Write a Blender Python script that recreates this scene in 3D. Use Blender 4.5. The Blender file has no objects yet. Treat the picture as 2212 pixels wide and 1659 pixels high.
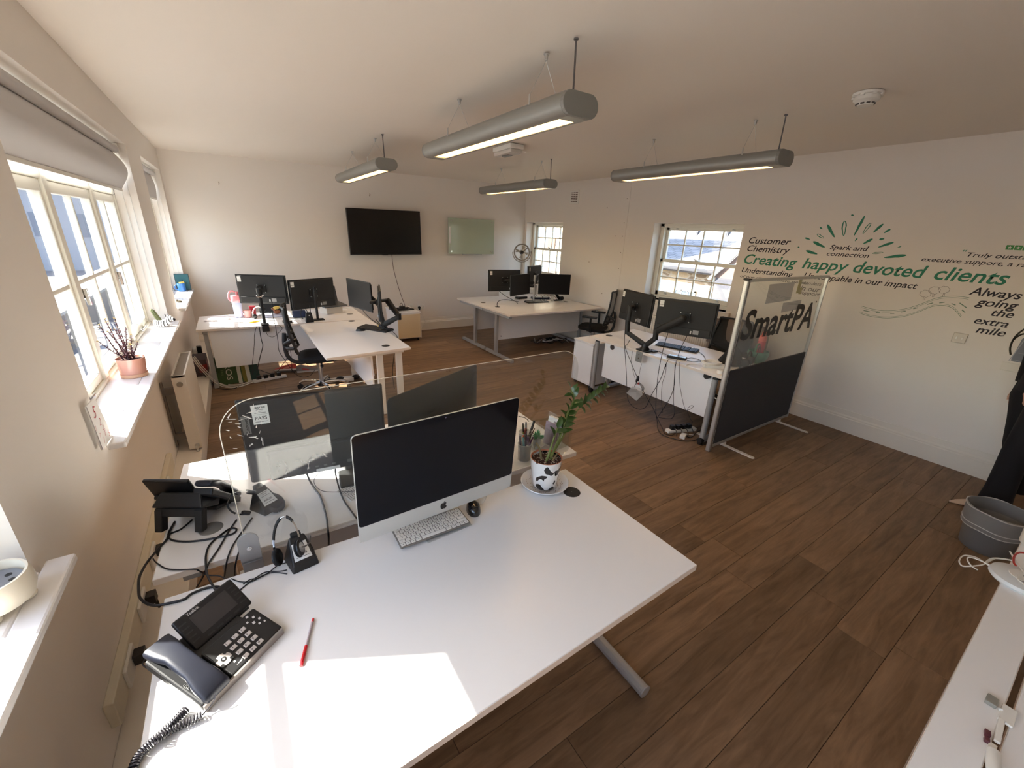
import bpy, bmesh, math, random
from mathutils import Matrix, Vector, Euler
from math import sin, cos, pi, radians as RAD
random.seed(7)
SC = bpy.context.scene
COL = SC.collection
# ---------------------------------------------------------------- camera
CAM = Vector((0, 0, 1.896))
FPX = 886.467
def _rz(a): return Matrix.Rotation(a, 3, 'Z')
RC = _rz(-5.90602070e-01) @ Matrix.Rotation(1.21604206, 3, 'X') @ _rz(4.16841137e-02)
cd = bpy.data.cameras.new('camera')
cd.sensor_fit = 'HORIZONTAL'; cd.sensor_width = 36.0; cd.lens = FPX * 36 / 2212
cd.clip_start = 0.02; cd.clip_end = 400
cam = bpy.data.objects.new('camera', cd); COL.objects.link(cam)
cam.matrix_world = Matrix.Translation(CAM) @ RC.to_4x4()
SC.camera = cam
# ---------------------------------------------------------------- light
SC.view_settings.view_transform = 'Standard'
SC.view_settings.look = 'None'
SC.view_settings.gamma = 1.0
SC.view_settings.use_curve_mapping = False
SC.view_settings.exposure = EXPOSURE = 1.3
SC.cycles.max_bounces = 14
SC.cycles.diffuse_bounces = 8
SC.cycles.transparent_max_bounces = 24
SC.cycles.sample_clamp_indirect = 6.0
SC.cycles.use_denoising = True
w = bpy.data.worlds.new('sky'); SC.world = w; w.use_nodes = True
wn = w.node_tree; wn.nodes.clear()
sk = wn.nodes.new('ShaderNodeTexSky'); sk.sky_type = 'NISHITA'; sk.sun_disc = False
sk.sun_elevation = RAD(44); sk.sun_rotation = RAD(-62); sk.air_density = 1.0; sk.dust_density = 1.5
bg = wn.nodes.new('ShaderNodeBackground'); bg.inputs[1].default_value = 0.40
wo = wn.nodes.new('ShaderNodeOutputWorld')
wn.links.new(sk.outputs[0], bg.inputs[0]); wn.links.new(bg.outputs[0], wo.inputs[0])
sl = bpy.data.lights.new('sun', 'SUN'); sl.energy = 14.0; sl.angle = RAD(0.6); sl.color = (1.0, 0.93, 0.83)
sun = bpy.data.objects.new('sun', sl); COL.objects.link(sun)
sd = Vector((0.91, -0.485, -1.0)).normalized()
sun.rotation_euler = sd.to_track_quat('-Z', 'Y').to_euler()
sun.location = (-8, 6, 9)
# ---------------------------------------------------------------- helpers
def ray(px, py): return RC @ Vector((px - 1106, -(py - 829.5), -FPX))
def hit(px, py, ax, val):
    d = ray(px, py); return CAM + d * ((val - CAM[ax]) / d[ax])
def P(px, py, z=.73): return hit(px, py, 2, z)      # a measured point on a level plane
def XW(px, py, X): return hit(px, py, 0, X)
def YW(px, py, Y): return hit(px, py, 1, Y)

MATS = {}
def mat(name, col, rough=.5, metal=0.0, bump=0, bscale=60, var=0.0, vscale=3, spec=.5, emit=None, estr=0, coat=0, trans=0, alpha=1, rand=0):
    if name in MATS: return MATS[name]
    m = bpy.data.materials.new(name); m.use_nodes = True
    nt = m.node_tree; b = nt.nodes['Principled BSDF']
    def lin(c): return tuple(((v / 255) / 12.92 if v / 255 <= .04045 else (((v / 255) + .055) / 1.055) ** 2.4) for v in c)
    c = lin(col) + (1,)
    b.inputs['Base Color'].default_value = c
    b.inputs['Roughness'].default_value = rough; b.inputs['Metallic'].default_value = metal
    b.inputs['Specular IOR Level'].default_value = spec
    if coat: b.inputs['Coat Weight'].default_value = coat; b.inputs['Coat Roughness'].default_value = .05
    if trans: b.inputs['Transmission Weight'].default_value = trans
    if alpha < 1: b.inputs['Alpha'].default_value = alpha
    if emit: b.inputs['Emission Color'].default_value = lin(emit) + (1,); b.inputs['Emission Strength'].default_value = estr
    if var or bump or rand:
        tc = nt.nodes.new('ShaderNodeTexCoord')
    if var:
        n = nt.nodes.new('ShaderNodeTexNoise'); n.inputs['Scale'].default_value = vscale; n.inputs['Detail'].default_value = 5
        nt.links.new(tc.outputs['Object'], n.inputs['Vector'])
        mx = nt.nodes.new('ShaderNodeMixRGB'); mx.blend_type = 'MIX'
        mx.inputs[1].default_value = tuple(v * (1 - var) for v in c[:3]) + (1,); mx.inputs[2].default_value = tuple(min(1, v * (1 + var)) for v in c[:3]) + (1,)
        nt.links.new(n.outputs['Fac'], mx.inputs[0]); nt.links.new(mx.outputs[0], b.inputs['Base Color'])
    if bump:
        n2 = nt.nodes.new('ShaderNodeTexNoise'); n2.inputs['Scale'].default_value = bscale; n2.inputs['Detail'].default_value = 3
        nt.links.new(tc.outputs['Object'], n2.inputs['Vector'])
        bp = nt.nodes.new('ShaderNodeBump'); bp.inputs['Strength'].default_value = bump; bp.inputs['Distance'].default_value = .002
        nt.links.new(n2.outputs['Fac'], bp.inputs['Height']); nt.links.new(bp.outputs[0], b.inputs['Normal'])
    MATS[name] = m; return m

def glassy(name, tint=(1, 1, 1), refl=.08, rough=0.0, dirt=0.0, ior=1.5, haze=0.0):
    m = bpy.data.materials.new(name); m.use_nodes = True; nt = m.node_tree; nt.nodes.clear()
    o = nt.nodes.new('ShaderNodeOutputMaterial')
    t = nt.nodes.new('ShaderNodeBsdfTransparent'); t.inputs[0].default_value = tint + (1,)
    g = nt.nodes.new('ShaderNodeBsdfGlossy'); g.inputs['Roughness'].default_value = rough
    fr = nt.nodes.new('ShaderNodeFresnel'); ge = nt.nodes.new('ShaderNodeNewGeometry')
    mr = nt.nodes.new('ShaderNodeMapRange'); mr.inputs[3].default_value = ior; mr.inputs[4].default_value = 1 / ior   # same reflectance from both sides of the sheet
    nt.links.new(ge.outputs['Backfacing'], mr.inputs[0]); nt.links.new(mr.outputs[0], fr.inputs[0])
    mx = nt.nodes.new('ShaderNodeMixShader')
    nt.links.new(fr.outputs[0], mx.inputs[0]); nt.links.new(t.outputs[0], mx.inputs[1]); nt.links.new(g.outputs[0], mx.inputs[2])
    out = mx
    if haze:
        d = nt.nodes.new('ShaderNodeBsdfDiffuse'); d.inputs[0].default_value = (.8, .8, .8, 1)
        m2 = nt.nodes.new('ShaderNodeMixShader'); m2.inputs[0].default_value = haze
        nt.links.new(out.outputs[0], m2.inputs[1]); nt.links.new(d.outputs[0], m2.inputs[2]); out = m2
    nt.links.new(out.outputs[0], o.inputs[0])
    MATS[name] = m; return m

class G:
    """collects shapes into one mesh"""
    def __init__(s, M=None): s.b = bmesh.new(); s.M = M or Matrix.Identity(4); s.mi = 0
    def _add(s, vs, fs):
        v = [s.b.verts.new(s.M @ Vector(p)) for p in vs]
        for f in fs:
            try:
                fc = s.b.faces.new([v[i] for i in f]); fc.material_index = s.mi
            except ValueError: pass
        return s
    def box(s, c, d, rz=0, rx=0, ry=0):
        R = Euler((rx, ry, rz)).to_matrix() if (rz or rx or ry) else Matrix.Identity(3)
        x, y, z = d[0] / 2, d[1] / 2, d[2] / 2; c = Vector(c)
        vs = [c + R @ Vector(p) for p in ((-x,-y,-z),(x,-y,-z),(x,y,-z),(-x,y,-z),(-x,-y,z),(x,-y,z),(x,y,z),(-x,y,z))]
        return s._add(vs, [(0,3,2,1),(4,5,6,7),(0,1,5,4),(1,2,6,5),(2,3,7,6),(3,0,4,7)])
    def bb(s, a, b):   # box from min corner to max corner
        return s.box([(a[i] + b[i]) / 2 for i in range(3)], [abs(b[i] - a[i]) for i in range(3)])
    def ring(s, c, u, v, ru, rv, n): return [Vector(c) + u * (ru * cos(2*pi*i/n)) + v * (rv * sin(2*pi*i/n)) for i in range(n)]
    def loft(s, rings, cap=True, close=False):
        n = len(rings[0]); vs = [p for r in rings for p in r]; fs = []
        k = len(rings)
        for j in range(k - 1 if not close else k):
            a, b = j * n, ((j + 1) % k) * n
            for i in range(n): fs.append((a + i, a + (i+1) % n, b + (i+1) % n, b + i))
        if cap and not close: fs.append(tuple(range(n - 1, -1, -1))); fs.append(tuple((k-1) * n + i for i in range(n)))
        return s._add(vs, fs)
    def cyl(s, a, b, r, r2=None, n=16, cap=True):
        a, b = Vector(a), Vector(b); d = (b - a).normalized()
        u = d.orthogonal().normalized(); v = d.cross(u)
        r2 = r if r2 is None else r2
        return s.loft([s.ring(a, u, v, r, r, n), s.ring(b, u, v, r2, r2, n)], cap)
    def tube(s, pts, r, n=8, sm=4, cap=True):
        p = [Vector(q) for q in pts]
        if sm and len(p) > 2:
            q = []
            for i in range(len(p) - 1):
                p0, p1, p2, p3 = p[max(i-1, 0)], p[i], p[i+1], p[min(i+2, len(p)-1)]
                for k in range(sm):
                    t = k / sm
                    q.append(.5 * ((2*p1) + (p2-p0)*t + (2*p0-5*p1+4*p2-p3)*t*t + (3*p1-p0-3*p2+p3)*t**3))
            q.append(p[-1]); p = q
        rings = []; u = None
        for i in range(len(p)):
            d = (p[min(i+1, len(p)-1)] - p[max(i-1, 0)])
            if d.length < 1e-9: d = Vector((0, 0, 1))
            d.normalize()
            if u is None: u = d.orthogonal().normalized()
            u = (u - d * u.dot(d))
            u = u.normalized() if u.length > 1e-6 else d.orthogonal().normalized()
            rr = r[min(int(i * len(r) / len(p)), len(r)-1)] if isinstance(r, (list, tuple)) else r
            rings.append(s.ring(p[i], u, d.cross(u), rr, rr, n))
        return s.loft(rings, cap)
    def lathe(s, prof, c=(0, 0, 0), n=32, cap=False):
        c = Vector(c); X, Y = Vector((1,0,0)), Vector((0,1,0))
        return s.loft([s.ring(c + Vector((0, 0, z)), X, Y, max(r, 1e-4), max(r, 1e-4), n) for r, z in prof], cap)
    def prism(s, poly, z0, z1):
        n = len(poly); vs = [(p[0], p[1], z0) for p in poly] + [(p[0], p[1], z1) for p in poly]
        ar = sum(poly[i][0] * poly[(i+1) % n][1] - poly[(i+1) % n][0] * poly[i][1] for i in range(n))
        fs = [tuple(range(n - 1, -1, -1)), tuple(range(n, 2 * n))] + [(i, (i+1) % n, n + (i+1) % n, n + i) for i in range(n)]
        if ar < 0: fs = [tuple(reversed(f)) for f in fs]
        return s._add(vs, fs)
    def quad(s, *p): return s._add(p, [tuple(range(len(p)))])
    def ball(s, c, r, n=12, m=8):
        rx, ry, rz = (r, r, r) if not isinstance(r, (tuple, list)) else r
        c = Vector(c); X, Y = Vector((1,0,0)), Vector((0,1,0))
        rings = []
        for j in range(m + 1):
            a = -pi / 2 + pi * j / m; k = max(cos(a), 1e-3)
            rings.append(s.ring(c + Vector((0, 0, rz * sin(a))), X, Y, rx * k, ry * k, n))
        return s.loft(rings, True)
    def obj(s, name, m, parent=None, smooth=False, bevel=0, seg=2, kind=None, label=None, cat=None, group=None, merge=False):
        if merge: bmesh.ops.remove_doubles(s.b, verts=s.b.verts, dist=1e-5)
        bmesh.ops.recalc_face_normals(s.b, faces=s.b.faces)
        me = bpy.data.meshes.new(name); s.b.to_mesh(me); s.b.free()
        for x in (m if isinstance(m, (list, tuple)) else [m]): me.materials.append(x)
        if smooth:
            me.polygons.foreach_set('use_smooth', [True] * len(me.polygons))
            try: me.set_sharp_from_angle(angle=RAD(40))
            except Exception: pass
        o = bpy.data.objects.new(name, me); COL.objects.link(o)
        if parent is not None: o.parent = parent
        if bevel:
            md = o.modifiers.new('bevel', 'BEVEL'); md.width = bevel; md.segments = seg; md.limit_method = 'ANGLE'; md.angle_limit = RAD(40)
        if kind: o['kind'] = kind
        if label: o['label'] = label
        if cat: o['category'] = cat
        if group: o['group'] = group
        return o

def thing(name, label, cat, loc=(0,0,0), rz=0, group=None, rot=None):
    o = bpy.data.objects.new(name, None); COL.objects.link(o); o.empty_display_size = .1
    o.location = loc; o.rotation_euler = rot if rot else (0, 0, rz)
    o['label'] = label; o['category'] = cat
    if group: o['group'] = group
    return o
def struct(g, name, m, parent=None, **k): return g.obj(name, m, parent, kind='structure', **k)
def dup(root, loc=None, rz=None, label=None, parent=None):
    c = root.copy(); COL.objects.link(c)
    if parent is not None: c.parent = parent
    if loc is not None: c.location = loc
    if rz is not None: c.rotation_euler = (0, 0, rz)
    if label: c['label'] = label
    for ch in list(root.children): dup(ch, parent=c)
    return c
def kid(o, name, parent, loc=(0,0,0)):      # copy of a mesh object sharing its data
    c = bpy.data.objects.new(name, o.data); COL.objects.link(c); c.parent = parent; c.location = loc
    return c
def textmesh(body, width=None, height=None, bold=0, shear=0, align='LEFT', depth=0.0006, spacing=1.0):
    cu = bpy.data.curves.new('lettering', 'FONT'); cu.body = body; cu.size = 1; cu.offset = bold; cu.shear = shear
    cu.align_x = align; cu.extrude = 0; cu.resolution_u = 3; cu.space_line = spacing; cu.fill_mode = 'FRONT'
    o = bpy.data.objects.new('lettering', cu); COL.objects.link(o)
    dg = bpy.context.evaluated_depsgraph_get(); dg.update()
    me = bpy.data.meshes.new_from_object(o.evaluated_get(dg))
    bpy.data.objects.remove(o)
    xs = [v.co.x for v in me.vertices]; ys = [v.co.y for v in me.vertices]
    if not xs: return me, 1, 1
    x0, x1, y0, y1 = min(xs), max(xs), min(ys), max(ys)
    sx = width / (x1 - x0) if width else None; sy = height / (y1 - y0) if height else None
    sx = sx or sy; sy = sy or sx
    for v in me.vertices: v.co.x = (v.co.x - x0) * sx; v.co.y = (v.co.y - y0) * sy
    return me, (x1 - x0) * sx, (y1 - y0) * sy
def text(body, o3, ux, uy, m, name='lettering', parent=None, width=None, height=None, bold=0, shear=0, align='LEFT', label=None, cat=None, group=None, spacing=1.0):
    """flat lettering: o3 = lower-left corner, ux/uy unit directions in the parent's frame"""
    me, W, H = textmesh(body, width, height, bold, shear, align, spacing=spacing)
    ux, uy = Vector(ux).normalized(), Vector(uy).normalized(); uz = ux.cross(uy)
    Mx = Matrix((ux, uy, uz)).transposed().to_4x4(); Mx.translation = Vector(o3)
    me.transform(Mx); me.materials.clear(); me.materials.append(m)
    o = bpy.data.objects.new(name, me); COL.objects.link(o)
    if parent is not None: o.parent = parent
    if label: o['label'] = label
    if cat: o['category'] = cat
    if group: o['group'] = group
    return o
# ---------------------------------------------------------------- materials
mWALL = mat('wall_paint', (232, 226, 219), .75, bump=.25, bscale=55, var=.012, vscale=1.5)
mCEIL = mat('ceiling_paint', (234, 226, 216), .7, bump=.15, bscale=30, var=.015, vscale=1.2)
mTRIM = mat('gloss_trim', (228, 222, 212), .35, var=.01)
mUPVC = mat('window_paint', (233, 230, 218), .35)
mSILL = mat('sill_laminate', (238, 236, 236), .25)
mDESK = mat('white_laminate', (236, 235, 235), .28, var=.008, vscale=6)
mEDGE = mat('laminate_edge', (226, 214, 202), .45)
mSILV = mat('silver_paint', (176, 176, 176), .4, metal=.35)
mALU = mat('aluminium', (196, 197, 196), .32, metal=.75)
mCHR = mat('chrome', (225, 225, 225), .08, metal=1)
mBLK = mat('black_plastic', (24, 24, 26), .42)
mBLK2 = mat('matt_black_plastic', (34, 34, 35), .6, bump=.1, bscale=300)
mSCR = mat('dark_screen', (7, 7, 14), .12, spec=.22)
mSCRM = mat('matt_screen', (17, 17, 20), .4, spec=.25)
mCAB = mat('black_cable', (22, 21, 26), .45)
mWCAB = mat('white_cable', (226, 222, 214), .45)
mWPL = mat('white_plastic', (230, 228, 222), .4)
mFAB = mat('black_fabric', (20, 20, 22), .9, bump=.4, bscale=400)
mMESH = mat('mesh_fabric', (26, 26, 28), .8, bump=.4, bscale=500)
mGFELT = mat('charcoal_felt', (62, 62, 66), .95, bump=.5, bscale=350, var=.1, vscale=60)
mPAPER = mat('paper', (240, 240, 240), .8)
mSTK = mat('sticker_paper', (236, 236, 234), .6)
mINK = mat('black_vinyl', (26, 20, 34), .6)
mGRN = mat('green_vinyl', (34, 128, 100), .6)
mGREY = mat('dark_grey_print', (44, 44, 46), .6)
mGLASS = glassy('window_glass', (.93, .96, .95))
mACR = glassy('acrylic', (.95, .96, .95), ior=1.62)
mBLIND = mat('blind_fabric', (205, 203, 203), .8, bump=.2, bscale=400)
def floor_mat():
    m = bpy.data.materials.new('oak_plank'); m.use_nodes = True; nt = m.node_tree; b = nt.nodes['Principled BSDF']
    N = nt.nodes.new; L = nt.links.new
    tc = N('ShaderNodeTexCoord'); oi = N('ShaderNodeObjectInfo'); mp = N('ShaderNodeMapping'); mp.inputs['Scale'].default_value = (1.1, 9, 1)
    cx = N('ShaderNodeCombineXYZ'); ml = N('ShaderNodeMath'); ml.operation = 'MULTIPLY'; ml.inputs[1].default_value = 37
    L(oi.outputs['Random'], ml.inputs[0]); L(ml.outputs[0], cx.inputs[2]); L(ml.outputs[0], cx.inputs[0])
    ad = N('ShaderNodeVectorMath'); ad.operation = 'ADD'; L(tc.outputs['Object'], mp.inputs[0]); L(mp.outputs[0], ad.inputs[0]); L(cx.outputs[0], ad.inputs[1])
    n1 = N('ShaderNodeTexNoise'); n1.inputs['Scale'].default_value = 2.2; n1.inputs['Detail'].default_value = 8; n1.inputs['Roughness'].default_value = .62; n1.inputs['Distortion'].default_value = .6
    L(ad.outputs[0], n1.inputs['Vector'])
    n2 = N('ShaderNodeTexNoise'); n2.inputs['Scale'].default_value = 9; n2.inputs['Detail'].default_value = 4
    L(ad.outputs[0], n2.inputs['Vector'])
    cr = N('ShaderNodeValToRGB'); e = cr.color_ramp.elements
    e[0].position = .28; e[0].color = (.150, .086, .046, 1); e[1].position = .72; e[1].color = (.330, .205, .118, 1)
    L(n1.outputs['Fac'], cr.inputs[0])
    hs = N('ShaderNodeHueSaturation'); mr = N('ShaderNodeMapRange'); mr.inputs[3].default_value = .82; mr.inputs[4].default_value = 1.16
    L(oi.outputs['Random'], mr.inputs[0]); L(mr.outputs[0], hs.inputs['Value']); L(cr.outputs[0], hs.inputs['Color'])
    mx = N('ShaderNodeMixRGB'); mx.blend_type = 'MULTIPLY'; mx.inputs[0].default_value = .25; L(hs.outputs[0], mx.inputs[1]); L(n2.outputs['Fac'], mx.inputs[2])
    L(mx.outputs[0], b.inputs['Base Color'])
    b.inputs['Roughness'].default_value = .5; b.inputs['Specular IOR Level'].default_value = .35
    bp = N('ShaderNodeBump'); bp.inputs['Strength'].default_value = .12; bp.inputs['Distance'].default_value = .003; L(n2.outputs['Fac'], bp.inputs['Height']); L(bp.outputs[0], b.inputs['Normal'])
    return m
mFLOOR = floor_mat()
mSUB = mat('sub_floor', (40, 28, 20), .9)
# ---------------------------------------------------------------- room shell
XL, XR, YB, YN, ZC = -.615, 5.29, 7.66, -2.3, 2.795
WT = .24   # wall thickness at the windows (left side)
fl = struct(G().bb((XL-.3, YN-.2, -.1), (XR+.3, YB+.2, -.006)), 'floor', mSUB)
rows = [-2.3,-2.09,-1.88,-1.67,-1.46,-1.26,-1.06,-.87,-.66,-.46,-.26,-.055,.152,.362,.545,.722,.9,1.107,1.314,1.521]
while rows[-1] < YB: rows.append(rows[-1] + .2065)
for i in range(len(rows) - 1):
    xs = [XL]
    x = XL + random.uniform(.5, 1.9)
    if i == 16: x = .431
    while x < XR - .3: xs.append(x); x += random.uniform(1.5, 2.1)
    xs.append(XR)
    for a, b in zip(xs[:-1], xs[1:]):
        G(Matrix.Translation((-(a+b)/2, -(rows[i]+rows[i+1])/2, 0))).bb((a+.0008, rows[i]+.0008, -.006), (b-.0008, min(rows[i+1], YB)-.0008, 0)).obj('plank', mFLOOR, fl, bevel=.0012, seg=1).location = ((a+b)/2, (rows[i]+rows[i+1])/2, 0)
# ceiling (it falls a few centimetres towards the back left corner, as old ceilings do)
g = G(); c4 = [(XL-.3, YN-.2, ZC), (XR+.3, YN-.2, ZC), (XR+.3, YB+.2, 2.775), (XL-.3, YB+.2, 2.735)]
g._add(c4 + [(p[0], p[1], 3.0) for p in c4], [(0,1,2,3), (7,6,5,4), (0,4,5,1), (1,5,6,2), (2,6,7,3), (3,7,4,0)])
struct(g, 'ceiling', mCEIL)
def wall_with_holes(name, axis, face, back, lo, hi, ztop, holes):
    """axis 0: wall plane at x=face, thickness to x=back, runs along y"""
    g = G()
    def add(a0, a1, z0, z1):
        if a1 - a0 < 1e-4 or z1 - z0 < 1e-4: return
        if axis == 0: g.bb((min(face, back), a0, z0), (max(face, back), a1, z1))
        else: g.bb((a0, min(face, back), z0), (a1, max(face, back), z1))
    c = lo
    for (a0, a1, z0, z1) in sorted(holes):
        add(c, a0, 0, ztop); add(a0, a1, 0, z0); add(a0, a1, z1, ztop); c = a1
    add(c, hi, 0, ztop)
    return struct(g, name, mWALL)
ZS = .94
W0, W1, W2 = (-1.40, 1.477), (2.36, 5.15), (5.95, 7.50)
WTOP = 2.47
wl = wall_with_holes('wall_left', 0, XL, XL - WT, YN-.2, YB+.2, 2.9, [(a, b, ZS-.03, WTOP) for a, b in (W0, W1, W2)])
wb = wall_with_holes('wall_back', 1, YB, YB + .2, XL-.3, XR+.3, 2.9, [])
WA, WB_ = (6.40, 7.58), (2.95, 4.30)
wr = wall_with_holes('wall_right', 0, XR, XR + .30, YN-.2, YB+.2, 2.9, [(WA[0], WA[1], 1.02, 2.10), (WB_[0], WB_[1], 1.02, 2.10)])
wn_ = wall_with_holes('wall_near', 1, YN, YN - .2, XL-.3, XR+.3, 2.9, [])
# skirting boards
def skirt(name, a, b, n):
    g = G(); a, b, n = Vector(a), Vector(b), Vector(n)
    prof = [(0, 0), (.024, 0), (.024, .150), (.017, .158), (.017, .170), (.008, .186), (.004, .235), (0, .237)]
    ra = [a + n * d + Vector((0, 0, z)) for d, z in prof]; rb = [b + n * d + Vector((0, 0, z)) for d, z in prof]
    g.loft([ra, rb]); return struct(g, name, mTRIM)
skirt('baseboard_right', (XR, YN, 0), (XR, YB, 0), (-1, 0, 0))
skirt('baseboard_back', (XL, YB, 0), (XR, YB, 0), (0, -1, 0))
skirt('baseboard_near', (XL, YN, 0), (XR, YN, 0), (0, 1, 0))
struct(G().bb((XL, YN, 0), (XL+.165, YB, .145)), 'trim_1', mTRIM, bevel=.004)     # boxed pipe ledge along the left wall
# the joint in the right wall and its screw caps
struct(G().bb((XR-.004, 4.835, .24), (XR, 4.855, 2.78)), 'trim_2', mWALL)
g = G()
for z in (2.45, 2.1, 1.9, 1.65, 1.4, 1.0, .62): g.cyl((XR-.005, 4.89, z), (XR, 4.89, z), .006, n=10)
for y, z in ((5.3, 2.33), (5.05, 1.9), (5.6, 1.45), (5.2, .95)): g.cyl((XR-.003, y, z), (XR, y, z), .007, n=10)
struct(g, 'trim_3', mat('screw_marks', (120, 95, 80), .7))
# ---------------------------------------------------------------- left casement windows
def casement(n, y0, y1, posts, cord=None):
    """timber casements behind a deep reveal; posts = y of the mullions"""
    root = struct(G().bb((XL-WT, y0-.01, ZS-.03), (XL-.10, y1+.01, ZS)), 'window_%d' % n, mSILL)
    xo, xi = -.83, -.765          # outer frame
    f = G()
    Z0, Z1 = ZS, WTOP
    ztr0, ztr1 = 2.06, 2.12
    f.bb((xo, y0, Z0), (xi, y0+.035, Z1)); f.bb((xo, y1-.035, Z0), (xi, y1, Z1)); f.bb((xo, y0, Z0-.02), (xi+.012, y1, Z0+.018)); f.bb((xo, y0, Z1-.04), (xi, y1, Z1))
    f.bb((xo, y0, ztr0), (xi, y1, ztr1))
    for p in posts: f.bb((xo, p-.038, Z0), (xi+.004, p+.038, Z1))
    struct(f, 'window_frame', mUPVC, root, bevel=.005)
    e = [y0+.035] + [v for p in posts for v in (p-.038, p+.038)] + [y1-.035]
    for k in range(0, len(e), 2):
        a, b = e[k], e[k+1]
        for (z0, z1, mid) in ((Z0+.018, ztr0, 1.515), (ztr1, Z1-.04, None)):
            s = G(); t = .032; bt = .052 if mid else .025; xs0, xs1 = -.825, -.775
            s.bb((xs0, a+.003, z0), (xs1, a+t, z1)); s.bb((xs0, b-t, z0), (xs1, b-.003, z1))
            s.bb((xs0, a+t, z0), (xs1, b-t, z0+bt)); s.bb((xs0, a+t, z1-bt-.012), (xs1, b-t, z1))
            m = (a + b) / 2
            s.bb((xs0+.008, m-.010, z0+bt), (xs1-.006, m+.010, z1-bt))
            if mid: s.bb((xs0+.008, a+t, mid-.013), (xs1-.006, b-t, mid+.013))
            sash = struct(s, 'sash', mUPVC, root, bevel=.006)
            zs = [z0+bt] + ([mid-.013, mid+.013] if mid else []) + [z1-bt-.012]
            for q in range(0, len(zs), 2):
                for ya, yb in ((a+t, m-.010), (m+.010, b-t)):
                    struct(G().quad((-.803, ya, zs[q]), (-.803, yb, zs[q]), (-.803, yb, zs[q+1]), (-.803, ya, zs[q+1])), 'pane', mGLASS, sash)
            if mid:   # stay on the bottom rail, fastener on the stile
                h = G(); yy = m + .02
                h.cyl((-.752, yy-.11, Z0+.035), (-.752, yy+.11, Z0+.035), .006, n=8); h.ball((-.752, yy-.12, Z0+.035), (.014, .012, .011)); h.box((-.757, yy+.08, Z0+.028), (.018, .05, .02))
                h.box((-.757, yy-.06, Z0+.024), (.018, .03, .012))
                struct(h, 'stay', mCHR, root, smooth=True)
                h = G(); h.box((-.768, a+.02, 1.46), (.012, .016, .06)); h.box((-.752, a+.022, 1.44), (.02, .013, .10), rx=.15)
                struct(h, 'fastener', mCHR, root, bevel=.003)
            else:
                h = G(); h.cyl((-.76, m-.06, ztr1+.022), (-.76, m+.09, ztr1+.022), .005, n=8); h.ball((-.752, m+.09, ztr1+.03), (.016, .02, .014)); h.box((-.762, m-.05, ztr1+.018), (.014, .03, .012))
                struct(h, 'stay', mat('dark_ironmongery', (70, 68, 66), .3, metal=.8), root, smooth=True)
    # sill board
    sb = G().bb((-.775, y0+.001, ZS-.028), (-.60, y1-.001, ZS+.001)); sb.bb((-.60, y0-.05, ZS-.028), (-.536, y1+.045, ZS+.001))
    struct(sb, 'window_sill', mSILL, root, bevel=.007)
    return root
win1 = casement(1, *W1, (3.345, 4.335))
win2 = casement(2, *W2, (6.72,))
win0 = casement(3, *W0, (-.42, .53))
def blind(y0, y1, drop, belly, label, side_far):
    t = thing('roller_blind', label, 'blind', (-.69, y0, WTOP-.05))
    g = G(); g.cyl((0, .02, 0), (0, y1-y0-.02, 0), .030, n=20); g.obj('roller', mBLIND, t, smooth=True)
    # cloth that bellies out over the window stays
    g = G(); n = 12; L = y1 - y0 - .05
    for i in range(2):
        pass
    pts = []
    for k in range(n + 1):
        s_ = k / n; z = -s_ * drop; x = -.028 + belly * sin(s_ * pi) ** 1.2 + (.012 * s_)
        pts.append((x, z))
    vs = [(x, .025, z) for x, z in pts] + [(x, .025 + L, z) for x, z in pts] + [(x-.0015, .025, z) for x, z in pts] + [(x-.0015, .025 + L, z) for x, z in pts]
    m = n + 1; fs = [(k, k+1, m+k+1, m+k) for k in range(n)] + [(2*m+k, 3*m+k, 3*m+k+1, 2*m+k+1) for k in range(n)]
    fs += [(k, 2*m+k, 2*m+k+1, k+1) for k in range(n)] + [(m+k, m+k+1, 3*m+k+1, 3*m+k) for k in range(n)]
    g._add(vs, fs); g.obj('blind_cloth', mBLIND, t, smooth=True)
    g = G(); g.box((pts[-1][0], .025 + L/2, -drop-.008), (.008, L, .022)); g.obj('bottom_bar', mWPL, t, bevel=.003)
    g = G(); g.box((0, .008, .012), (.055, .012, .07)); g.box((0, y1-y0-.008, .012), (.055, .012, .07)); g.obj('bracket', mWPL, t, bevel=.002)
    # bead chain hanging in the reveal
    yc = (y1 - y0 - .012) if side_far else .012
    g = G()
    k = 0
    cl = 1.35
    for x in (-.022, .024):
        g.tube([(x, yc, -.02), (x, yc, -cl)], .0015, n=5, sm=0)
        for q in range(90): g.ball((x, yc, -.03 - q * .0148), .0032, n=6, m=4)
    g.tube([(-.022, yc, -cl), (-.012, yc, -cl-.03), (.012, yc, -cl-.03), (.024, yc, -cl)], .0025, n=6)
    ch = g.obj('bead_chain', mWPL, t, smooth=True)
    return t
blind(W1[0], W1[1], .31, .075, 'grey roller blind half down over the long casement window', True)
blind(W2[0], W2[1], .30, .02, 'small grey roller blind over the far left window by the back corner', True)
blind(W0[0], W0[1], .42, .03, 'roller blind above the dotted animal pot, only its bead chain in view', True)
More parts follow.
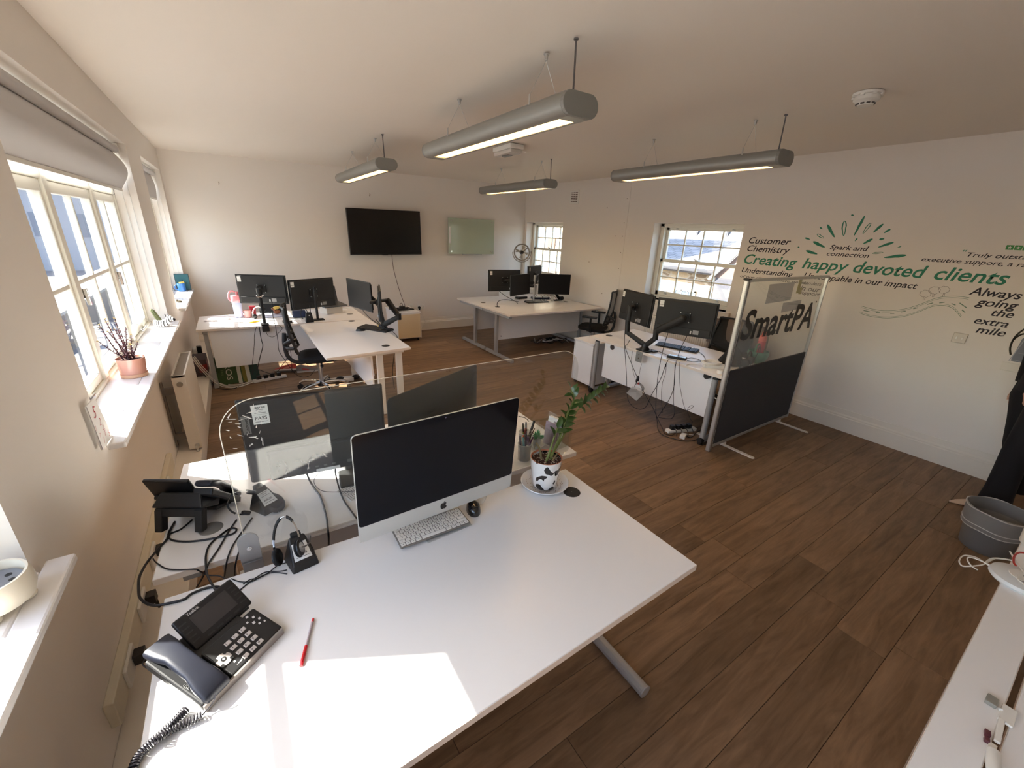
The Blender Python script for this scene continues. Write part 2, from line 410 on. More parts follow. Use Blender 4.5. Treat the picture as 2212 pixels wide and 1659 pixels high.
# ---------------------------------------------------------------- right sash windows
def sash_window(n, y0, y1, cols):
    root = struct(G().bb((XR-.04, y0-.07, .955), (XR+.16, y1+.07, 1.02)), 'window_%d' % n, mTRIM, bevel=.006)
    xf = XR + .16
    f = G()
    f.bb((xf, y0, 1.02), (xf+.12, y0+.06, 2.10)); f.bb((xf, y1-.06, 1.02), (xf+.12, y1, 2.10)); f.bb((xf, y0, 2.055), (xf+.12, y1, 2.10)); f.bb((xf, y0, 1.02), (xf+.12, y1, 1.07))
    f.bb((xf-.006, y1-.07, 1.07), (xf+.012, y1-.055, 2.06)); f.bb((xf-.006, y0+.055, 1.07), (xf+.012, y0+.07, 2.06)); f.bb((xf-.006, y0+.055, 2.045), (xf+.012, y1-.055, 2.06))
    struct(f, 'window_frame', mUPVC, root, bevel=.004)
    for (z0, z1, x, nm) in ((1.575, 2.055, xf+.065, 'upper_sash'), (1.07, 1.605, xf+.022, 'lower_sash')):
        a, b = y0+.06, y1-.06; s = G(); st = .048
        s.bb((x, a, z0), (x+.036, a+st, z1)); s.bb((x, b-st, z0), (x+.036, b, z1)); s.bb((x, a, z0), (x+.036, b, z0+(.032 if z0 > 1.5 else .062))); s.bb((x, a, z1-.045), (x+.036, b, z1))
        za, zb = z0+(.032 if z0 > 1.5 else .062), z1-.045; w_ = (b - a - 2*st) / cols
        for k in range(1, cols): s.bb((x+.006, a+st+w_*k-.010, za), (x+.03, a+st+w_*k+.010, zb))
        s.bb((x+.006, a+st, (za+zb)/2-.010), (x+.03, b-st, (za+zb)/2+.010))
        so = struct(s, nm, mUPVC, root, bevel=.003)
        for k in range(cols):
            for (p, q) in ((za, (za+zb)/2-.01), ((za+zb)/2+.01, zb)):
                ya, yb = a+st+w_*k+(.01 if k else 0), a+st+w_*(k+1)-(.01 if k < cols-1 else 0)
                struct(G().quad((x+.018, ya, p), (x+.018, yb, p), (x+.018, yb, q), (x+.018, ya, q)), 'pane', mGLASS, so)
    h = G()
    for yy in (y0+.25, y1-.25):
        h.box((xf+.014, yy, 1.10), (.022, .045, .016)); h.box((xf+.006, yy, 1.115), (.014, .02, .02))
        h.box((xf+.055, yy, 2.03), (.018, .035, .014)); h.cyl((xf+.05, yy, 2.035), (xf+.03, yy, 2.035), .007, n=8)
    h.box((xf+.03, (y0+y1)/2, 1.615), (.04, .05, .018)); h.cyl((xf+.02, (y0+y1)/2, 1.62), (xf+.02, (y0+y1)/2+.05, 1.63), .006, n=8)
    struct(h, 'sash_fittings', mALU, root, bevel=.002)
    g = G(); g.bb((xf+.01, y0+.06+.3*(y1-y0), 2.062), (xf+.03, y0+.06+.62*(y1-y0), 2.078)); struct(g, 'trickle_vent', mUPVC, root)
    # apron board under the sill
    struct(G().bb((XR-.022, y0-.055, .935), (XR, y1+.055, .956)), 'apron', mTRIM, root, bevel=.004)
    return root
sash_window(4, WB_[0], WB_[1], 4)
sash_window(5, WA[0], WA[1], 4)
# ---------------------------------------------------------------- outside
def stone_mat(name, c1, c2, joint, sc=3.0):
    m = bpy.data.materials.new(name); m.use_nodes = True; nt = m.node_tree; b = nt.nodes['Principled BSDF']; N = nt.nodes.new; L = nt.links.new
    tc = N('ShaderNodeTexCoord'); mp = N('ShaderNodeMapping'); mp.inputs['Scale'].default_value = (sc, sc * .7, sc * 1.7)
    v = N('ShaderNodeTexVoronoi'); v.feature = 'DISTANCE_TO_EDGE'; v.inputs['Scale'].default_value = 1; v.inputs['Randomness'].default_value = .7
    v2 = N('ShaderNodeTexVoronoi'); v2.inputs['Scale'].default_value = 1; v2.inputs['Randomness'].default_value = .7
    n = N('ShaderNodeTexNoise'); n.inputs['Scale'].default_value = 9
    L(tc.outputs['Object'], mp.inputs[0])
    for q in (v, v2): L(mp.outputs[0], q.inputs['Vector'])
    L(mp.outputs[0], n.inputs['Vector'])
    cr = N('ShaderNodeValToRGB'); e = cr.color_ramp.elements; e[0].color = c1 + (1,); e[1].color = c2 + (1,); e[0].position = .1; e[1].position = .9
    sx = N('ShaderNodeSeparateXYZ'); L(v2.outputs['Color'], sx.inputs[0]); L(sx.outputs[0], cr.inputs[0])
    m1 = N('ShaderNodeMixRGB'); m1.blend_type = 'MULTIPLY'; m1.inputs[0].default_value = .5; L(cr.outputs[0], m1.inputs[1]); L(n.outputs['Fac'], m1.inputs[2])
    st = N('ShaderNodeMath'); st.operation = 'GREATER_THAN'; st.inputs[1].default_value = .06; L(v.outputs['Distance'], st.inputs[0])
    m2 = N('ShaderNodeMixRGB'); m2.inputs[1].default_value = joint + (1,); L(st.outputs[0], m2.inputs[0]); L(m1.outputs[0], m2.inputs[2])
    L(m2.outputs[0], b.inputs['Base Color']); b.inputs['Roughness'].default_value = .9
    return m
mST1 = stone_mat('sandstone', (.62, .47, .30), (.30, .22, .15), (.42, .36, .28), 3.2)
mST2 = stone_mat('cream_rubble', (.70, .60, .42), (.25, .19, .14), (.62, .55, .42), 4.2)
mST3 = stone_mat('shade_painted_rubble', (.10, .10, .12), (.22, .20, .19), (.09, .09, .10), 2.6)  # dark bluish tones paint the shade on the outhouse wall
def slate_mat():
    m = bpy.data.materials.new('slate_roof'); m.use_nodes = True; nt = m.node_tree; b = nt.nodes['Principled BSDF']; N = nt.nodes.new; L = nt.links.new
    tc = N('ShaderNodeTexCoord'); mp = N('ShaderNodeMapping'); mp.inputs['Rotation'].default_value = (0, 0, pi/2)
    br = N('ShaderNodeTexBrick'); br.inputs['Scale'].default_value = 1.0; br.inputs['Brick Width'].default_value = .34; br.inputs['Row Height'].default_value = .17; br.inputs['Mortar Size'].default_value = .012
    br.inputs['Color1'].default_value = (.30, .29, .29, 1); br.inputs['Color2'].default_value = (.20, .20, .21, 1); br.inputs['Mortar'].default_value = (.05, .05, .055, 1)
    L(tc.outputs['Object'], mp.inputs[0]); L(mp.outputs[0], br.inputs['Vector']); L(br.outputs[0], b.inputs['Base Color']); b.inputs['Roughness'].default_value = .7
    return m
mSLT = slate_mat()
mASP = mat('asphalt', (108, 108, 112), .9, var=.2, vscale=.6)
struct(G().bb((-60, -40, -3.7), (XL-WT-.4, 90, -3.5)), 'ground', mASP)
struct(G().bb((XR+.9, -20, -3.7), (40, 40, -3.5)), 'ground', mat('court_paving', (150, 142, 130), .9, var=.15))
mRD = mat('downpipe', (40, 40, 46), .5)
# far building, right hand side, high gutter
t = thing('stone_building', 'higher stone building with a slate roof seen through the sash window beside the wall lettering', 'building', (15, 10, -3.5))
G().bb((0, -6, 0), (6, 6.5, 5.30)).obj('wall', mST1, t)
g = G(); g._add([(-.25, -6.2, 5.34), (-.25, 6.7, 5.34), (4.6, 6.7, 8.9), (4.6, -6.2, 8.9), (-.25, -6.2, 5.26), (-.25, 6.7, 5.26), (4.6, 6.7, 8.8), (4.6, -6.2, 8.8)], [(0,1,2,3), (7,6,5,4), (0,4,5,1), (1,5,6,2), (2,6,7,3), (3,7,4,0)]); g.obj('roof', mSLT, t)
g = G(); g.cyl((-.28, -6.2, 5.33), (-.28, 6.7, 5.33), .085, n=10); g.obj('gutter', mRD, t)
for yy in (.2, -1.02):
    g = G(); g.cyl((.0, yy-.05, 5.45), (.7, yy+.25, 6.7), .05, n=8); g.cyl((-.2, yy, 4.95), (0, yy-.05, 5.45), .06, n=8); g.obj('vent_pipe', mRD, t, smooth=True)
# nearer, lower building
t = thing('stone_outbuilding', 'lower stone outbuilding with slate roof and gutter seen through the lower sash panes', 'building', (11, 9, -3.5))
G().bb((0, -2.35, 0), (3.2, 4, 4.5)).obj('wall', mST1, t)
g = G(); g._add([(-.2, -2.5, 4.60), (-.2, 4.1, 4.60), (3.3, 4.1, 5.5), (3.3, -2.5, 5.5), (-.2, -2.5, 4.53), (-.2, 4.1, 4.53), (3.3, 4.1, 5.43), (3.3, -2.5, 5.43)], [(0,1,2,3), (7,6,5,4), (0,4,5,1), (1,5,6,2), (2,6,7,3), (3,7,4,0)]); g.obj('roof', mSLT, t)
G().cyl((-.24, -2.5, 4.57), (-.24, 4.1, 4.57), .07, n=10).obj('gutter', mRD, t)
wf = G().bb((-.03, -1.85, 3.1), (.02, -1.2, 4.0)).obj('window', mat('blue_glass', (90, 105, 125), .2), t)
g = G()
for yy in (-1.86, -1.64, -1.42, -1.21): g.bb((-.05, yy-.02, 3.1), (-.02, yy+.02, 4.0))
g.bb((-.05, -1.88, 3.96), (-.02, -1.18, 4.02)); g.obj('window_bars', mUPVC, wf)
# gabled lean-to on the right of the view, shade painted into its stone colour
t = thing('gabled_outhouse', 'shade-painted rubble outhouse with a small timber gable at the right of the sash view', 'building', (9.8, 4.4, -3.5))
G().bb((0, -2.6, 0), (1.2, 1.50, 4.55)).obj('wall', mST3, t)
g = G(); y0, y1, ya, za, zb = .2, 1.55, .95, 5.22, 4.55
g._add([(0, y0, zb), (0, y1, zb), (0, ya, za), (1.2, y0, zb), (1.2, y1, zb), (1.2, ya, za)], [(0,1,2), (5,4,3), (0,3,4,1), (1,4,5,2), (2,5,3,0)]); g.obj('gable', mat('weathered_timber', (120, 100, 90), .8), t)
g = G(); g.tube([(-.06, y0-.08, zb-.06), (-.06, ya, za+.03), (-.06, y1+.08, zb-.06)], .04, n=6, sm=0); g.obj('bargeboard', mUPVC, t)
# rubble wall beyond the corner window
t = thing('rubble_stone_house', 'cream rubble stone house wall filling the view of the corner sash window', 'building', (9.2, 12, -3.5))
G().bb((0, -2.4, 0), (1.4, 4, 9)).obj('wall', mST2, t)
g = G(); g.bb((-.03, -.55, 4.9), (.05, -.15, 5.25)); g.bb((-.03, -.75, 3.9), (.05, -.4, 4.2)); g.obj('quoin', mat('brown_stone', (120, 96, 80), .9), t)
# left: terrace far down the street
t = thing('grey_terrace', 'pale grey rendered terrace far down the street beyond the casement window', 'building', (-16, 60, -3.5))
G().bb((-16, 0, 0), (9, 6, 7.5)).obj('wall', mat('grey_render', (150, 152, 160), .9, var=.05), t)
g = G(); g.bb((-16.3, -.3, 7.5), (9.3, 6.3, 10.5)); g.obj('roof', mat('brown_roof', (112, 96, 90), .9), t)
for k in range(8):
    wnd = G().bb((-14.5 + k*3, -.06, 3.2), (-13.4 + k*3, .02, 5.4)).obj('window', mat('blue_glass', (90, 105, 125), .2), t)
t = thing('brick_garden_wall', 'low weathered wall along the far side of the street below the casements', 'wall', (-6.5, 10, -3.5))
G().bb((-.3, 0, 0), (.3, 40, 1.5)).obj('wall', mat('weathered_wall', (112, 104, 98), .9, var=.25, vscale=2), t)
g = G(); g.bb((-.36, -.05, 1.5), (.36, 40.05, 1.62)); g.obj('coping', mat('coping_stone', (150, 145, 138), .9), t)
# ---------------------------------------------------------------- pendant lights
mLAMP = mat('lamp_housing', (150, 150, 145), .42, metal=.35)
mEMI = mat('lamp_louvre_glow', (255, 236, 205), .5, emit=(255, 214, 158), estr=9.0)
mENDC = mat('lamp_end_cap', (132, 132, 128), .5)
mREFL = mat('lamp_louvre', (226, 214, 196), .25, metal=.5)
def pendant(x, y0, y1, hooks, ycab, label):
    z0, z1 = 2.438, 2.545; w2 = .113
    t = thing('pendant_light', label, 'light', (x, y0, z0), group='linear pendant lights')
    h = z1 - z0; L = y1 - y0
    prof = []
    n = 10
    for k in range(n + 1):      # rounded flanks, flat top and bottom
        a = -pi/2 + pi * k / n; prof.append((w2 - .052 + .052 * cos(a), h/2 + h/2 * sin(a)))
    for k in range(n + 1):
        a = pi/2 + pi * k / n; prof.append((-(w2 - .052) + .052 * cos(a), h/2 + h/2 * sin(a)))
    g = G(); body = []
    for sd in (-1, 1):      # curved flanks, open underneath for the louvre
        out = [(sd*(w2-.052+.052*cos(a)), h/2+h/2*sin(a)) for a in [-pi/2 + pi*k/n for k in range(n+1)]]
        inn = [(sd*(w2-.052+.048*cos(a)), h/2+(h/2-.003)*sin(a)) for a in [pi/2 - pi*k/n for k in range(n+1)]]
        g.loft([[(q[0], yy, q[1]) for q in out + inn] for yy in (.022, L-.022)])
    # top and bottom plates with the louvre opening left open
    g.bb((-.062, .022, h-.004), (.062, L-.022, h-.0005))
    g.bb((-.062, .022, .0005), (-.05, L-.022, .004)); g.bb((.05, .022, .0005), (.062, L-.022, .004)); g.bb((-.05, .022, .0005), (.05, .10, .004)); g.bb((-.05, L-.10, .0005), (.05, L-.022, .004))
    for k in range(4): g.box((-(w2-.028) + k*.010, L/2, h - .006 + k*.0022), (.0025, L-.05, .003)); g.box(((w2-.028) - k*.010, L/2, h - .006 + k*.0022), (.0025, L-.05, .003))
    g.obj('housing', mLAMP, t, smooth=True)
    for yy in (0, L-.022):
        g = G(); g.loft([[(p[0]*1.01, yy, p[1]) for p in prof], [(p[0]*1.01, yy+.022, p[1]) for p in prof]]); g.obj('end_cap', mENDC, t, bevel=.003)
    g = G(); g.bb((-.048, .10, .026), (.048, L-.10, .03)); g.obj('glowing_tube_tray', mEMI, t)
    g = G(); k = .10
    while k < L - .09:
        g.bb((-.05, k, .002), (.05, k+.0025, .024)); k += .046
    g.bb((-.05, .10, .002), (-.047, L-.10, .028)); g.bb((.047, .10, .002), (.05, L-.10, .028))
    lv = g.obj('louvre', mREFL, t); lv['kind'] = 'stuff'
    g = G()
    for yh in hooks:
        yy = yh - y0; zc = ZCAT(x, yh) - z0
        for s_ in (-1, 1): g.tube([(0, yy, zc-.03), (s_*.095, yy, h+.03), (s_*.095, yy, h-.012)], .0013, n=5, sm=0)
        g.cyl((-.095, yy, h-.014), (-.095, yy, h+.035), .005, n=8); g.cyl((.095, yy, h-.014), (.095, yy, h+.02), .005, n=8)
    g.obj('suspension_wire', mALU, t)
    for yh in hooks:
        yy = yh - y0; zc = ZCAT(x, yh) - z0
        g = G(); g.cyl((0, yy, zc-.03), (0, yy, zc), .008, .011, n=10); g.cyl((0, yy, zc-.004), (0, yy, zc), .016, n=12); g.obj('ceiling_hook', mALU, t, smooth=True)
    yy = ycab - y0; zc = ZCAT(x, ycab) - z0
    g = G(); g.tube([(0.005, yy, h-.003), (0.002, yy, h+.12), (0.0, yy+.002, zc)], .0048, n=8); g.cyl((0, yy+.002, zc-.008), (0, yy+.002, zc), .012, n=10)
    g.obj('flex', mat('grey_flex', (96, 92, 92), .5), t, smooth=True)
    return t
def ZCAT(x, y):    # height of the ceiling above a point
    a = (y - (YN-.2)) / (YB + .4 - YN); b = (x - (XL-.3)) / (XR + .6 - XL)
    return ZC + a * ((2.735 - ZC) * (1-b) + (2.775 - ZC) * b)
pendant(1.545, 1.80, 3.60, (2.11, 3.134), 1.875, 'long silver pendant light nearest the camera, over the desks with the dark computers')
pendant(1.46, 4.62, 6.55, (4.963, 5.962), 4.70, 'silver pendant light in front of the wall television, left of centre')
pendant(3.57, 1.79, 3.47, (2.085, 3.053), 1.863, 'silver pendant light in front of the wall with the green lettering')
pendant(3.55, 4.60, 6.30, (4.823, 5.817), 4.619, 'silver pendant light above the far desks with four monitors, before the corner window')
# smoke detector
t = thing('smoke_detector', 'white round smoke detector on the ceiling above the wall lettering', 'smoke detector', (3.44, 1.33, ZCAT(3.44, 1.33)))
g = G(); g.lathe([(.001, 0), (.078, 0), (.080, -.010), (.078, -.014), (.066, -.016)], n=40); g.obj('base', mWPL, t, smooth=True)
g = G(); g.lathe([(.064, -.014), (.068, -.024), (.068, -.040), (.060, -.046), (.052, -.05), (.044, -.058), (.042, -.068), (.030, -.072), (.001, -.073)], n=40); g.obj('cover', mWPL, t, smooth=True)
g = G()
for k in range(10):
    a = 2*pi*k/10; g.box((.047*cos(a), .047*sin(a), -.060), (.006, .018, .008), rz=a)
g.obj('smoke_slots', mat('slot_shadow_grey', (90, 86, 82), .8), t)
g = G()
for k in range(8):
    a = 2*pi*k/8; g.box((.074*cos(a), .074*sin(a), -.018), (.012, .02, .010), rz=a)
g.obj('lug', mWPL, t)
# emergency light
t = thing('emergency_light', 'small white rectangular emergency light on the ceiling behind the near pendant', 'emergency light', (2.72, 4.33, ZCAT(2.72, 4.33)), rz=-.05)
G().bb((-.085, -.20, -.045), (.085, .20, 0)).obj('base', mWPL, t, bevel=.006)
G().bb((-.075, -.19, -.085), (.075, .19, -.045)).obj('diffuser', mat('clear_diffuser', (214, 208, 200), .25), t, bevel=.01)
g = G(); g.bb((-.03, -.05, -.092), (.03, .08, -.083)); g.obj('lens', mat('lens_grey', (120, 116, 112), .3), t)
g = G(); g.tube([(.085, .1, -.01), (.2, .12, -.006), (.32, .14, -.004)], .006, n=6); g.obj('surface_cable', mWPL, t)
# wall vent
t = thing('wall_vent', 'small white louvred air vent high on the right wall near the corner window', 'vent', (XR, 6.13, 2.52))
G().bb((-.012, -.125, -.11), (0, .125, .11)).obj('frame', mWPL, t, bevel=.003)
g = G()
for r_ in range(6):
    for c_ in range(3): g.bb((-.0145, -.085 + c_*.06, -.082 + r_*.029), (-.0115, -.085 + c_*.06 + .048, -.082 + r_*.029 + .014))
g.obj('slots', mat('vent_slots', (104, 90, 84), .8), t)
# television and its lead
t = thing('wall_television', 'large black flat television on the back wall', 'television', (2.29, 7.52, 1.80), rot=(0, RAD(-.6), 0))
G().bb((-.625, -.025, -.365), (.625, .025, .365)).obj('casing', mBLK, t, bevel=.004)
G().bb((-.617, -.028, -.345), (.617, -.024, .358)).obj('screen', mat('television_screen', (3, 3, 6), .25), t)
G().box((-.05, -.03, -.368), (.10, .012, .012)).obj('badge', mBLK2, t)
G().bb((-.2, .025, -.2), (.2, .125, .2)).obj('wall_mount', mBLK2, t)
g = G(); g.tube([(2.40, 7.61, 1.45), (2.42, 7.63, 1.2), (2.47, 7.63, .95), (2.53, 7.63, .72), (2.60, 7.63, .50)], .0045, n=6); g.obj('television_cable', mat('brown_cable', (90, 70, 62), .5), None, smooth=True, label='thin dark cable hanging down the wall below the television', cat='cable')
# glass writing board
t = thing('glass_board', 'pale green frosted glass writing board on the back wall right of the television', 'writing board', (4.0, 7.60, 1.775))
G().bb((-.505, -.012, -.325), (.505, -.006, .325)).obj('glass_panel', mat('green_glass_board', (178, 190, 170), .12, coat=.4), t, bevel=.003)
for sx in (-1, 1):
    for sz in (-1, 1): G().cyl((sx*.445, -.024, sz*.275), (sx*.445, .06, sz*.275), .014, n=16).obj('standoff', mCHR, t, smooth=True)
G().bb((-.21, -.045, -.335), (.21, -.012, -.322)).obj('pen_tray', mSILV, t)
g = G(); g.box((-.475, -.0135, .09), (.035, .001, .16)); g.box((-.475, -.0135, -.06), (.035, .001, .14)); g.box((-.455, -.0135, -.23), (.012, .001, .12)); g.obj('paper_strip', mPAPER, t)
# wall fixings
for i, (x, z, s_) in enumerate(((.24, 2.12, 0), (1.98, 2.42, 0))):
    x_, z_ = YW(*((473, 398) if i == 0 else (798, 423)), YB-.01).x, YW(*((473, 398) if i == 0 else (798, 423)), YB-.01).z
    g = G(); g.cyl((x_, YB-.03, z_), (x_, YB, z_), .004, n=8); g.tube([(x_, YB-.03, z_), (x_+.005, YB-.035, z_+.02), (x_-.003, YB-.03, z_+.03)], .004, n=6)
    g.obj('wall_hook', mat('dull_brass', (120, 96, 70), .5, metal=.5), None, label=['small brass hook high on the back wall, left one', 'small brass hook on the back wall above the television'][i], cat='hook')
# sockets
def socket(loc, rz, label, n=2, plug=None, w_=.146):
    t = thing('wall_socket', label, 'socket', loc, rz)
    G().bb((-w_/2, -.010, -.043), (w_/2, 0, .043)).obj('faceplate', mWPL, t, bevel=.004)
    g = G()
    for k in range(n):
        cx_ = -w_/2 + w_*(k+.5)/n
        g.box((cx_, -.0105, .012), (.008, .001, .010)); g.box((cx_-.011, -.0105, -.012), (.007, .001, .005)); g.box((cx_+.011, -.0105, -.012), (.007, .001, .005))
    g.obj('pin_holes', mat('pin_hole_dark', (70, 60, 56), .8), t)
    return t
socket((2.93, YB, .455), 0, 'white double wall socket right of the far pedestal, black plug in it', 2)
t = thing('power_plug', 'black plug with lead in the socket on the back wall', 'plug', (2.885, YB-.012, .45))
g = G(); g.cyl((0, 0, 0), (0, -.03, 0), .026, .022, n=18); g.box((0, -.02, -.03), (.02, .018, .03)); g.obj('plug_body', mBLK, t, smooth=True)
g = G(); g.tube([(0, -.02, -.045), (.0, -.025, -.09), (.06, -.03, -.16), (.10, -.03, -.26), (.09, -.03, -.33), (.0, -.05, -.43)], .004, n=6); g.obj('lead', mWCAB, t, smooth=True)
g = G(); g.box((-.005, -.025, -.085), (.03, .01, .022)); g.obj('tag', mPAPER, t)
socket((2.72, YB, .48), 0, 'small white wall outlet directly behind the far pedestal edge', 1, w_=.09)
t = thing('light_switch_plate', 'white double switch plate on the right wall under the road drawing', 'switch', (XR, .80, 1.17), -pi/2)
G().bb((-.045, -.012, -.043), (.045, 0, .043)).obj('faceplate', mat('brushed_plate', (196, 188, 178), .35, metal=.3), t, bevel=.004)
g = G(); g.box((-.018, -.0145, 0), (.011, .005, .022)); g.box((.018, -.0145, 0), (.011, .005, .022)); g.obj('rocker', mWPL, t)
# radiator under the long window
def radiator(label, x0, x1, y0, y1, z0, z1, face, pipes=True, ribs=False):
    t = thing('radiator', label, 'radiator', ((x0+x1)/2, (y0+y1)/2, z0))
    hx, hy, h = (x1-x0)/2, (y1-y0)/2, z1-z0
    g = G(); g.bb((-hx, -hy+.003, .0), (-hx+.012, hy-.003, h-.02)); g.bb((hx-.012, -hy+.003, 0), (hx, hy-.003, h-.02)); g.obj('panel', mTRIM, t, bevel=.003)
    for s_ in (-1, 1): G().box((0, s_*(hy-.003), h/2), (2*hx, .006, h)).obj('side_panel', mTRIM, t, bevel=.002)
    g = G(); g.bb((-hx, -hy, h-.018), (-hx+.012, hy, h)); g.bb((hx-.012, -hy, h-.018), (hx, hy, h)); g.bb((-hx, -hy, h-.018), (hx, -hy+.014, h)); g.bb((-hx, hy-.014, h-.018), (hx, hy, h)); g.obj('top_frame', mTRIM, t, bevel=.002)
    g = G(); yy = -hy + .02
    while yy < hy - .015: g.bb((-hx+.012, yy, h-.014), (hx-.012, yy+.003, h-.006)); yy += .0085
    k = g.obj('grille', mat('radiator_grille', (178, 170, 160), .5), t); k['kind'] = 'stuff'
    if ribs:
        g = G(); yy = -hy + .03; fx = -hx
        while yy < hy - .02: g.box((fx-.003, yy, h/2), (.008, .012, h-.06)); yy += .033
        k = g.obj('ribs', mTRIM, t); k['kind'] = 'stuff'
    g = G(); g.cyl((0, -hy-.012, h-.07), (0, -hy+.002, h-.07), .019, n=20); g.obj('vent_plug', mat('plug_grey', (150, 143, 132), .4), t)
    if pipes:
        g = G(); g.cyl((.012, -hy-.03, .03), (.012, -hy-.03, -.016), .008, n=10); g.cyl((.012, -hy-.04, .03), (.012, -hy+.01, .03), .016, n=12); g.cyl((.012, -hy-.03, -.016), (.012, -hy-.03, -.006), .014, n=12); g.obj('valve', mALU, t, smooth=True)
        g = G(); g.bb((-hx-.075, -hy+.05, .08), (-hx+.002, -hy+.085, .13)); g.bb((-hx-.075, -hy+.05, h-.16), (-hx+.002, -hy+.085, h-.11)); g.bb((-hx-.083, -hy+.05, .02), (-hx-.07, -hy+.085, h-.06)); g.obj('wall_bracket', mat('bracket_grey', (120, 114, 108), .5), t)
    return t
radiator('white convector radiator on the left wall below the long window', -.531, -.446, 3.81, 4.53, .155, .779, 1)
radiator('ribbed white radiator under the sash window behind the two monitors', 5.17, 5.25, 3.05, 4.15, .12, .80, -1, pipes=False, ribs=True)
# socket trunking along the left wall
t = thing('socket_trunking', 'pale trunking with plug sockets along the left wall beside the near desks', 'trunking', (XL, 2.5, .27))
G().bb((0, -1.0, -.055), (.03, .95, .055)).obj('channel', mat('cream_trunking', (214, 206, 186), .4), t, bevel=.004)
for k, yy in enumerate((-.80, -.48, -.14, .22, .56)):
    G().bb((.03, yy-.07, -.042), (.042, yy+.07, .042)).obj('socket', mWPL, t, bevel=.003)
for k, yy in enumerate((-.77, -.45, -.10)):
    g = G(); g.box((.06, yy, 0), (.035, .045, .045)); g.cyl((.07, yy, -.02), (.075, yy, -.07), .009, .005, n=8); g.obj('plug', mBLK, t, bevel=.005)
g = G(); g.box((.065, .2, 0), (.045, .05, .05)); g.obj('plug', mWPL, t, bevel=.005)
# ---------------------------------------------------------------- desks
DT = .025
def desk(label, quad, group=None):
    cx = sum(p[0] for p in quad)/4; cy = sum(p[1] for p in quad)/4
    t = thing('desk', label, 'desk', (cx, cy, 0), group=group)
    Q = [(p[0]-cx, p[1]-cy) for p in quad]
    G().prism(Q, .73-DT+.0006, .7300).obj('desktop', mDESK, t, bevel=.0022)
    ccx = sum(q[0] for q in Q)/4; ccy = sum(q[1] for q in Q)/4
    g = G()      # banded edge, a hair proud of the top board
    n = len(Q)
    for i in range(n):
        a, b = Vector(Q[i]), Vector(Q[(i+1) % n]); d = (b-a).normalized(); nn = Vector((d.y, -d.x))
        if nn.dot(Vector(((a.x+b.x)/2, (a.y+b.y)/2))) < 0: nn = -nn
        o = nn * .0012
        g._add([(a.x, a.y, .73-DT), (b.x, b.y, .73-DT), (b.x+o.x, b.y+o.y, .73-DT), (a.x+o.x, a.y+o.y, .73-DT), (a.x, a.y, .7285), (b.x, b.y, .7285), (b.x+o.x, b.y+o.y, .7285), (a.x+o.x, a.y+o.y, .7285)],
               [(0,1,2,3), (7,6,5,4), (0,4,5,1), (1,5,6,2), (2,6,7,3), (3,7,4,0)])
    g.obj('edge_band', mEDGE, t)
    t['c'] = (cx, cy)
    return t
def grommet(t, x, y, m=None):
    cx, cy = t['c']
    g = G(); g.lathe([(.001, .7322), (.033, .7322), (.040, .7318), (.0415, .7300), (.0415, .727)], (x-cx, y-cy, 0), n=36); g.obj('cable_grommet', m or mBLK2, t, smooth=True)
def leg(t, pts, w_=.05, h_=.035, m=None):    # straight box member between two world points
    cx, cy = t['c']; a, b = (Vector((p[0]-cx, p[1]-cy, p[2])) for p in pts); d = b - a
    return a, b, d
def frame_leg(t, x, y0, y1, yup, m=None, foot_r=False, wx=.05, axis='y', top=None, ups=None):
    """foot on the floor, upright(s) and a bearer under the top, along y (or x)"""
    cx, cy = t['c']; m = m or mSILV
    T = (lambda u, v, z: (v-cx, u-cy, z)) if axis == 'y' else (lambda u, v, z: (u-cx, v-cy, z))
    g = G()
    def bx(u0, u1, v0, v1, z0, z1):
        a, b = T(u0, v0, z0), T(u1, v1, z1); g.bb([min(a[i], b[i]) for i in range(3)], [max(a[i], b[i]) for i in range(3)])
    if foot_r:
        a, b = T(y0, x, .028), T(y1, x, .028); g.cyl(a, b, .028, n=16)
    else: bx(y0, y1, x-wx/2, x+wx/2, .008, .052)
    for yu in (ups or [yup]): bx(yu-.032, yu+.032, x-wx/2+.004, x+wx/2-.004, .03, .68)
    tb = top or (y0, y1); bx(tb[0], tb[1], x-wx/2, x+wx/2, .668, .7045)
    g.obj('leg', m, t, bevel=.004)
    if foot_r:
        g = G()
        for yy in (y0, y1):
            a, b = T(yy-.004, x, .028), T(yy+.004, x, .028); g.cyl(a, b, .030, n=16)
        g.obj('foot_cap', mSILV, t, bevel=.003)
def panel(t, a, b, z0=.27, z1=.70, th=.018, m=None, name='modesty_panel'):
    cx, cy = t['c']; a, b = Vector((a[0]-cx, a[1]-cy, 0)), Vector((b[0]-cx, b[1]-cy, 0)); d = (b-a).normalized(); n = Vector((-d.y, d.x, 0)) * th/2
    g = G(); g._add([a-n+Vector((0,0,z0)), b-n+Vector((0,0,z0)), b+n+Vector((0,0,z0)), a+n+Vector((0,0,z0)), a-n+Vector((0,0,z1)), b-n+Vector((0,0,z1)), b+n+Vector((0,0,z1)), a+n+Vector((0,0,z1))],
                    [(0,3,2,1), (4,5,6,7), (0,1,5,4), (1,2,6,5), (2,3,7,6), (3,0,4,7)])
    return g.obj(name, m or mDESK, t, bevel=.002)
dA = desk('large white desk in the foreground carrying the silver-chinned computer and the cow-print pot', [(-.362, .594), (1.303, .623), (1.302, 1.399), (-.362, 1.442)])
frame_leg(dA, 1.215, .665, 1.33, 1.17, foot_r=True); frame_leg(dA, -.27, .665, 1.37, 1.2, foot_r=True); grommet(dA, 1.194, 1.224); panel(dA, (-.2, 1.25), (1.15, 1.22))
dB = desk('white desk behind the clear acrylic screen, with the dark-backed computers on it', [(-.405, 1.555), (1.475, 1.509), (1.50, 2.335), (-.372, 2.393)])
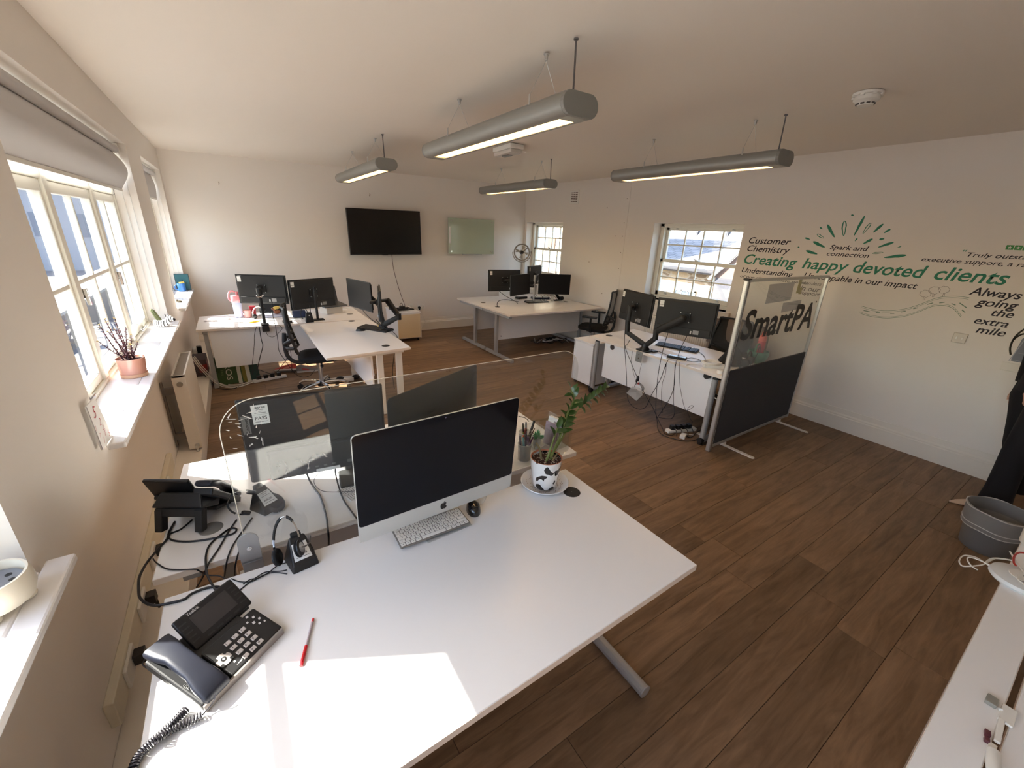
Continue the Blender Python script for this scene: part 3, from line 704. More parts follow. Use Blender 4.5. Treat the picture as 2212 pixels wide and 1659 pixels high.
frame_leg(dB, -.22, 1.62, 2.30, 1.80); frame_leg(dB, 1.36, 1.58, 2.27, 1.78); grommet(dB, -.245, 1.765, mat('grey_grommet', (128, 126, 122), .5)); panel(dB, (-.17, 1.74), (1.3, 1.70))
cxb, cyb = dB['c']
g = G(); g.box((-.305-cxb, 1.60-cyb, .685), (.055, .05, .038)); g.obj('bearer_end', mSILV, dB, bevel=.004)
dC1 = desk('white desk along the left wall with two monitor backs, nearest the back wall', [(-.471, 5.68), (1.40, 5.60), (1.402, 6.58), (-.472, 6.50)])
frame_leg(dC1, -.40, 5.72, 6.44, 5.80); frame_leg(dC1, 1.26, 5.68, 6.5, 6.2); panel(dC1, (-.36, 5.74), (1.22, 5.67), .25); grommet(dC1, 1.254, 6.018, mat('grey_grommet', (128, 126, 122), .5))
dC2 = desk('white desk jutting towards the camera with the bent black double monitor arm', [(.583, 3.977), (1.409, 4.022), (1.40, 5.590), (.57, 5.565)])
frame_leg(dC2, 4.10, .66, 1.35, 1.1, m=mWPL, axis='x', ups=(1.10, 1.30)); frame_leg(dC2, 5.35, .66, 1.35, 1.1, m=mWPL, axis='x'); panel(dC2, (1.03, 4.13), (1.03, 5.5), .26)
grommet(dC2, 1.167, 5.535); grommet(dC2, 1.197, 4.182)
dF1 = desk('nearer white desk of the far pair, mesh-back chair at its right end', [(3.33, 5.095), (5.20, 5.05), (5.20, 5.965), (3.32, 5.965)])
dF2 = desk('white desk of the far pair that is pushed up against the back wall side', [(3.32, 5.970), (5.20, 5.970), (5.20, 6.84), (3.31, 6.84)])
for t, ya, yb, yu in ((dF1, 5.00, 5.80, 5.50), (dF2, 5.83, 6.66, 6.20)):
    frame_leg(t, 3.345, ya, yb, yu, top=(ya+.10, yb+.10)); frame_leg(t, 5.12, ya, yb, yu, top=(ya+.10, yb+.10))
panel(dF1, (3.38, 5.52), (5.09, 5.50), .25); panel(dF2, (3.38, 6.22), (5.09, 6.22), .27)
grommet(dF1, 3.53, 5.79); grommet(dF2, 3.51, 6.235); grommet(dF1, 5.0, 5.80)
g = G(); cx, cy = dF1['c']
for z in (.31, .66): g.cyl((3.44-cx, 5.505-cy, z), (3.44-cx, 5.512-cy, z), .008, n=10)
g.obj('panel_fixing', mBLK, dF1)
dD = desk('white desk with its back towards the room, beside the grey and clear partition', [(3.545, 3.618), (3.579, 1.885), (4.43, 1.90), (4.40, 3.66)])
cx, cy = dD['c']
panel(dD, (3.64, 3.42), (3.67, 2.0), .25); grommet(dD, 3.79, 3.52)
for yy in (3.53, 1.97):
    g = G(); g.cyl((3.61-cx, yy-cy, .055), (3.61-cx, yy-cy, .675), .027, n=18); g.obj('leg', mSILV, dD, smooth=True)
    g = G(); g.cyl((3.86-cx, yy-cy, .05), (3.86-cx, yy-cy, .68), .027, n=18); g.obj('leg', mSILV, dD, smooth=True)
    g = G(); g.bb((3.60-cx, yy-cy-.028, .02), (4.30-cx, yy-cy+.028, .06)); g.obj('foot_bar', mSILV, dD, bevel=.012)
    g = G(); g.bb((3.60-cx, yy-cy-.025, .675), (4.30-cx, yy-cy+.025, .704)); g.obj('bearer', mBLK, dD, bevel=.006)
    g = G(); g.cyl((3.60-cx, yy-cy, .04), (3.565-cx, yy-cy, .04), .032, .026, n=14); g.cyl((3.59-cx, yy-cy, 0), (3.59-cx, yy-cy, .03), .028, n=14); g.obj('end_cap', mBLK, dD, smooth=True)
g = G(); g.cyl((3.62-cx, 2.07-cy, .675), (3.66-cx, 2.07-cy, .675), .03, n=14); g.obj('end_cap', mBLK, dD, smooth=True)
g = G(); a = XW(1323, 750, 3.635); g.cyl((3.636-cx, a.y-cy, a.z), (3.629-cx, a.y-cy, a.z), .033, n=20); g.obj('cable_port', mat('port_dark', (70, 62, 60), .7), dD)
# desk at the camera's right hand
dE = desk('white worktop running along the bottom right corner of the photo', [(.95, -.134), (3.2, -.134), (3.2, -.028), (.95, -.036)])
cx, cy = dE['c']
g = G(); g.bb((1.0-cx, -.12-cy, 0), (3.15-cx, -.05-cy, .7045)); g.obj('support_panel', mDESK, dE)
dE2 = desk('second white worktop beyond the crack with the white cable clips, bottom right', [(.95, -.90), (3.2, -.90), (3.2, -.152), (.95, -.152)])
frame_leg(dE2, 1.05, -.8, -.2, -.5); frame_leg(dE2, 3.1, -.8, -.2, -.5)
t = thing('cable_clip', 'white plastic cable clip wedged in the crack between the two right-hand worktops', 'clip', (1.50, -.143, .73))
g = G(); g.box((.045, 0, .004), (.07, .028, .007)); g.box((-.03, .004, .005), (.09, .012, .008), rz=.05); g.obj('body', mWPL, t, bevel=.002)
g = G(); g.box((.06, .032, .006), (.035, .022, .012)); g.obj('tab', mat('grey_tab', (140, 138, 130), .5), t, bevel=.002)
g = G(); g.cyl((.055, .014, 0), (.045, .012, .012), .006, .002, n=8); g.box((-.10, .006, .004), (.02, .014, .008)); g.obj('tip', mWPL, t)
t = thing('plug_adapter', 'small white plug end lying in the worktop crack near the bottom edge of the photo', 'plug', (1.36, -.146, .73), rz=.2)
g = G(); g.tube([(.02, 0, .01), (-.03, .004, .012), (-.10, 0, .010), (-.16, -.01, .008)], .013, n=10); g.obj('plug_body', mWPL, t, smooth=True)
g = G(); g.box((.075, .008, .006), (.016, .010, .010)); g.box((.052, .010, .006), (.012, .009, .010)); g.obj('contact', mat('maroon_plastic', (96, 52, 60), .5), t)
# ---------------------------------------------------------------- pedestals
def pedestal(label, x0, x1, y0, y1, z0, z1, face, lid=.02):
    t = thing('desk_pedestal', label, 'drawer unit', ((x0+x1)/2, (y0+y1)/2, 0))
    hx, hy = (x1-x0)/2, (y1-y0)/2
    G().bb((-hx+.01, -hy+.01, z0), (hx-.01, hy-.01, z1-lid)).obj('carcass', mDESK, t, bevel=.002)
    G().bb((-hx, -hy, z1-lid), (hx, hy, z1)).obj('lid', mDESK, t, bevel=.003)
    g = G()
    for sx in (-1, 1):
        for sy in (-1, 1): g.cyl((sx*(hx-.05)-.012, sy*(hy-.05), .024), (sx*(hx-.05)+.012, sy*(hy-.05), .024), .024, n=14); g.box((sx*(hx-.05), sy*(hy-.05), .045), (.03, .03, .02))
    g.obj('castor', mBLK, t, bevel=.003)
    return t, hx, hy
t, hx, hy = pedestal('white pedestal at the left end of the desk by the partition, its side panel showing', 3.63, 4.15, 3.60, 3.98, .05, .612, 'x')
g = G(); g.bb((-hx+.002, -hy+.012, .055), (-hx+.010, -hy+.03, .59)); g.bb((-hx+.002, hy-.03, .055), (-hx+.010, hy-.012, .59)); g.bb((-hx+.002, -hy+.012, .055), (-hx+.010, hy-.012, .075)); g.bb((-hx+.002, -hy+.012, .575), (-hx+.010, hy-.012, .59)); g.obj('panel_rim', mDESK, t, bevel=.002)
t, hx, hy = pedestal('cream pedestal standing alone against the back wall under the television', 2.20, 2.63, 6.90, 7.55, .055, .515, 'y')
for z0_, z1_ in ((.07, .48),):
    G().bb((-hx+.012, -hy-.004, z0_), (hx-.02, -hy+.010, z1_)).obj('drawer_front', mat('cream_laminate', (226, 208, 176), .45), t, bevel=.002)
g = G(); g.bb((hx-.018, -hy-.012, .055), (hx-.002, -hy+.02, .49)); g.obj('handle_strip', mEDGE, t, bevel=.002)
# laptop on the far pedestal
t = thing('black_laptop', 'closed black laptop with a headset dock lying on the cream pedestal', 'laptop', (2.38, 7.22, .515), rz=.15)
G().bb((-.17, -.13, 0), (.20, .13, .018)).obj('body', mBLK2, t, bevel=.005)
t = thing('black_headset_dock', 'small black headset dock on the closed laptop on the far pedestal', 'dock', (2.40, 7.20, .533), rz=.15)
g = G(); g.box((0, 0, .01), (.17, .12, .02)); g.obj('base', mBLK, t, bevel=.006)
g = G(); g.ball((0.0, 0, .035), (.06, .045, .02), n=14); g.obj('cradle', mBLK, t, smooth=True)
g = G(); g.tube([(-.02, .02, .04), (-.025, .02, .08), (0.0, .02, .095), (.02, .02, .08), (.015, .02, .045)], .004, n=6); g.obj('headband', mBLK2, t, smooth=True)
# ---------------------------------------------------------------- chairs
def chair(label, loc, rz, seat_z=.47, back_h=.60, base_col=None, arms=True, backframe='grey'):
    t = thing('office_chair', label, 'chair', (loc[0], loc[1], 0), rz)
    # local: sitter faces +y
    g = G(); pts = []
    for k in range(24):
        a = 2*pi*k/24; r_ = .245; pts.append((r_*(abs(cos(a))**.6)*(1 if cos(a) > 0 else -1), .02 + .235*(abs(sin(a))**.6)*(1 if sin(a) > 0 else -1)))
    g.loft([[(x*.93, y*.93, seat_z-.055) for x, y in pts], [(x, y, seat_z-.04) for x, y in pts], [(x, y, seat_z-.012) for x, y in pts], [(x*.94, y*.94, seat_z) for x, y in pts], [(x*.5, y*.5, seat_z+.006) for x, y in pts]])
    g.obj('seat', mFAB, t, smooth=True)
    g = G(); g.box((0, -.02, seat_z-.075), (.20, .24, .04)); g.cyl((.10, .02, seat_z-.075), (.27, .02, seat_z-.075), .008, n=8); g.ball((.28, .02, seat_z-.075), (.03, .018, .016)); g.obj('tilt_mechanism', mBLK, t, bevel=.01)
    # curved mesh back in its frame
    zb = seat_z + .06; nz, nx = 12, 10; W_ = lambda s: .215 + .03*sin(pi*min(1, s*1.1)) - .03*s
    def bp(u, s):    # u -1..1, s 0..1
        return (u * W_(s), -.25 - .07*s + .035*u*u + .05*sin(pi*s*.9) * -.6 + .02, zb + back_h*s)
    vs, fs = [], []
    for j in range(nz+1):
        for i in range(nx+1): vs.append(bp(-.97+1.94*i/nx, .01 + .98*j/nz))
    for j in range(nz):
        for i in range(nx): q = j*(nx+1)+i; fs.append((q, q+1, q+nx+2, q+nx+1))
    g = G()._add(vs, fs); ms = g.obj('mesh_back', MATS['see_through_mesh'], t, smooth=True)
    ring_ = [bp(-1, s/12) for s in range(13)] + [bp(-1+2*k/8, 1) for k in range(1, 8)] + [bp(1, 1-s/12) for s in range(13)] + [bp(1-2*k/8, 0) for k in range(1, 9)]
    g = G(); g.tube(ring_, .013, n=8, sm=2); g.obj('back_frame', mBLK, t, smooth=True)
    g = G(); g.tube([(0, -.05, seat_z-.085), (0, -.23, seat_z-.09), (0, -.315, seat_z-.01), (0, -.33, seat_z+.14), (0, -.315, seat_z+.26)], .022, n=8)
    for s_ in (-1, 1): g.tube([(0, -.325, seat_z+.13), (s_*.12, -.315, seat_z+.17), (s_*.225, -.245, seat_z+.23)], .018, n=8)
    g.tube([bp(-.9, .14), (-.1, -.30, zb+.05), (.1, -.30, zb+.05), bp(.9, .14)], .020, n=8)
    g.obj('back_support', mat('dark_grey_shell', (48, 48, 50), .45), t, smooth=True)
    if arms:
        for s_ in (-1, 1):
            g = G(); g.tube([(s_*.17, 0, seat_z-.07), (s_*.27, 0, seat_z-.05), (s_*.285, 0, seat_z+.06), (s_*.285, .0, seat_z+.17)], .019, n=8); g.box((s_*.285, .02, seat_z+.185), (.075, .24, .028))
            g.obj('armrest', mBLK, t, bevel=.008)
    g = G(); g.cyl((0, 0, .10), (0, 0, seat_z-.09), .024, n=16); g.cyl((0, 0, .30), (0, 0, seat_z-.09), .034, n=16); g.obj('gas_lift', mALU if base_col is None else mBLK, t, smooth=True)
    g = G(); g.cyl((0, 0, .075), (0, 0, .13), .05, .04, n=18); g.obj('hub', mBLK, t, smooth=True)
    for k in range(5):
        a = 2*pi*k/5 + .3; ca, sa = cos(a), sin(a)
        g = G(); g.tube([(ca*.03, sa*.03, .115), (ca*.15, sa*.15, .118), (ca*.25, sa*.25, .10), (ca*.30, sa*.30, .072)], [.020, .018, .016, .013], n=8); lg = g.obj('leg', base_col or mCHR, t, smooth=True)
        g = G(); 
        for o_ in (-.013, .013):
            p = Vector((ca*.30, sa*.30, .026)); n_ = Vector((-sa, ca, 0)); g.cyl(p + n_*(o_-.009), p + n_*(o_+.009), .026, n=16)
        g.cyl((ca*.30, sa*.30, .03), (ca*.30, sa*.30, .075), .008, n=8); g.obj('castor', mBLK, lg, smooth=True)
    return t
def mesh_mat():
    m = bpy.data.materials.new('see_through_mesh'); m.use_nodes = True; nt = m.node_tree; nt.nodes.clear(); N = nt.nodes.new; L = nt.links.new
    o = N('ShaderNodeOutputMaterial'); t = N('ShaderNodeBsdfTransparent'); d = N('ShaderNodeBsdfPrincipled'); d.inputs['Base Color'].default_value = (.012, .012, .013, 1); d.inputs['Roughness'].default_value = .7
    mx = N('ShaderNodeMixShader'); mx.inputs[0].default_value = .80; L(t.outputs[0], mx.inputs[1]); L(d.outputs[0], mx.inputs[2]); L(mx.outputs[0], o.inputs[0]); MATS['see_through_mesh'] = m
mesh_mat()
chair('black mesh-back office chair side-on between the two left desks', (.665, 5.10), -pi/2 - .12, .475, .50, arms=False)
chair('black mesh-back chair at the right end of the far desks, back to camera', (4.97, 4.98), .55, .46, .54)
chD = chair('dark office chair draped with the taupe coat behind the two monitors, beside the partition', (4.62, 2.55), pi/2 + .1, .46, .50)
# taupe coat over the chair back
t = thing('taupe_coat', 'taupe coat draped over the chair behind the right-hand monitor, beside the partition', 'coat', (4.62, 2.55, 0), pi/2 + .1)
mCOAT = mat('taupe_wool', (120, 106, 98), .95, bump=.5, bscale=220, var=.08, vscale=12)
g = G(); vs = []; fs = []; nu, nv = 16, 20
for j in range(nv+1):
    s_ = j / nv; d = (s_ - .42) * 1.25      # path from front hem over the top to the back hem
    for i in range(nu+1):
        u = -1 + 2*i/nu; fold = .014*sin(u*9 + s_*3) * (1 - .3*abs(u))
        w_ = .30 + .04*abs(s_-.42)
        if d < 0: y, z = -.27 - .02 + fold + .02*d, 1.00 + .03*cos(u*1.4) + d*.55*(1.1)
        else: y, z = -.345 - .05*min(1, d*3) + fold, 1.00 + .03*cos(u*1.4) - d*.62*(1 + .12*u)
        vs.append((u*w_, y, z))
for j in range(nv):
    for i in range(nu): q = j*(nu+1)+i; fs.append((q, q+1, q+nu+2, q+nu+1))
g._add(vs, fs); o = g.obj('coat_body', mCOAT, t, smooth=True); md = o.modifiers.new('solid', 'SOLIDIFY'); md.thickness = .012
g = G()
for s_ in (-1, 1): g.tube([(s_*.26, -.37, .96), (s_*.30, -.40, .80), (s_*.27, -.41, .62), (s_*.22, -.40, .50)], [.055, .05, .045, .04], n=10)
g.obj('sleeve', mCOAT, t, smooth=True)
G().box((.05, -.425, .78), (.10, .006, .42), ry=.12).obj('lapel', mat('peach_lining', (176, 132, 104), .8), t, bevel=.003)
G().box((-.05, -.43, .80), (.13, .010, .34), ry=.1).obj('front_panel', mat('grey_taupe_panel', (92, 86, 84), .95), t, bevel=.004)
# ---------------------------------------------------------------- monitors
def sticker(t, x, z, y, w_=.042, h=.062, face=-1, tilt=0, lines=True, body='PASS', ms=None):
    """pale test label on the -y side (face=-1) of a part"""
    g = G(); g.box((x, y, z), (w_, .0008, h), ry=tilt); s = g.obj('test_label', mSTK, t, bevel=.0)
    ux = Vector((cos(tilt), 0, -sin(tilt))); uy = Vector((sin(tilt), 0, cos(tilt)))
    o = Vector((x, y - .0006, z))
    text(body, o - ux*w_*.36 - uy*h*.26, ux, uy, mGREY, 'print', t, width=w_*.72, height=h*.17, bold=.01)
    if lines:
        g = G(); bw = w_*.7
        k = -bw/2
        random.seed(3)
        while k < bw/2:
            q = random.choice((.0006, .0011, .0016)) * (w_/.042); p = o + ux*k + uy*h*.36
            g._add([p - uy*h*.05, p - uy*h*.05 + ux*q, p + uy*h*.05 + ux*q, p + uy*h*.05], [(0,1,2,3)]); k += q + random.choice((.0007, .0013)) * (w_/.042)
        for zz, f in ((.24, .45), (.16, .3), (.08, .68), (-.38, .74)):
            p = o - ux*w_*f/2 + uy*h*zz; g._add([p, p + ux*w_*f, p + ux*w_*f + uy*h*.022, p + uy*h*.022], [(0,1,2,3)])
        p = o - ux*w_*.42 + uy*h*.0; g._add([p, p + ux*w_*.84, p + ux*w_*.84 + uy*h*.008, p + uy*h*.008], [(0,1,2,3)])
        g.obj('small_print', mGREY, t)
def monitor(label, loc, yaw, pit, W=.57, H=.35, back=True, stick=True, vesa=True, group=None, stx=-1):
    """local -y is the side turned to the camera"""
    t = thing('monitor', label, 'monitor', loc, rot=(-RAD(pit), 0, RAD(yaw)), group=group)
    s = 1 if back else -1       # +1: the screen is on +y
    G().bb((-W/2, -.006, -H/2), (W/2, .010, H/2) if back else (W/2, .006, H/2)).obj('bezel', mBLK, t, bevel=.003)
    if back:
        G().bb((-W/2+.008, .0101, -H/2+.018), (W/2-.008, .0112, H/2-.008)).obj('screen', mSCRM, t)
        G().bb((-W/2+.012, -.022, -H/2+.012), (W/2-.012, -.005, H/2-.012)).obj('back_shell', mBLK2, t, bevel=.008)
        G().bb((-W/2+.03, -.030, -H/2+.012), (W/2-.03, -.020, -H/2+.085)).obj('port_bay', mBLK2, t, bevel=.006)
        g = G(); g.bb((-W*.22, -.0232, H*.30), (W*.22, -.0218, H*.30+.004)); g.obj('slot', mBLK, t)
        if vesa:
            g = G(); g.box((0, -.027, .01), (.105, .008, .105)); g.obj('mount_plate', mBLK, t, bevel=.004)
            for sx in (-1, 1):
                for sz in (-1, 1): G().cyl((sx*.045, -.033, .01+sz*.045), (sx*.045, -.030, .01+sz*.045), .0055, n=10).obj('screw', mALU, t)
        G().box((W*.22, -.0305, -H/2+.05), (.055, .001, .04)).obj('rating_label', mat('rating_print', (150, 150, 150), .5), t)
        G().box((W*.14, -.034, -H/2+.045), (.014, .01, .03)).obj('video_plug', mat('pale_plug', (200, 200, 200), .4), t, bevel=.002)
        if stick: sticker(t, stx*(W/2-.045), H/2-.055, -.0228, body='PASS', lines=False)
    else:
        G().bb((-W/2+.008, -.0072, -H/2+.016), (W/2-.008, -.0058, H/2-.008)).obj('screen', mSCRM, t)
        G().bb((-W/2+.02, .005, -H/2+.02), (W/2-.02, .028, H/2-.02)).obj('back_shell', mBLK2, t, bevel=.01)
        G().box((0, .034, .0), (.105, .012, .105)).obj('mount_plate', mBLK, t, bevel=.003)
        if stick == 2: sticker(t, W/2-.05, H/2-.05, .029, lines=False)
    return t
M1 = monitor('left monitor back on the wall-side desk, white label top left, lit by the sun', (.252, 6.0, 1.110), -26, 0, .574, .351)
M2 = monitor('monitor back right of the sunlit one, on a slim pole stand above the desk chair', (.795, 5.90, 1.050), 22, 0, .608, .371)
M3 = monitor('monitor screen facing the window, on the bent black double arm', (1.165, 4.99, 1.143), -75.6, -1, .545, .333, back=False)
M4 = monitor('monitor seen edge-on like a black blade, on the bent black double arm', (1.262, 4.50, 1.118), -105, 0, .54, .33, back=True, stick=False)
M5 = monitor('square-on monitor back at the left of the far desks', (3.92, 6.22, 1.094), -10.5, 3, .594, .363)
M6 = monitor('dark screen second from left in the far desk cluster', (3.985, 5.82, 1.068), 20, 2, .556, .340, back=False)
M7 = monitor('grey monitor back rising highest behind the far cluster, in front of the corner window', (4.62, 6.30, 1.165), 29, 3, .56, .34)
M8 = monitor('rightmost wide dark screen in the far desk cluster', (4.66, 5.75, 1.062), -27, 1, .567, .347, back=False)
M9 = monitor('narrow-looking turned monitor back left of the pair by the partition', (3.770, 3.145, 1.142), -103, 3, .573, .350)
M10 = monitor('wide monitor back right of the pair by the partition, under the sash window', (3.715, 2.47, 1.153), -66, 0, .573, .350)
# ---- poles and arms
def local(o, p):      # point in a monitor's frame to world
    return Matrix.Translation(o.location) @ o.rotation_euler.to_matrix().to_4x4() @ Vector(p)
t = thing('monitor_pole', 'black clamp pole at the desk edge holding the sunlit left monitor', 'monitor stand', (.20, 5.675, .73))
g = G(); g.box((0, -.028, -.035), (.075, .05, .07)); g.box((0, .0, .012), (.085, .085, .02)); g.obj('clamp', mBLK, t, bevel=.006)
G().cyl((0, 0, .02), (0, 0, .41), .018, n=18).obj('pole', mBLK, t, smooth=True)
hd = local(M1, (-.01, -.034, .01)) - Vector((.20, 5.675, .73))
g = G(); g.cyl((0, 0, .37), (0, 0, .435), .030, n=20); g.tube([(0, 0, .40), (.01, .10, .40), (hd.x, hd.y-.03, hd.z), hd], .020, n=10); g.cyl(hd + Vector((0, -.012, 0)), hd, .045, n=20); g.obj('head', mBLK, t, smooth=True)
g = G(); g.tube([(-.04, -.02, .35), (0, -.035, .34), (.035, -.03, .36)], .009, n=8); g.obj('collar', mCHR, t, smooth=True)
t = thing('monitor_pole', 'slim black pole stand on a foot plate behind the second left monitor', 'monitor stand', (.80, 5.76, .73))
g = G(); g.box((0, 0, .006), (.15, .10, .012)); g.obj('foot_plate', mBLK, t, bevel=.004)
G().cyl((0, 0, .01), (0, .0, .42), .016, n=16).obj('pole', mBLK, t, smooth=True)
hd = local(M2, (0, -.034, .01)) - Vector((.80, 5.76, .73)); g = G(); g.cyl((0, 0, hd.z-.03), (0, 0, hd.z+.04), .024, n=16); g.tube([(0, 0, hd.z), hd], .018, n=10, sm=0); g.obj('head', mBLK, t, smooth=True)
def gas_arm(t, chain, rs=(.027, .022), name='arm'):
    """a run of rounded box-like links between joints"""
    for a, b, w1, w2 in chain:
        a, b = Vector(a), Vector(b); d = (b-a).normalized(); side = d.cross(Vector((0, 0, 1)));
        if side.length < .2: side = Vector((1, 0, 0))
        side.normalize(); up = side.cross(d)
        g = G(); rings = []
        for s_, k in ((-.02, .5), (0, .9), (.12, 1), (.5, 1), (.88, 1), (1.0, .9), (1.02, .5)):
            c_ = a + (b-a)*s_; ww = (w1 + (w2-w1)*max(0, min(1, s_))) * k
            rings.append([c_ + side*(ww*.75*cos(q)) + up*(ww*sin(q)) for q in [2*pi*i/12 for i in range(12)]])
        g.loft(rings); g.obj(name, mBLK2, t, smooth=True)
def joint(t, p, h=.05, r_=.026):
    G().cyl((p[0], p[1], p[2]-h/2), (p[0], p[1], p[2]+h/2), r_, n=20).obj('pivot', mBLK, t, smooth=True)
def head(t, m, o, from_, off=(0, -.034, .01)):
    hd = local(m, off) - Vector(o); n_ = m.rotation_euler.to_matrix() @ Vector((0, 1 if off[1] < 0 else -1, 0))
    g = G(); g.cyl(hd - n_*.014, hd, .034, n=20); g.tube([Vector(from_), hd - n_*.06, hd - n_*.01], .018, n=10); g.obj('tilt_head', mBLK, t, smooth=True)
    return hd
# bent double arm on the left projecting desk
o = (1.385, 4.86, .73); t = thing('double_monitor_arm', 'bent black double monitor arm clamped on the left projecting desk', 'monitor arm', o)
g = G(); g.box((0, 0, .012), (.10, .10, .024)); g.box((.035, 0, -.03), (.02, .09, .06)); g.obj('clamp', mBLK, t, bevel=.006); G().cyl((0, 0, .02), (0, 0, .11), .030, n=20).obj('pivot', mBLK, t, smooth=True)
e1 = XW(862, 684, 1.50) - Vector(o); e2 = XW(836, 648, 1.42) - Vector(o)
gas_arm(t, [((0, 0, .07), e1, .034, .026), (e1, e2, .030, .040)]); joint(t, e1, .07)
head(t, M4, o, e2)
e3 = Vector((-.03, .03, .30)); gas_arm(t, [((0, .02, .08), e3, .034, .028)]); joint(t, e3, .06); gas_arm(t, [(e3, Vector((-.12, .06, .40)), .028, .024)]); head(t, M3, o, (-.12, .06, .40), off=(0, .04, 0))
# central far arm post
o = (4.40, 5.985, .73); t = thing('monitor_arm_post', 'silver and black arm post in the middle of the far desk cluster', 'monitor arm', o)
g = G(); g.box((0, 0, .01), (.10, .10, .02)); g.obj('clamp', mWPL, t, bevel=.004); G().cyl((0, 0, .02), (0, 0, .47), .018, n=16).obj('pole', mSILV, t, smooth=True)
gas_arm(t, [((0, 0, .28), (-.24, -.02, .30), .026, .024)]); head(t, M6, o, (-.24, -.02, .30), off=(0, .04, 0))
gas_arm(t, [((0, 0, .34), (-.25, .10, .36), .026, .024)]); head(t, M5, o, (-.25, .10, .36))
gas_arm(t, [((0, 0, .42), (.14, .16, .43), .026, .024)]); head(t, M7, o, (.14, .16, .43))
g = G(); g.box((.0, -.03, .22), (.045, .04, .16)); g.obj('cable_cover', mSILV, t, bevel=.005)
# lone stand for the wide far screen
o = (5.0, 6.0, .73); t = thing('monitor_stand', 'black stand with a round weight behind the rightmost far screen', 'monitor stand', o)
gas_arm(t, [((0, 0, .03), (-.22, -.12, .20), .03, .026), ((-.22, -.12, .20), (-.24, -.13, .32), .026, .026)]); head(t, M8, o, (-.24, -.13, .32), off=(0, .04, 0))
g = G(); g.cyl((.08, 0, .036), (.0, -.03, .036), .036, n=20); g.box((-.05, -.03, .012), (.18, .05, .02)); g.obj('foot', mBLK, t, bevel=.005)
# double arm on the desk by the partition
o = (3.625, 2.83, .73); t = thing('double_monitor_arm', 'black double monitor arm in a V on the desk by the partition', 'monitor arm', o)
g = G(); g.box((.0, .0, .008), (.11, .15, .016)); g.box((.06, -.07, .008), (.07, .07, .016)); g.obj('clamp', mBLK, t, bevel=.003)
g = G(); g.lathe([(.055, .014), (.05, .03), (.034, .05), (.032, .085), (.001, .087)], n=24); g.obj('base', mBLK, t, smooth=True)
V = lambda px, py, X=3.60: XW(px, py, X) - Vector(o)
ea = V(1355, 718); eb = V(1355.5, 697); gas_arm(t, [((0, .01, .065), ea, .030, .027)]); G().cyl(ea - Vector((0, 0, .02)), eb + Vector((0, 0, .02)), .027, n=20).obj('pivot', mBLK, t, smooth=True)
ec = V(1361, 661, 3.62); gas_arm(t, [(eb, ec, .030, .034)]); head(t, M9, o, ec)
ea = V(1416, 730); eb = V(1417, 716); gas_arm(t, [((0, -.01, .065), ea, .030, .027)]); G().cyl(ea - Vector((0, 0, .02)), eb + Vector((0, 0, .03)), .028, n=20).obj('pivot', mBLK, t, smooth=True)
ec = V(1478, 686, 3.60); gas_arm(t, [(eb, ec, .036, .034)]); head(t, M10, o, ec)
t = thing('bracket_plate', 'grey metal plate with two screws hanging on the edge under the V-shaped monitor arm', 'plate', (3.556, 2.835, .67))
G().box((0, 0, 0), (.006, .085, .12)).obj('plate', mat('grey_plate', (140, 142, 140), .45, metal=.4), t, bevel=.002)
for z in (-.015, .025): G().cyl((-.006, 0, z), (0, 0, z), .006, n=10).obj('screw', mCHR, t)
# ---------------------------------------------------------------- desktop computers
def apple(cx, cz, h, y, m, parent, name='fruit_emblem'):
    """bitten fruit emblem, flat, facing -y"""
    pts = [(0,.62),(.10,.66),(.24,.68),(.36,.62),(.43,.52),(.33,.42),(.29,.28),(.34,.12),(.46,.02),(.40,-.14),(.30,-.28),(.20,-.34),(.10,-.31),(0,-.28),(-.10,-.31),(-.20,-.34),(-.32,-.24),(-.42,-.08),(-.47,.12),(-.46,.34),(-.38,.54),(-.26,.65),(-.12,.66)]
    M_ = Matrix(((1,0,0,cx),(0,0,-1,y),(0,1,0,cz),(0,0,0,1)))
    g = G(M_); g.prism([(x*h, (z-.2)*h) for x, z in pts], 0, .0006)
    leaf = [(.02,.70),(.03,.80),(.10,.90),(.20,.94),(.19,.84),(.12,.75)]
    g.prism([(x*h, (z-.2)*h) for x, z in leaf], 0, .0006); return g.obj(name, m, parent)
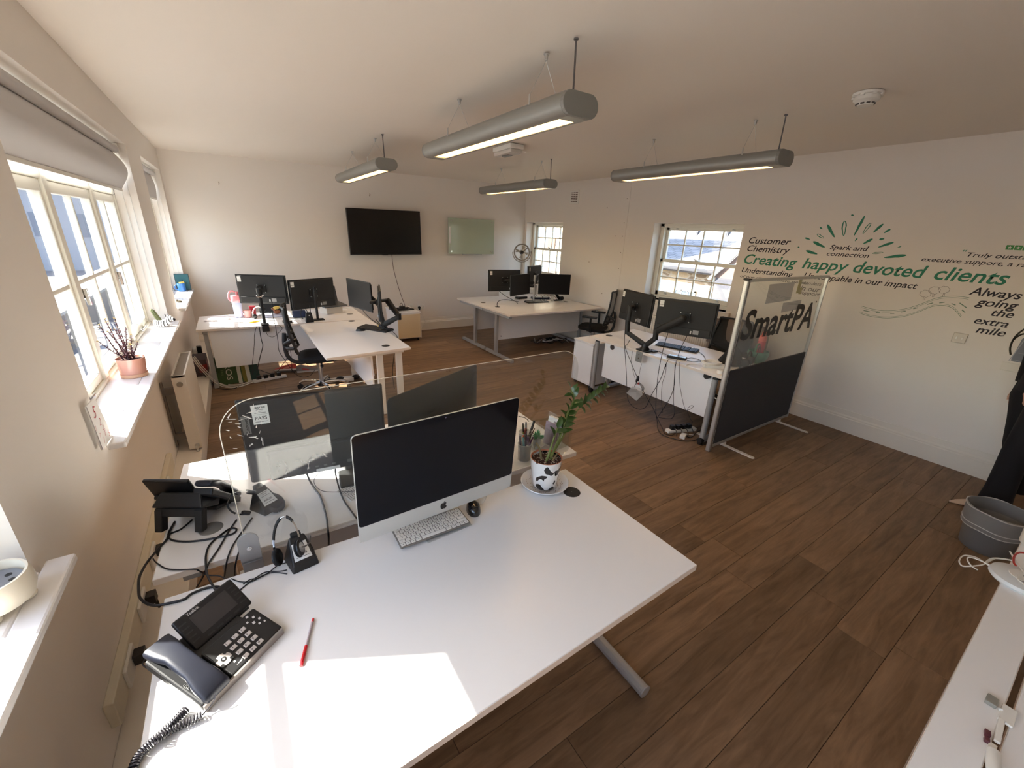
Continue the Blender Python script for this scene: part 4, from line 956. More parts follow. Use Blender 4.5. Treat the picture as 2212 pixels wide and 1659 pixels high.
def imac(label, loc, yaw, pit, W, H, front=True):
    t = thing('all_in_one_computer', label, 'computer', loc, rot=(-RAD(pit), 0, RAD(yaw)))
    s = -1 if front else 1
    def rr(w_, h, r_, n=5):
        return [(sx*(w_/2-r_)+r_*cos(a), sz*(h/2-r_)+r_*sin(a)) for (sx, sz, a0) in ((1,1,0),(-1,1,pi/2),(-1,-1,pi),(1,-1,1.5*pi)) for a in [a0 + k*pi/2/n for k in range(n+1)]]
    ring = lambda w_, h, y, dz=0, r_=.018: [(x, y, z+dz) for x, z in rr(w_, h, r_)]
    g = G(); g.loft([ring(W, H, s*.0025), ring(W, H, -s*.003), ring(W-.02, H-.02, -s*.008), ring(W*.62, H*.58, -s*.035, -.02), ring(W*.3, H*.3, -s*.046, -.04)])
    g.obj('housing', mat('space_grey_housing', (52, 51, 52), .4, metal=.3) if not front else mALU2, t, smooth=True)
    ch = .155*H
    g = G(); g.loft([[(x, s*.0026, z+ch/2) for x, z in rr(W-.004, H-ch-.003, .014)], [(x, s*.0036, z+ch/2) for x, z in rr(W-.004, H-ch-.003, .014)]]); g.obj('screen_glass', mSCR, t)
    g = G(); g.bb((-W/2+.003, s*.0026, -H/2+.003), (W/2-.003, s*.0032, -H/2+ch)); g.obj('chin', mALU2, t)
    if front:
        apple(.0, -H/2+ch*.5, ch*.42, -.0042, mat('emblem_black', (18, 18, 20), .3), t)
        g = G(); g.cyl((0, -.0038, H/2-.012), (0, -.0048, H/2-.012), .003, n=10); g.obj('camera_eye', mat('webcam', (90, 90, 110), .2), t)
    else:
        pass
    return t
mALU2 = mat('bright_aluminium', (205, 205, 202), .38, metal=.25)
iA = imac('dark-screened aluminium computer standing on the foreground desk', (.567, 1.300, 1.025), 2.3, -4.8, .68, .462)
g = G(); g.bb((-.10, -.075, -.295), (.10, .13, -.289)); g.obj('foot', mALU2, iA, bevel=.002)
g = G(); g._add([(-.095, .118, -.292), (.095, .118, -.292), (.095, .126, -.292), (-.095, .126, -.292), (-.08, .050, -.06), (.08, .050, -.06), (.08, .062, -.06), (-.08, .062, -.06)], [(0,3,2,1), (4,5,6,7), (0,1,5,4), (1,2,6,5), (2,3,7,6), (3,0,4,7)]); g.obj('stand', mALU2, iA)
iB = imac('grey-backed computer with fruit emblem behind the clear screen, turned aside', (.722, 1.715, 1.012), 25, 0, .62, .43, front=False)
apple(-.085, .055, .085, -.052, mat('emblem_black', (18, 18, 20), .3), iB)
sticker(iB, -.255, .135, -.0125, .048, .068)
g = G(); g.bb((-.09, -.10, -.2815), (.09, .08, -.2755)); g.obj('foot', mat('space_grey_metal', (70, 70, 72), .4, metal=.4), iB, bevel=.002)
g = G(); g._add([(-.085, -.095, -.278), (.085, -.095, -.278), (.085, -.088, -.278), (-.085, -.088, -.278), (-.07, -.05, -.03), (.07, -.05, -.03), (.07, -.04, -.03), (-.07, -.04, -.03)], [(0,3,2,1), (4,5,6,7), (0,1,5,4), (1,2,6,5), (2,3,7,6), (3,0,4,7)]); g.obj('stand', MATS['space_grey_metal'], iB)
# the other all-in-one: matt dark back behind the acrylic
iL = thing('all_in_one_computer', 'wide matt black computer back behind the clear screen, grey name tab and white label', 'computer', (.20, 1.835, 1.025), rot=(0, 0, RAD(-7)))
G().bb((-.287, 0, -.195), (.287, .014, .190)).obj('bezel', mBLK, iL, bevel=.004)
G().bb((-.28, .0142, -.165), (.28, .0152, .182)).obj('screen', mSCRM, iL)
G().bb((-.282, -.016, -.19), (.282, .002, .187)).obj('back_shell', mat('slate_black_shell', (42, 42, 46), .5), iL, bevel=.008)
G().bb((-.21, -.040, -.185), (.21, -.012, -.04)).obj('lower_bay', MATS['slate_black_shell'], iL, bevel=.012)
g = G(); g.box((-.262, -.0165, .085), (.028, .001, .082)); g.obj('name_tab', mat('name_tab_grey', (120, 120, 120), .35, metal=.5), iL)
text('Lenovo', (-.253, -.0172, .05), (0, 0, 1), (-1, 0, 0), mat('tab_print', (30, 30, 32), .5), 'print', iL, width=.068, height=.014, bold=.015)
sticker(iL, -.205, .125, -.0168, .060, .086)
g = G(); g.box((.02, -.0415, -.172), (.10, .001, .016)); g.obj('serial_label', mSTK, iL)
g = G()
for k in range(4): g.box((-.06 + k*.035, -.041, -.15), (.014, .003, .007))
g.box((.13, -.041, -.15), (.055, .001, .014)); g.obj('port', mat('port_grey', (110, 110, 112), .4), iL)
g = G(); g.box((.16, .03, -.285), (.20, .15, .014)); g.obj('foot', mBLK2, iL, bevel=.006); g = G(); g.box((.17, .03, -.20), (.06, .02, .18)); g.obj('stand', mBLK2, iL, bevel=.006)
# ---------------------------------------------------------------- clear screen between the near desks
t = thing('acrylic_screen', 'large clear acrylic screen with rounded corners standing between the two near desks', 'desk screen', (.65, 1.50, .745))
def rrect(x0, x1, z0, z1, r, n=10, rb=.02):
    out = []
    for (cx, cz, a0, rr) in ((x1-r, z1-r, 0, r), (x0+r, z1-r, pi/2, r), (x0+rb, z0+rb, pi, rb), (x1-rb*3, z0+rb*3, 1.5*pi, rb*3)):
        for k in range(n+1): a = a0 + k*pi/2/n; out.append((cx + rr*cos(a), cz + rr*sin(a)))
    return out
pr = rrect(-.775, .765, .005, .606, .115)
g = G(Matrix(((1,0,0,0),(0,0,-1,0),(0,1,0,0),(0,0,0,1)))); g.prism(pr, -.0025, .0025)
o = g.obj('acrylic_sheet', mACR, t)
g = G(); pe = pr + [pr[0]]
g.tube([(x, 0, z) for x, z in pr[4:-18]], .0016, n=5, sm=0); g.obj('polished_edge', mat('edge_glint', (235, 226, 208), .15, spec=1), t, smooth=True)
random.seed(5); g = G()
for k in range(46):     # scuffs and peeled film in the top left corner and along the tape line
    if k < 26: x, z = -.775 + .02 + random.random()*.10, .44 + random.random()*.14
    else: x, z = -.66 + random.random()*.19, .335 + random.choice((0, .012, -.03))*random.random()
    a = random.uniform(0, pi); l = random.uniform(.004, .016); wq = random.uniform(.0006, .0022)
    if (x+.66)**2 + (z-.49)**2 > .0121 and x < -.66: continue
    d = Vector((cos(a), 0, sin(a)))*l; n_ = Vector((-sin(a), 0, cos(a)))*wq; c = Vector((x, -.0032, z)); g._add([c-d-n_, c+d-n_*.3, c+d+n_*.4, c-d*.6+n_], [(0,1,2,3)])
k = g.obj('scuff_marks', mat('white_scuff', (225, 220, 212), .8), t); k['kind'] = 'stuff'
for name_x, lab in ((-.115, 0), (1.22, 1)):
    px = name_x - .65
    g = G(); M_ = Matrix(((1,0,0,px),(0,0,-1,-.012),(0,1,0,0),(0,0,0,1)))
    g.M = M_ @ Matrix.Translation((0, 0, 0)); arc = [(.033*cos(a), .075+.033*sin(a)) for a in [pi*k/10 for k in range(11)]]
    g.prism([(-.033, -.015), (.033, -.015)] + arc, -.003, .003); bk = g.obj('screen_bracket', mSILV, t, bevel=.0015)
    g = G(); g.box((px, .004, -.012), (.066, .036, .005)); g.box((px, .006, -.045), (.066, .004, .062)); g.box((px, -.012, -.015), (.066, .006, .012)); g.obj('screen_bracket', mSILV, t, bevel=.0015)
    g = G(); g.cyl((px, -.0155, .045), (px, -.019, .045), .008, n=16); g.cyl((px, -.019, .045), (px, -.021, .045), .004, n=10); g.obj('screw', mCHR, t, smooth=True)
# ---------------------------------------------------------------- keyboards and mice
def keyboard_white():
    t = thing('white_keyboard', 'white low-profile keyboard resting on the foot of the foreground computer', 'keyboard', (.512, 1.312, .7425), rz=RAD(-.5))
    W, D = .298, .118
    g = G(); g.bb((-W/2, -D/2, 0), (W/2, D/2, .006)); g.obj('base', mat('keyboard_base', (132, 126, 120), .4, metal=.2), t, bevel=.003)
    mK = mat('white_keycap', (236, 232, 226), .5); mKL = mat('key_legend', (120, 118, 118), .6)
    P_ = .0202; random.seed(2)
    rows = [([1.5] + [1]*12 + [1.0], .8), ([1]*13 + [1.5], 1), ([1.5] + [1]*12 + [1.0], 1), ([1.75] + [1]*11 + [1.75], 1), ([1.25] + [1]*11 + [2.25], 1), ([1.0, 1.0, 1.0, 1.25, 5.2, 1.25, 1.0, .95, .95, .95], 1)]
    cache = {}
    y = D/2 - .006
    legs = []
    for row, hh in rows:
        tot = sum(row); sc = (W-.008)/tot; x = -W/2 + .004; h = hh * .0186
        for wk in row:
            ww = wk*sc - .0030; key = (round(ww, 4), hh)
            if key not in cache:
                g = G(); g.box((0, 0, .0015), (ww, h-.0030, .003)); o = g.obj('key', mK, t, bevel=.0012, seg=2); cache[key] = o.data; o.location = (x+wk*sc/2, y-h/2, .006)
            else:
                o = bpy.data.objects.new('key', cache[key]); COL.objects.link(o); o.parent = t; o.location = (x+wk*sc/2, y-h/2, .006)
                md = o.modifiers.new('bevel', 'BEVEL'); md.width = .0012; md.segments = 2
            if wk < 2: legs.append((x+wk*sc/2, y-h/2))
            x += wk*sc
        y -= h
    g = G()
    for (x, y) in legs: g.box((x+random.uniform(-.001,.001), y, .00915), (random.uniform(.0025, .005), .0035, .0002))
    k = g.obj('key_legends', mKL, t); k['kind'] = 'stuff'
keyboard_white()
def mouse(label, loc, rz, m, m2=None, L=.105, W=.06, H=.034, flat=False):
    t = thing('computer_mouse', label, 'mouse', loc, rz)
    g = G(); rings = []
    n = 20
    for j in range(7):
        s_ = j/6; z = H * sin(s_*pi/2); k = cos(s_*pi/2)**.55 if s_ < 1 else .02
        rings.append([(W/2*k*cos(a)*(1-.06*sin(a)), L/2*k*sin(a) - (0 if flat else .008)*s_, z) for a in [2*pi*i/n for i in range(n)]])
    g.loft(rings); g.obj('shell', m, t, smooth=True)
    if not flat:
        g = G(); g.cyl((-.004, L*.24, H*.86), (.004, L*.24, H*.86), .009, n=14); g.obj('scroll_wheel', m2 or mBLK2, t, smooth=True)
        g = G(); g.box((0, L*.12, H*.93), (.0015, L*.3, .004), rx=-.35); g.obj('button_gap', m2 or mBLK2, t)
    return t
mouse('glossy black mouse half under the foreground computer', (.722, 1.345, .73), -.30, mat('gloss_black', (16, 16, 20), .1, coat=.6), L=.112, W=.064, H=.038)
mouse('white flat mouse behind the black one under the foreground computer', (.79, 1.405, .73), -.75, mat('gloss_white', (232, 230, 226), .15, coat=.5), L=.113, W=.057, H=.02, flat=True)
def keyboard_black(label, c, rz, W=.44, D=.13):
    t = thing('black_keyboard', label, 'keyboard', (c[0], c[1], .73), rz)
    g = G(); g._add([(-W/2, -D/2, 0), (W/2, -D/2, 0), (W/2, D/2, 0), (-W/2, D/2, 0), (-W/2, -D/2, .010), (W/2, -D/2, .010), (W/2, D/2, .024), (-W/2, D/2, .024)], [(0,3,2,1), (4,5,6,7), (0,1,5,4), (1,2,6,5), (2,3,7,6), (3,0,4,7)]); g.obj('base', mBLK, t, bevel=.003)
    g = G(); s_ = .014/D
    for r_ in range(6):
        for c_ in range(22):
            if c_ in (15, 18) : continue
            x, y = -W/2+.018+c_*(W-.036)/21, -D/2+.016+r_*(D-.032)/5
            g.box((x, y, .0125 + (y+D/2)*s_ + .002), ((W-.036)/21*.84, (D-.032)/5*.82, .005), rx=math.atan(s_))
    k = g.obj('keys', mat('keycap_black', (46, 46, 48), .45), t); k['kind'] = 'stuff'
    return t
keyboard_black('black keyboard under the bent double monitor arm on the projecting desk', (1.305, 4.95), RAD(-58), .44, .15)
keyboard_black('black keyboard on the far desks in front of the arm post', (4.45, 5.95), RAD(-4), .44, .15)
keyboard_black('long black keyboard on the desk behind the two monitors by the partition', (4.06, 2.735), RAD(-72), .46, .13)
keyboard_black('black keyboard behind the matt black computer back on the desk behind the clear screen', (.50, 2.10), RAD(-3), .40, .13)
mouse('small black mouse left of the keyboard on the projecting left desk', (1.135, 4.955, .73), 1.35, mBLK, L=.11, W=.065, H=.035)
t = thing('candy_packet', 'tiny yellow and blue packet on the keyboard of the projecting left desk', 'packet', (1.36, 4.97, .755), rz=.4)
G().box((0, 0, .012), (.035, .02, .045), rx=.4).obj('wrapper', mat('yellow_wrapper', (214, 180, 110), .5), t, bevel=.004); G().box((0, -.0115, .016), (.022, .002, .02), rx=.4).obj('print_patch', mat('blue_print', (70, 100, 170), .5), t)
# ---------------------------------------------------------------- desk phones
def desk_phone(label, loc, rz, tilt=0.0, near=True):
    t = thing('desk_phone', label, 'telephone', loc, rot=(tilt, 0, rz))
    mPH = mat('phone_black', (22, 22, 24), .45, bump=.08, bscale=500); mPN = mat('phone_navy', (30, 33, 44), .38)
    def Z(y): return .024 + (y + .085) * .26       # sloping top of the base
    # base wedge
    def slab(x0, x1, y0, y1, zt=0, name='base', m=mPH, bev=.006, th=None):
        g = G(); b0 = 0 if th is None else None
        z = lambda y: Z(y) + zt
        bot = (lambda y: max(.0, Z(y)+zt-th)) if th is not None else (lambda y: max(0, Z(y)-.030))
        g._add([(x0, y0, bot(y0)), (x1, y0, bot(y0)), (x1, y1, bot(y1)), (x0, y1, bot(y1)), (x0, y0, z(y0)), (x1, y0, z(y0)), (x1, y1, z(y1)), (x0, y1, z(y1))], [(0,3,2,1), (4,5,6,7), (0,1,5,4), (1,2,6,5), (2,3,7,6), (3,0,4,7)])
        return g.obj(name, m, t, bevel=bev, seg=3)
    slab(-.048, .114, -.082, .030); slab(-.125, -.05, -.082, .12)
    slab(-.124, .112, -.0865, -.081, -.002, 'front_strip', mat('phone_grey_strip', (150, 143, 138), .45, metal=.2), .001)
    g = G(); g._add([(-.10, .02, .0), (.09, .02, .0), (.09, .13, .0), (-.10, .13, .0), (-.10, .02, .035), (.09, .02, .035), (.07, .12, .06), (-.08, .12, .06)], [(0,3,2,1), (4,5,6,7), (0,1,5,4), (1,2,6,5), (2,3,7,6), (3,0,4,7)]); g.obj('stand', mPH, t, bevel=.006)
    # handset
    g = G(); rings = []
    for y, w_, hh, dz in ((-.092, .060, .012, .010), (-.086, .066, .026, .012), (-.05, .064, .030, .018), (-.02, .052, .024, .030), (.05, .050, .024, .034), (.085, .062, .028, .024), (.120, .066, .026, .016), (.127, .060, .012, .012)):
        zc = Z(y) + dz; cx = -.089
        rings.append([(cx + w_/2*(abs(cos(a))**.5)*(1 if cos(a) >= 0 else -1), y, zc + hh/2*(abs(sin(a))**.6)*(1 if sin(a) >= 0 else -1)) for a in [2*pi*i/20 for i in range(20)]])
    g.loft(rings); hs = g.obj('handset', mPN, t, smooth=True)
    g = G()
    for k in range(4): g.box((-.119, -.035 + k*.005, Z(-.03)+.018), (.004, .0025, .008))
    g.obj('speaker_slots', mBLK, t)
    sl = math.atan(.26)
    def on(x, y, zt=0): return Vector((x, y, Z(y) + zt))
    ux, uy = Vector((1, 0, 0)), Vector((0, cos(sl), sin(sl)))
    if near: text('HD', on(-.094, -.078, .0262), ux, uy, mat('pale_print', (190, 188, 186), .5), 'print', t, width=.013, height=.0065, bold=.02)
    mKY = mat('phone_key', (186, 178, 172), .5); first = None
    labs = ['1', '2', '3', '4', '5', '6', '7', '8', '9', '*', '0', '#']
    for i, L in enumerate(labs):
        x, y = .006 + (i % 3)*.0225, -.003 - (i//3)*.0215
        if first is None:
            g = G(); g.box((0, 0, 0), (.0165, .0125, .0035)); first = g.obj('key', mKY, t, bevel=.002); k = first
        else:
            k = bpy.data.objects.new('key', first.data); COL.objects.link(k); k.parent = t; md = k.modifiers.new('b', 'BEVEL'); md.width = .002; md.segments = 2
        k.location = on(x, y, .0015); k.rotation_euler = (sl, 0, 0)
        if near: text(L, on(x-.0055, y-.003, .0035), ux, uy, mGREY, 'print', t, height=.0058 if L != '*' else .003, bold=.02)
    # navigation pad
    n_ = Vector((0, -sin(sl), cos(sl))); c = on(-.028, -.030)
    g = G(); g.cyl(c, c + n_*.0025, .019, n=32); g.obj('navigation_pad', mKY, t, bevel=.0008)
    g = G(); g.cyl(c + n_*.002, c + n_*.0035, .0065, n=20)
    for k in range(4):
        a = pi/4 + k*pi/2; q = c + ux*(.0185*cos(a)) + uy*(.0185*sin(a)); g.cyl(q + n_*.001, q + n_*.0035, .0048, n=14)
    g.obj('navigation_button', mPH, t)
    g = G(); q = c + n_*.0038; g.cyl(q, q + n_*.0003, .003, n=10)
    for (x, y, s_) in ((.083, .018, .004), (.092, .004, .004), (.098, -.012, .004), (.072, .004, .0035), (.081, -.010, .0045), (.088, -.024, .0035), (.100, -.030, .003), (-.018, -.056, .003), (.004, -.072, .0028)):
        p = on(x, y, .0006); g._add([p - ux*s_ - uy*s_*.8, p + ux*s_*.6 - uy*s_, p + ux*s_ + uy*s_*.7, p - ux*s_*.5 + uy*s_], [(0,1,2,3)])
    p = on(-.022, -.068, .0006); g._add([p, p + ux*.016 - uy*.001, p + ux*.020 + uy*.004], [(0,1,2)])
    g.obj('key_symbols', mat('symbol_white', (205, 202, 200), .5), t)
    # tilting display: centre and slope measured
    th = RAD(40)
    R3 = Matrix.Rotation(th, 4, 'X'); g = G(Matrix.Translation((.045, .098, .074)) @ R3)
    g.box((0, 0, 0), (.172, .104, .016)); dp = g.obj('display_housing', mPH, t, bevel=.006, seg=3)
    Mx = Matrix.Translation((.045, .098, .074)) @ R3
    g = G(Mx); g.box((.002, .004, .0083), (.105, .060, .0008)); g.obj('display', mat('phone_display', (58, 54, 54), .3), t)
    g = G(Mx)
    for s_ in (-1, 1):
        for k in range(5): g.box((s_*.070, .030 - k*.0145, .0086), (.018, .0035, .001))
    for k in range(4): g.box((-.037 + k*.026, -.040, .0086), (.018, .0045, .001))
    g.obj('soft_key', mat('soft_key_black', (40, 40, 42), .35), t)
    if near:
        o3 = Mx @ Vector((-.052, .0385, .0087)); text('Yealink', o3, R3.to_3x3() @ Vector((1,0,0)), R3.to_3x3() @ Vector((0,1,0)), mat('pale_print', (190, 188, 186), .5), 'print', t, width=.034, height=.0085, bold=.02)
    g = G(Mx); g.box((0, -.045, -.012), (.10, .016, .02)); g.cyl((-.075, -.048, -.012), (.075, -.048, -.012), .010, n=14); g.obj('display_hinge', mPH, t)
    return t
ph = desk_phone('black and navy desk phone in the foreground, screen tilted, handset on its left', (-.19, 1.11, .73), RAD(37))
def coil(pts, R=.0085, r=.0021, turns_per_m=260, n=7):
    """a coiled lead following a path"""
    g = G(); p = [Vector(q) for q in pts]; dense = []
    for i in range(len(p)-1):
        p0, p1, p2, p3 = p[max(i-1,0)], p[i], p[i+1], p[min(i+2,len(p)-1)]
        for k in range(12): tt = k/12; dense.append(.5*((2*p1)+(p2-p0)*tt+(2*p0-5*p1+4*p2-p3)*tt*tt+(3*p1-p0-3*p2+p3)*tt**3))
    dense.append(p[-1]); L = [0]
    for i in range(1, len(dense)): L.append(L[-1] + (dense[i]-dense[i-1]).length)
    tot = L[-1]; N_ = int(tot*turns_per_m*10); out = []; j = 0; u = None
    for k in range(N_+1):
        s_ = tot*k/N_
        while j < len(L)-2 and L[j+1] < s_: j += 1
        f = (s_-L[j])/max(1e-9, L[j+1]-L[j]); c = dense[j].lerp(dense[j+1], f); d = (dense[j+1]-dense[j]).normalized()
        if u is None: u = d.orthogonal().normalized()
        u = (u - d*u.dot(d)).normalized(); v = d.cross(u); a = 2*pi*turns_per_m*s_
        out.append(c + u*R*cos(a) + v*R*sin(a))
    g.tube(out, r, n=6, sm=0); return g
mCOIL = mat('coiled_lead', (38, 36, 42), .35)
g = coil([P(402, 1532, .745), P(365, 1570, .745), P(330, 1602, .744), P(300, 1632, .742), P(286, 1665, .735), P(275, 1720, .70)], turns_per_m=200); g.obj('coiled_cord', mCOIL, None, smooth=True, label='black coiled handset cord curling off the left edge of the foreground desk', cat='cord')
g = coil([P(437, 1545, .742), P(400, 1562, .742), P(365, 1580, .742), P(334, 1600, .756)], turns_per_m=150, R=.0078); g.tube([P(437, 1545, .742), P(452, 1528, .748), P(463, 1512, .765), P(465, 1500, .775)], .0018, n=6); g.obj('coiled_cord', mCOIL, None, smooth=True, label='second looser run of coiled cord under the foreground phone handset', cat='cord')
# the phone behind, seen from its rear
desk_phone('black desk phone on the desk behind, seen from its raised back edge', (-.285, 1.90, .775), RAD(150), tilt=RAD(30), near=False)
t = thing('phone_stand', 'matt black stand with two legs under the rear desk phone', 'stand', (-.285, 1.90, .73), RAD(150))
g = G(); g.box((-.075, .10, .045), (.028, .035, .09), rx=.3); g.box((.075, .10, .045), (.028, .035, .09), rx=.3); g.box((0, .095, .078), (.18, .016, .035), rx=.35); g.box((0, -.03, .02), (.17, .10, .016), rx=.35); g.obj('frame', mBLK2, t, bevel=.004)
coil([P(560, 1062, .75), P(600, 1072, .745), P(612, 1090, .745), P(600, 1103, .745), P(584, 1098, .745), P(588, 1082, .75)], R=.0065, turns_per_m=220).obj('coiled_cord', mCOIL, None, smooth=True, label='small black coiled cord beside the headset on the rear desk', cat='cord')
# ---------------------------------------------------------------- headsets
def headset_dock(label, loc, rz, lab=True):
    t = thing('headset_dock', label, 'charging dock', loc, rz)
    g = G(); g._add([(-.045, -.045, 0), (.045, -.045, 0), (.052, .055, 0), (-.052, .055, 0), (-.040, -.036, .024), (.040, -.036, .024), (.026, .045, .092), (-.026, .045, .092)], [(0,3,2,1), (4,5,6,7), (0,1,5,4), (1,2,6,5), (2,3,7,6), (3,0,4,7)])
    g.obj('body', mBLK, t, bevel=.005)
    a = math.atan2(.068, .081)
    ux, uy = Vector((1,0,0)), Vector((0, cos(a), sin(a))); n_ = Vector((0, -sin(a), cos(a))); c = Vector((0, .000, .0545)) + n_*.0012
    if lab:
        g = G(); g._add([c - ux*.029 - uy*.033, c + ux*.029 - uy*.033, c + ux*.024 + uy*.030, c - ux*.024 + uy*.030], [(0,1,2,3)]); g.obj('test_label', mSTK, t)
        text('PASS', c - ux*.017 - uy*.016 + n_*.0003, ux, uy, mGREY, 'print', t, width=.034, height=.009, bold=.01)
        g = G()
        for zz, f in ((.024, .5), (.016, .3), (.008, .6), (-.024, .72)): p = c - ux*.029*f + uy*zz + n_*.0003; g._add([p, p + ux*.058*f, p + ux*.058*f + uy*.0016, p + uy*.0016], [(0,1,2,3)])
        g.obj('small_print', mGREY, t)
    g = G(); g.box((0, .05, .085), (.034, .022, .03)); g.obj('charging_cradle', mBLK2, t, bevel=.004)
    return t
def headset_at(label, a, b, apex, mic=True):
    x = (b - a); k = x.length/.156; x.normalize(); c = (a + b)/2; z = apex - c; z = (z - x*z.dot(x)); hz = z.length/.088; z.normalize(); y = z.cross(x)
    t = headset(label, (0, 0, 0), (0, 0, 0), mic); k = max(k, .62)
    Mx = Matrix((x, y, z)).transposed().to_4x4(); Mx.translation = c; t.rotation_euler = Mx.to_euler(); t.location = c; t.scale = (k, max(k, .85), max(hz, .62)); return t
headset_dock('black wedge headset dock with a PASS label on the foreground desk', (.040, 1.388, .73), RAD(8))
def headset(label, loc, rot, mic=True):
    """band arch in the local xz plane, ear pads at x=+-.075"""
    t = thing('headset', label, 'headset', loc, rot=rot)
    arc = [(.078*cos(a), 0, .088*sin(a)) for a in [pi*k/20 for k in range(21)]]
    g = G(); g.tube([(x, -.0035, z) for x, _, z in arc], .0016, n=6, sm=1); g.tube([(x, .0035, z) for x, _, z in arc], .0016, n=6, sm=1); g.obj('steel_band', mCHR, t, smooth=True)
    g = G(); g.tube(arc[11:19], .0062, n=8, sm=2); g.tube(arc[5:9], .0062, n=8, sm=2); g.obj('headband_sleeve', mBLK2, t, smooth=True)
    for s_ in (-1, 1):
        g = G(); g.tube([(s_*.078, 0, .004), (s_*.077, 0, -.02), (s_*.072, 0, -.035)], .0055, n=8); g.cyl((s_*.078, 0, -.030), (s_*.066, 0, -.030), .026, n=24); g.obj('ear_cup', mBLK, t, smooth=True)
        g = G(); g.lathe([(.001, 0), (.012, 0), (.016, .004), (.022, .010), (.027, .008), (.029, 0), (.026, -.006)], n=24); ob = g.obj('ear_cushion', mFAB, t, smooth=True); ob.location = (s_*.064, 0, -.030); ob.rotation_euler = (0, -s_*pi/2, 0)
    if mic:
        g = G(); g.tube([(.082, 0, -.030), (.088, .03, -.026), (.092, .055, -.015), (.090, .062, -.002)], .0022, n=6); g.ball((.088, .064, .003), (.007, .008, .006), n=10, m=6); g.obj('microphone_boom', mat('grey_boom', (100, 98, 98), .4), t, smooth=True)
        G().cyl((.079, 0, -.030), (.083, 0, -.030), .017, n=20).obj('ear_disc', mCHR, t, smooth=True)
    return t
headset_at('black headset with steel band leaning on the dock of the foreground desk', P(598, 1183, .80), P(641, 1165, .83), P(556, 1140, .84))
headset_dock('black headset dock on the rear desk beside the coiled cord', (-.04, 1.80, .73), RAD(30))
headset_at('black headset with a pale ring band on the rear desk dock, seen through the clear screen', P(520, 1108, .77), P(532, 1062, .84), P(497, 1078, .83), mic=False)
# ---------------------------------------------------------------- pen
t = thing('red_pen', 'red and clear ballpoint pen lying on the foreground desk', 'pen', (.007, 1.044, .7345), rz=math.atan2(1.119-.969, .035+.021))
g = G(); g.cyl((-.018, 0, 0), (.062, 0, 0), .0036, n=12); g.obj('clear_barrel', mat('clear_barrel', (214, 200, 205), .15, trans=.3), t, smooth=True)
g = G(); g.cyl((-.078, 0, 0), (-.018, 0, 0), .0046, n=12); g.box((-.048, 0, .0055), (.045, .003, .002)); g.obj('cap', mat('red_plastic', (214, 30, 40), .35), t, smooth=True)
g = G(); g.cyl((-.02, 0, 0), (.062, 0, 0), .0013, n=8); g.obj('ink_tube', mat('red_ink', (150, 40, 60), .4), t); g = G(); g.cyl((.062, 0, 0), (.074, 0, 0), .0037, .003, n=12); g.obj('end_plug', mat('red_plastic', (214, 30, 40), .35), t, smooth=True)
# ---------------------------------------------------------------- cow pot plant
t = thing('plant_saucer', 'white ceramic saucer under the cow-print pot', 'saucer', (1.112, 1.335, .73))
G().lathe([(.001, .004), (.07, .004), (.085, .010), (.112, .030), (.116, .031), (.118, .028), (.092, .004), (.078, 0), (.001, 0)], n=48).obj('dish', mat('white_glaze', (226, 226, 228), .15, coat=.5), t, smooth=True)
g = G(); random.seed(4)
for k in range(120):
    a = random.uniform(0, 2*pi); r_ = random.uniform(.062, .090); g.box((r_*cos(a), r_*sin(a), .009 + max(0, r_-.07)*.5), (.002, .003, .0012), rz=a)
k = g.obj('spilt_compost', mat('grit', (150, 130, 112), .9), t); k['kind'] = 'stuff'
def cow_mat():
    m = bpy.data.materials.new('cow_print_glaze'); m.use_nodes = True; nt = m.node_tree; b = nt.nodes['Principled BSDF']; N = nt.nodes.new; L = nt.links.new
    tc = N('ShaderNodeTexCoord'); mp = N('ShaderNodeMapping'); mp.inputs['Scale'].default_value = (24, 24, 30); mp.inputs['Location'].default_value = (3.3, 1.1, .4)
    n = N('ShaderNodeTexNoise'); n.inputs['Scale'].default_value = 1; n.inputs['Detail'].default_value = .6; n.inputs['Distortion'].default_value = .35
    L(tc.outputs['Object'], mp.inputs[0]); L(mp.outputs[0], n.inputs['Vector'])
    gt = N('ShaderNodeMath'); gt.operation = 'GREATER_THAN'; gt.inputs[1].default_value = .535; L(n.outputs['Fac'], gt.inputs[0])
    mx = N('ShaderNodeMixRGB'); mx.inputs[1].default_value = (.86, .86, .86, 1); mx.inputs[2].default_value = (.013, .012, .013, 1); L(gt.outputs[0], mx.inputs[0]); L(mx.outputs[0], b.inputs['Base Color'])
    b.inputs['Roughness'].default_value = .18; b.inputs['Coat Weight'].default_value = .5; return m
t = thing('potted_plant', 'green plant in a black and white cow-print pot on the foreground desk', 'potted plant', (1.112, 1.335, .738))
G().lathe([(.001, .0), (.055, .0), (.060, .006), (.064, .05), (.073, .105), (.076, .150), (.0765, .153)], n=48).obj('pot', cow_mat(), t, smooth=True)
G().lathe([(.0765, .153), (.073, .154), (.070, .146)], n=48).obj('pot_rim', mat('terracotta_rim', (176, 112, 84), .6), t, smooth=True)
mSOIL = mat('potting_soil', (62, 36, 26), .95, bump=1.0, bscale=120, var=.5, vscale=90)
G().lathe([(.071, .135), (.05, .141), (.02, .139), (.001, .142)], n=40).obj('soil', mSOIL, t, smooth=True)
g = G(); random.seed(6)
for k in range(110):
    a = random.uniform(0, 2*pi); r_ = .068*math.sqrt(random.random()); g.box((r_*cos(a), r_*sin(a), .142), (.0025, .003, .002), rz=a)
k = g.obj('perlite', mat('perlite', (210, 196, 180), .9), t); k['kind'] = 'stuff'
mLEAF = mat('zz_leaf', (52, 84, 34), .28, coat=.3, var=.25, vscale=14); mSTEM = mat('zz_stem', (104, 118, 62), .45, var=.2, vscale=20)
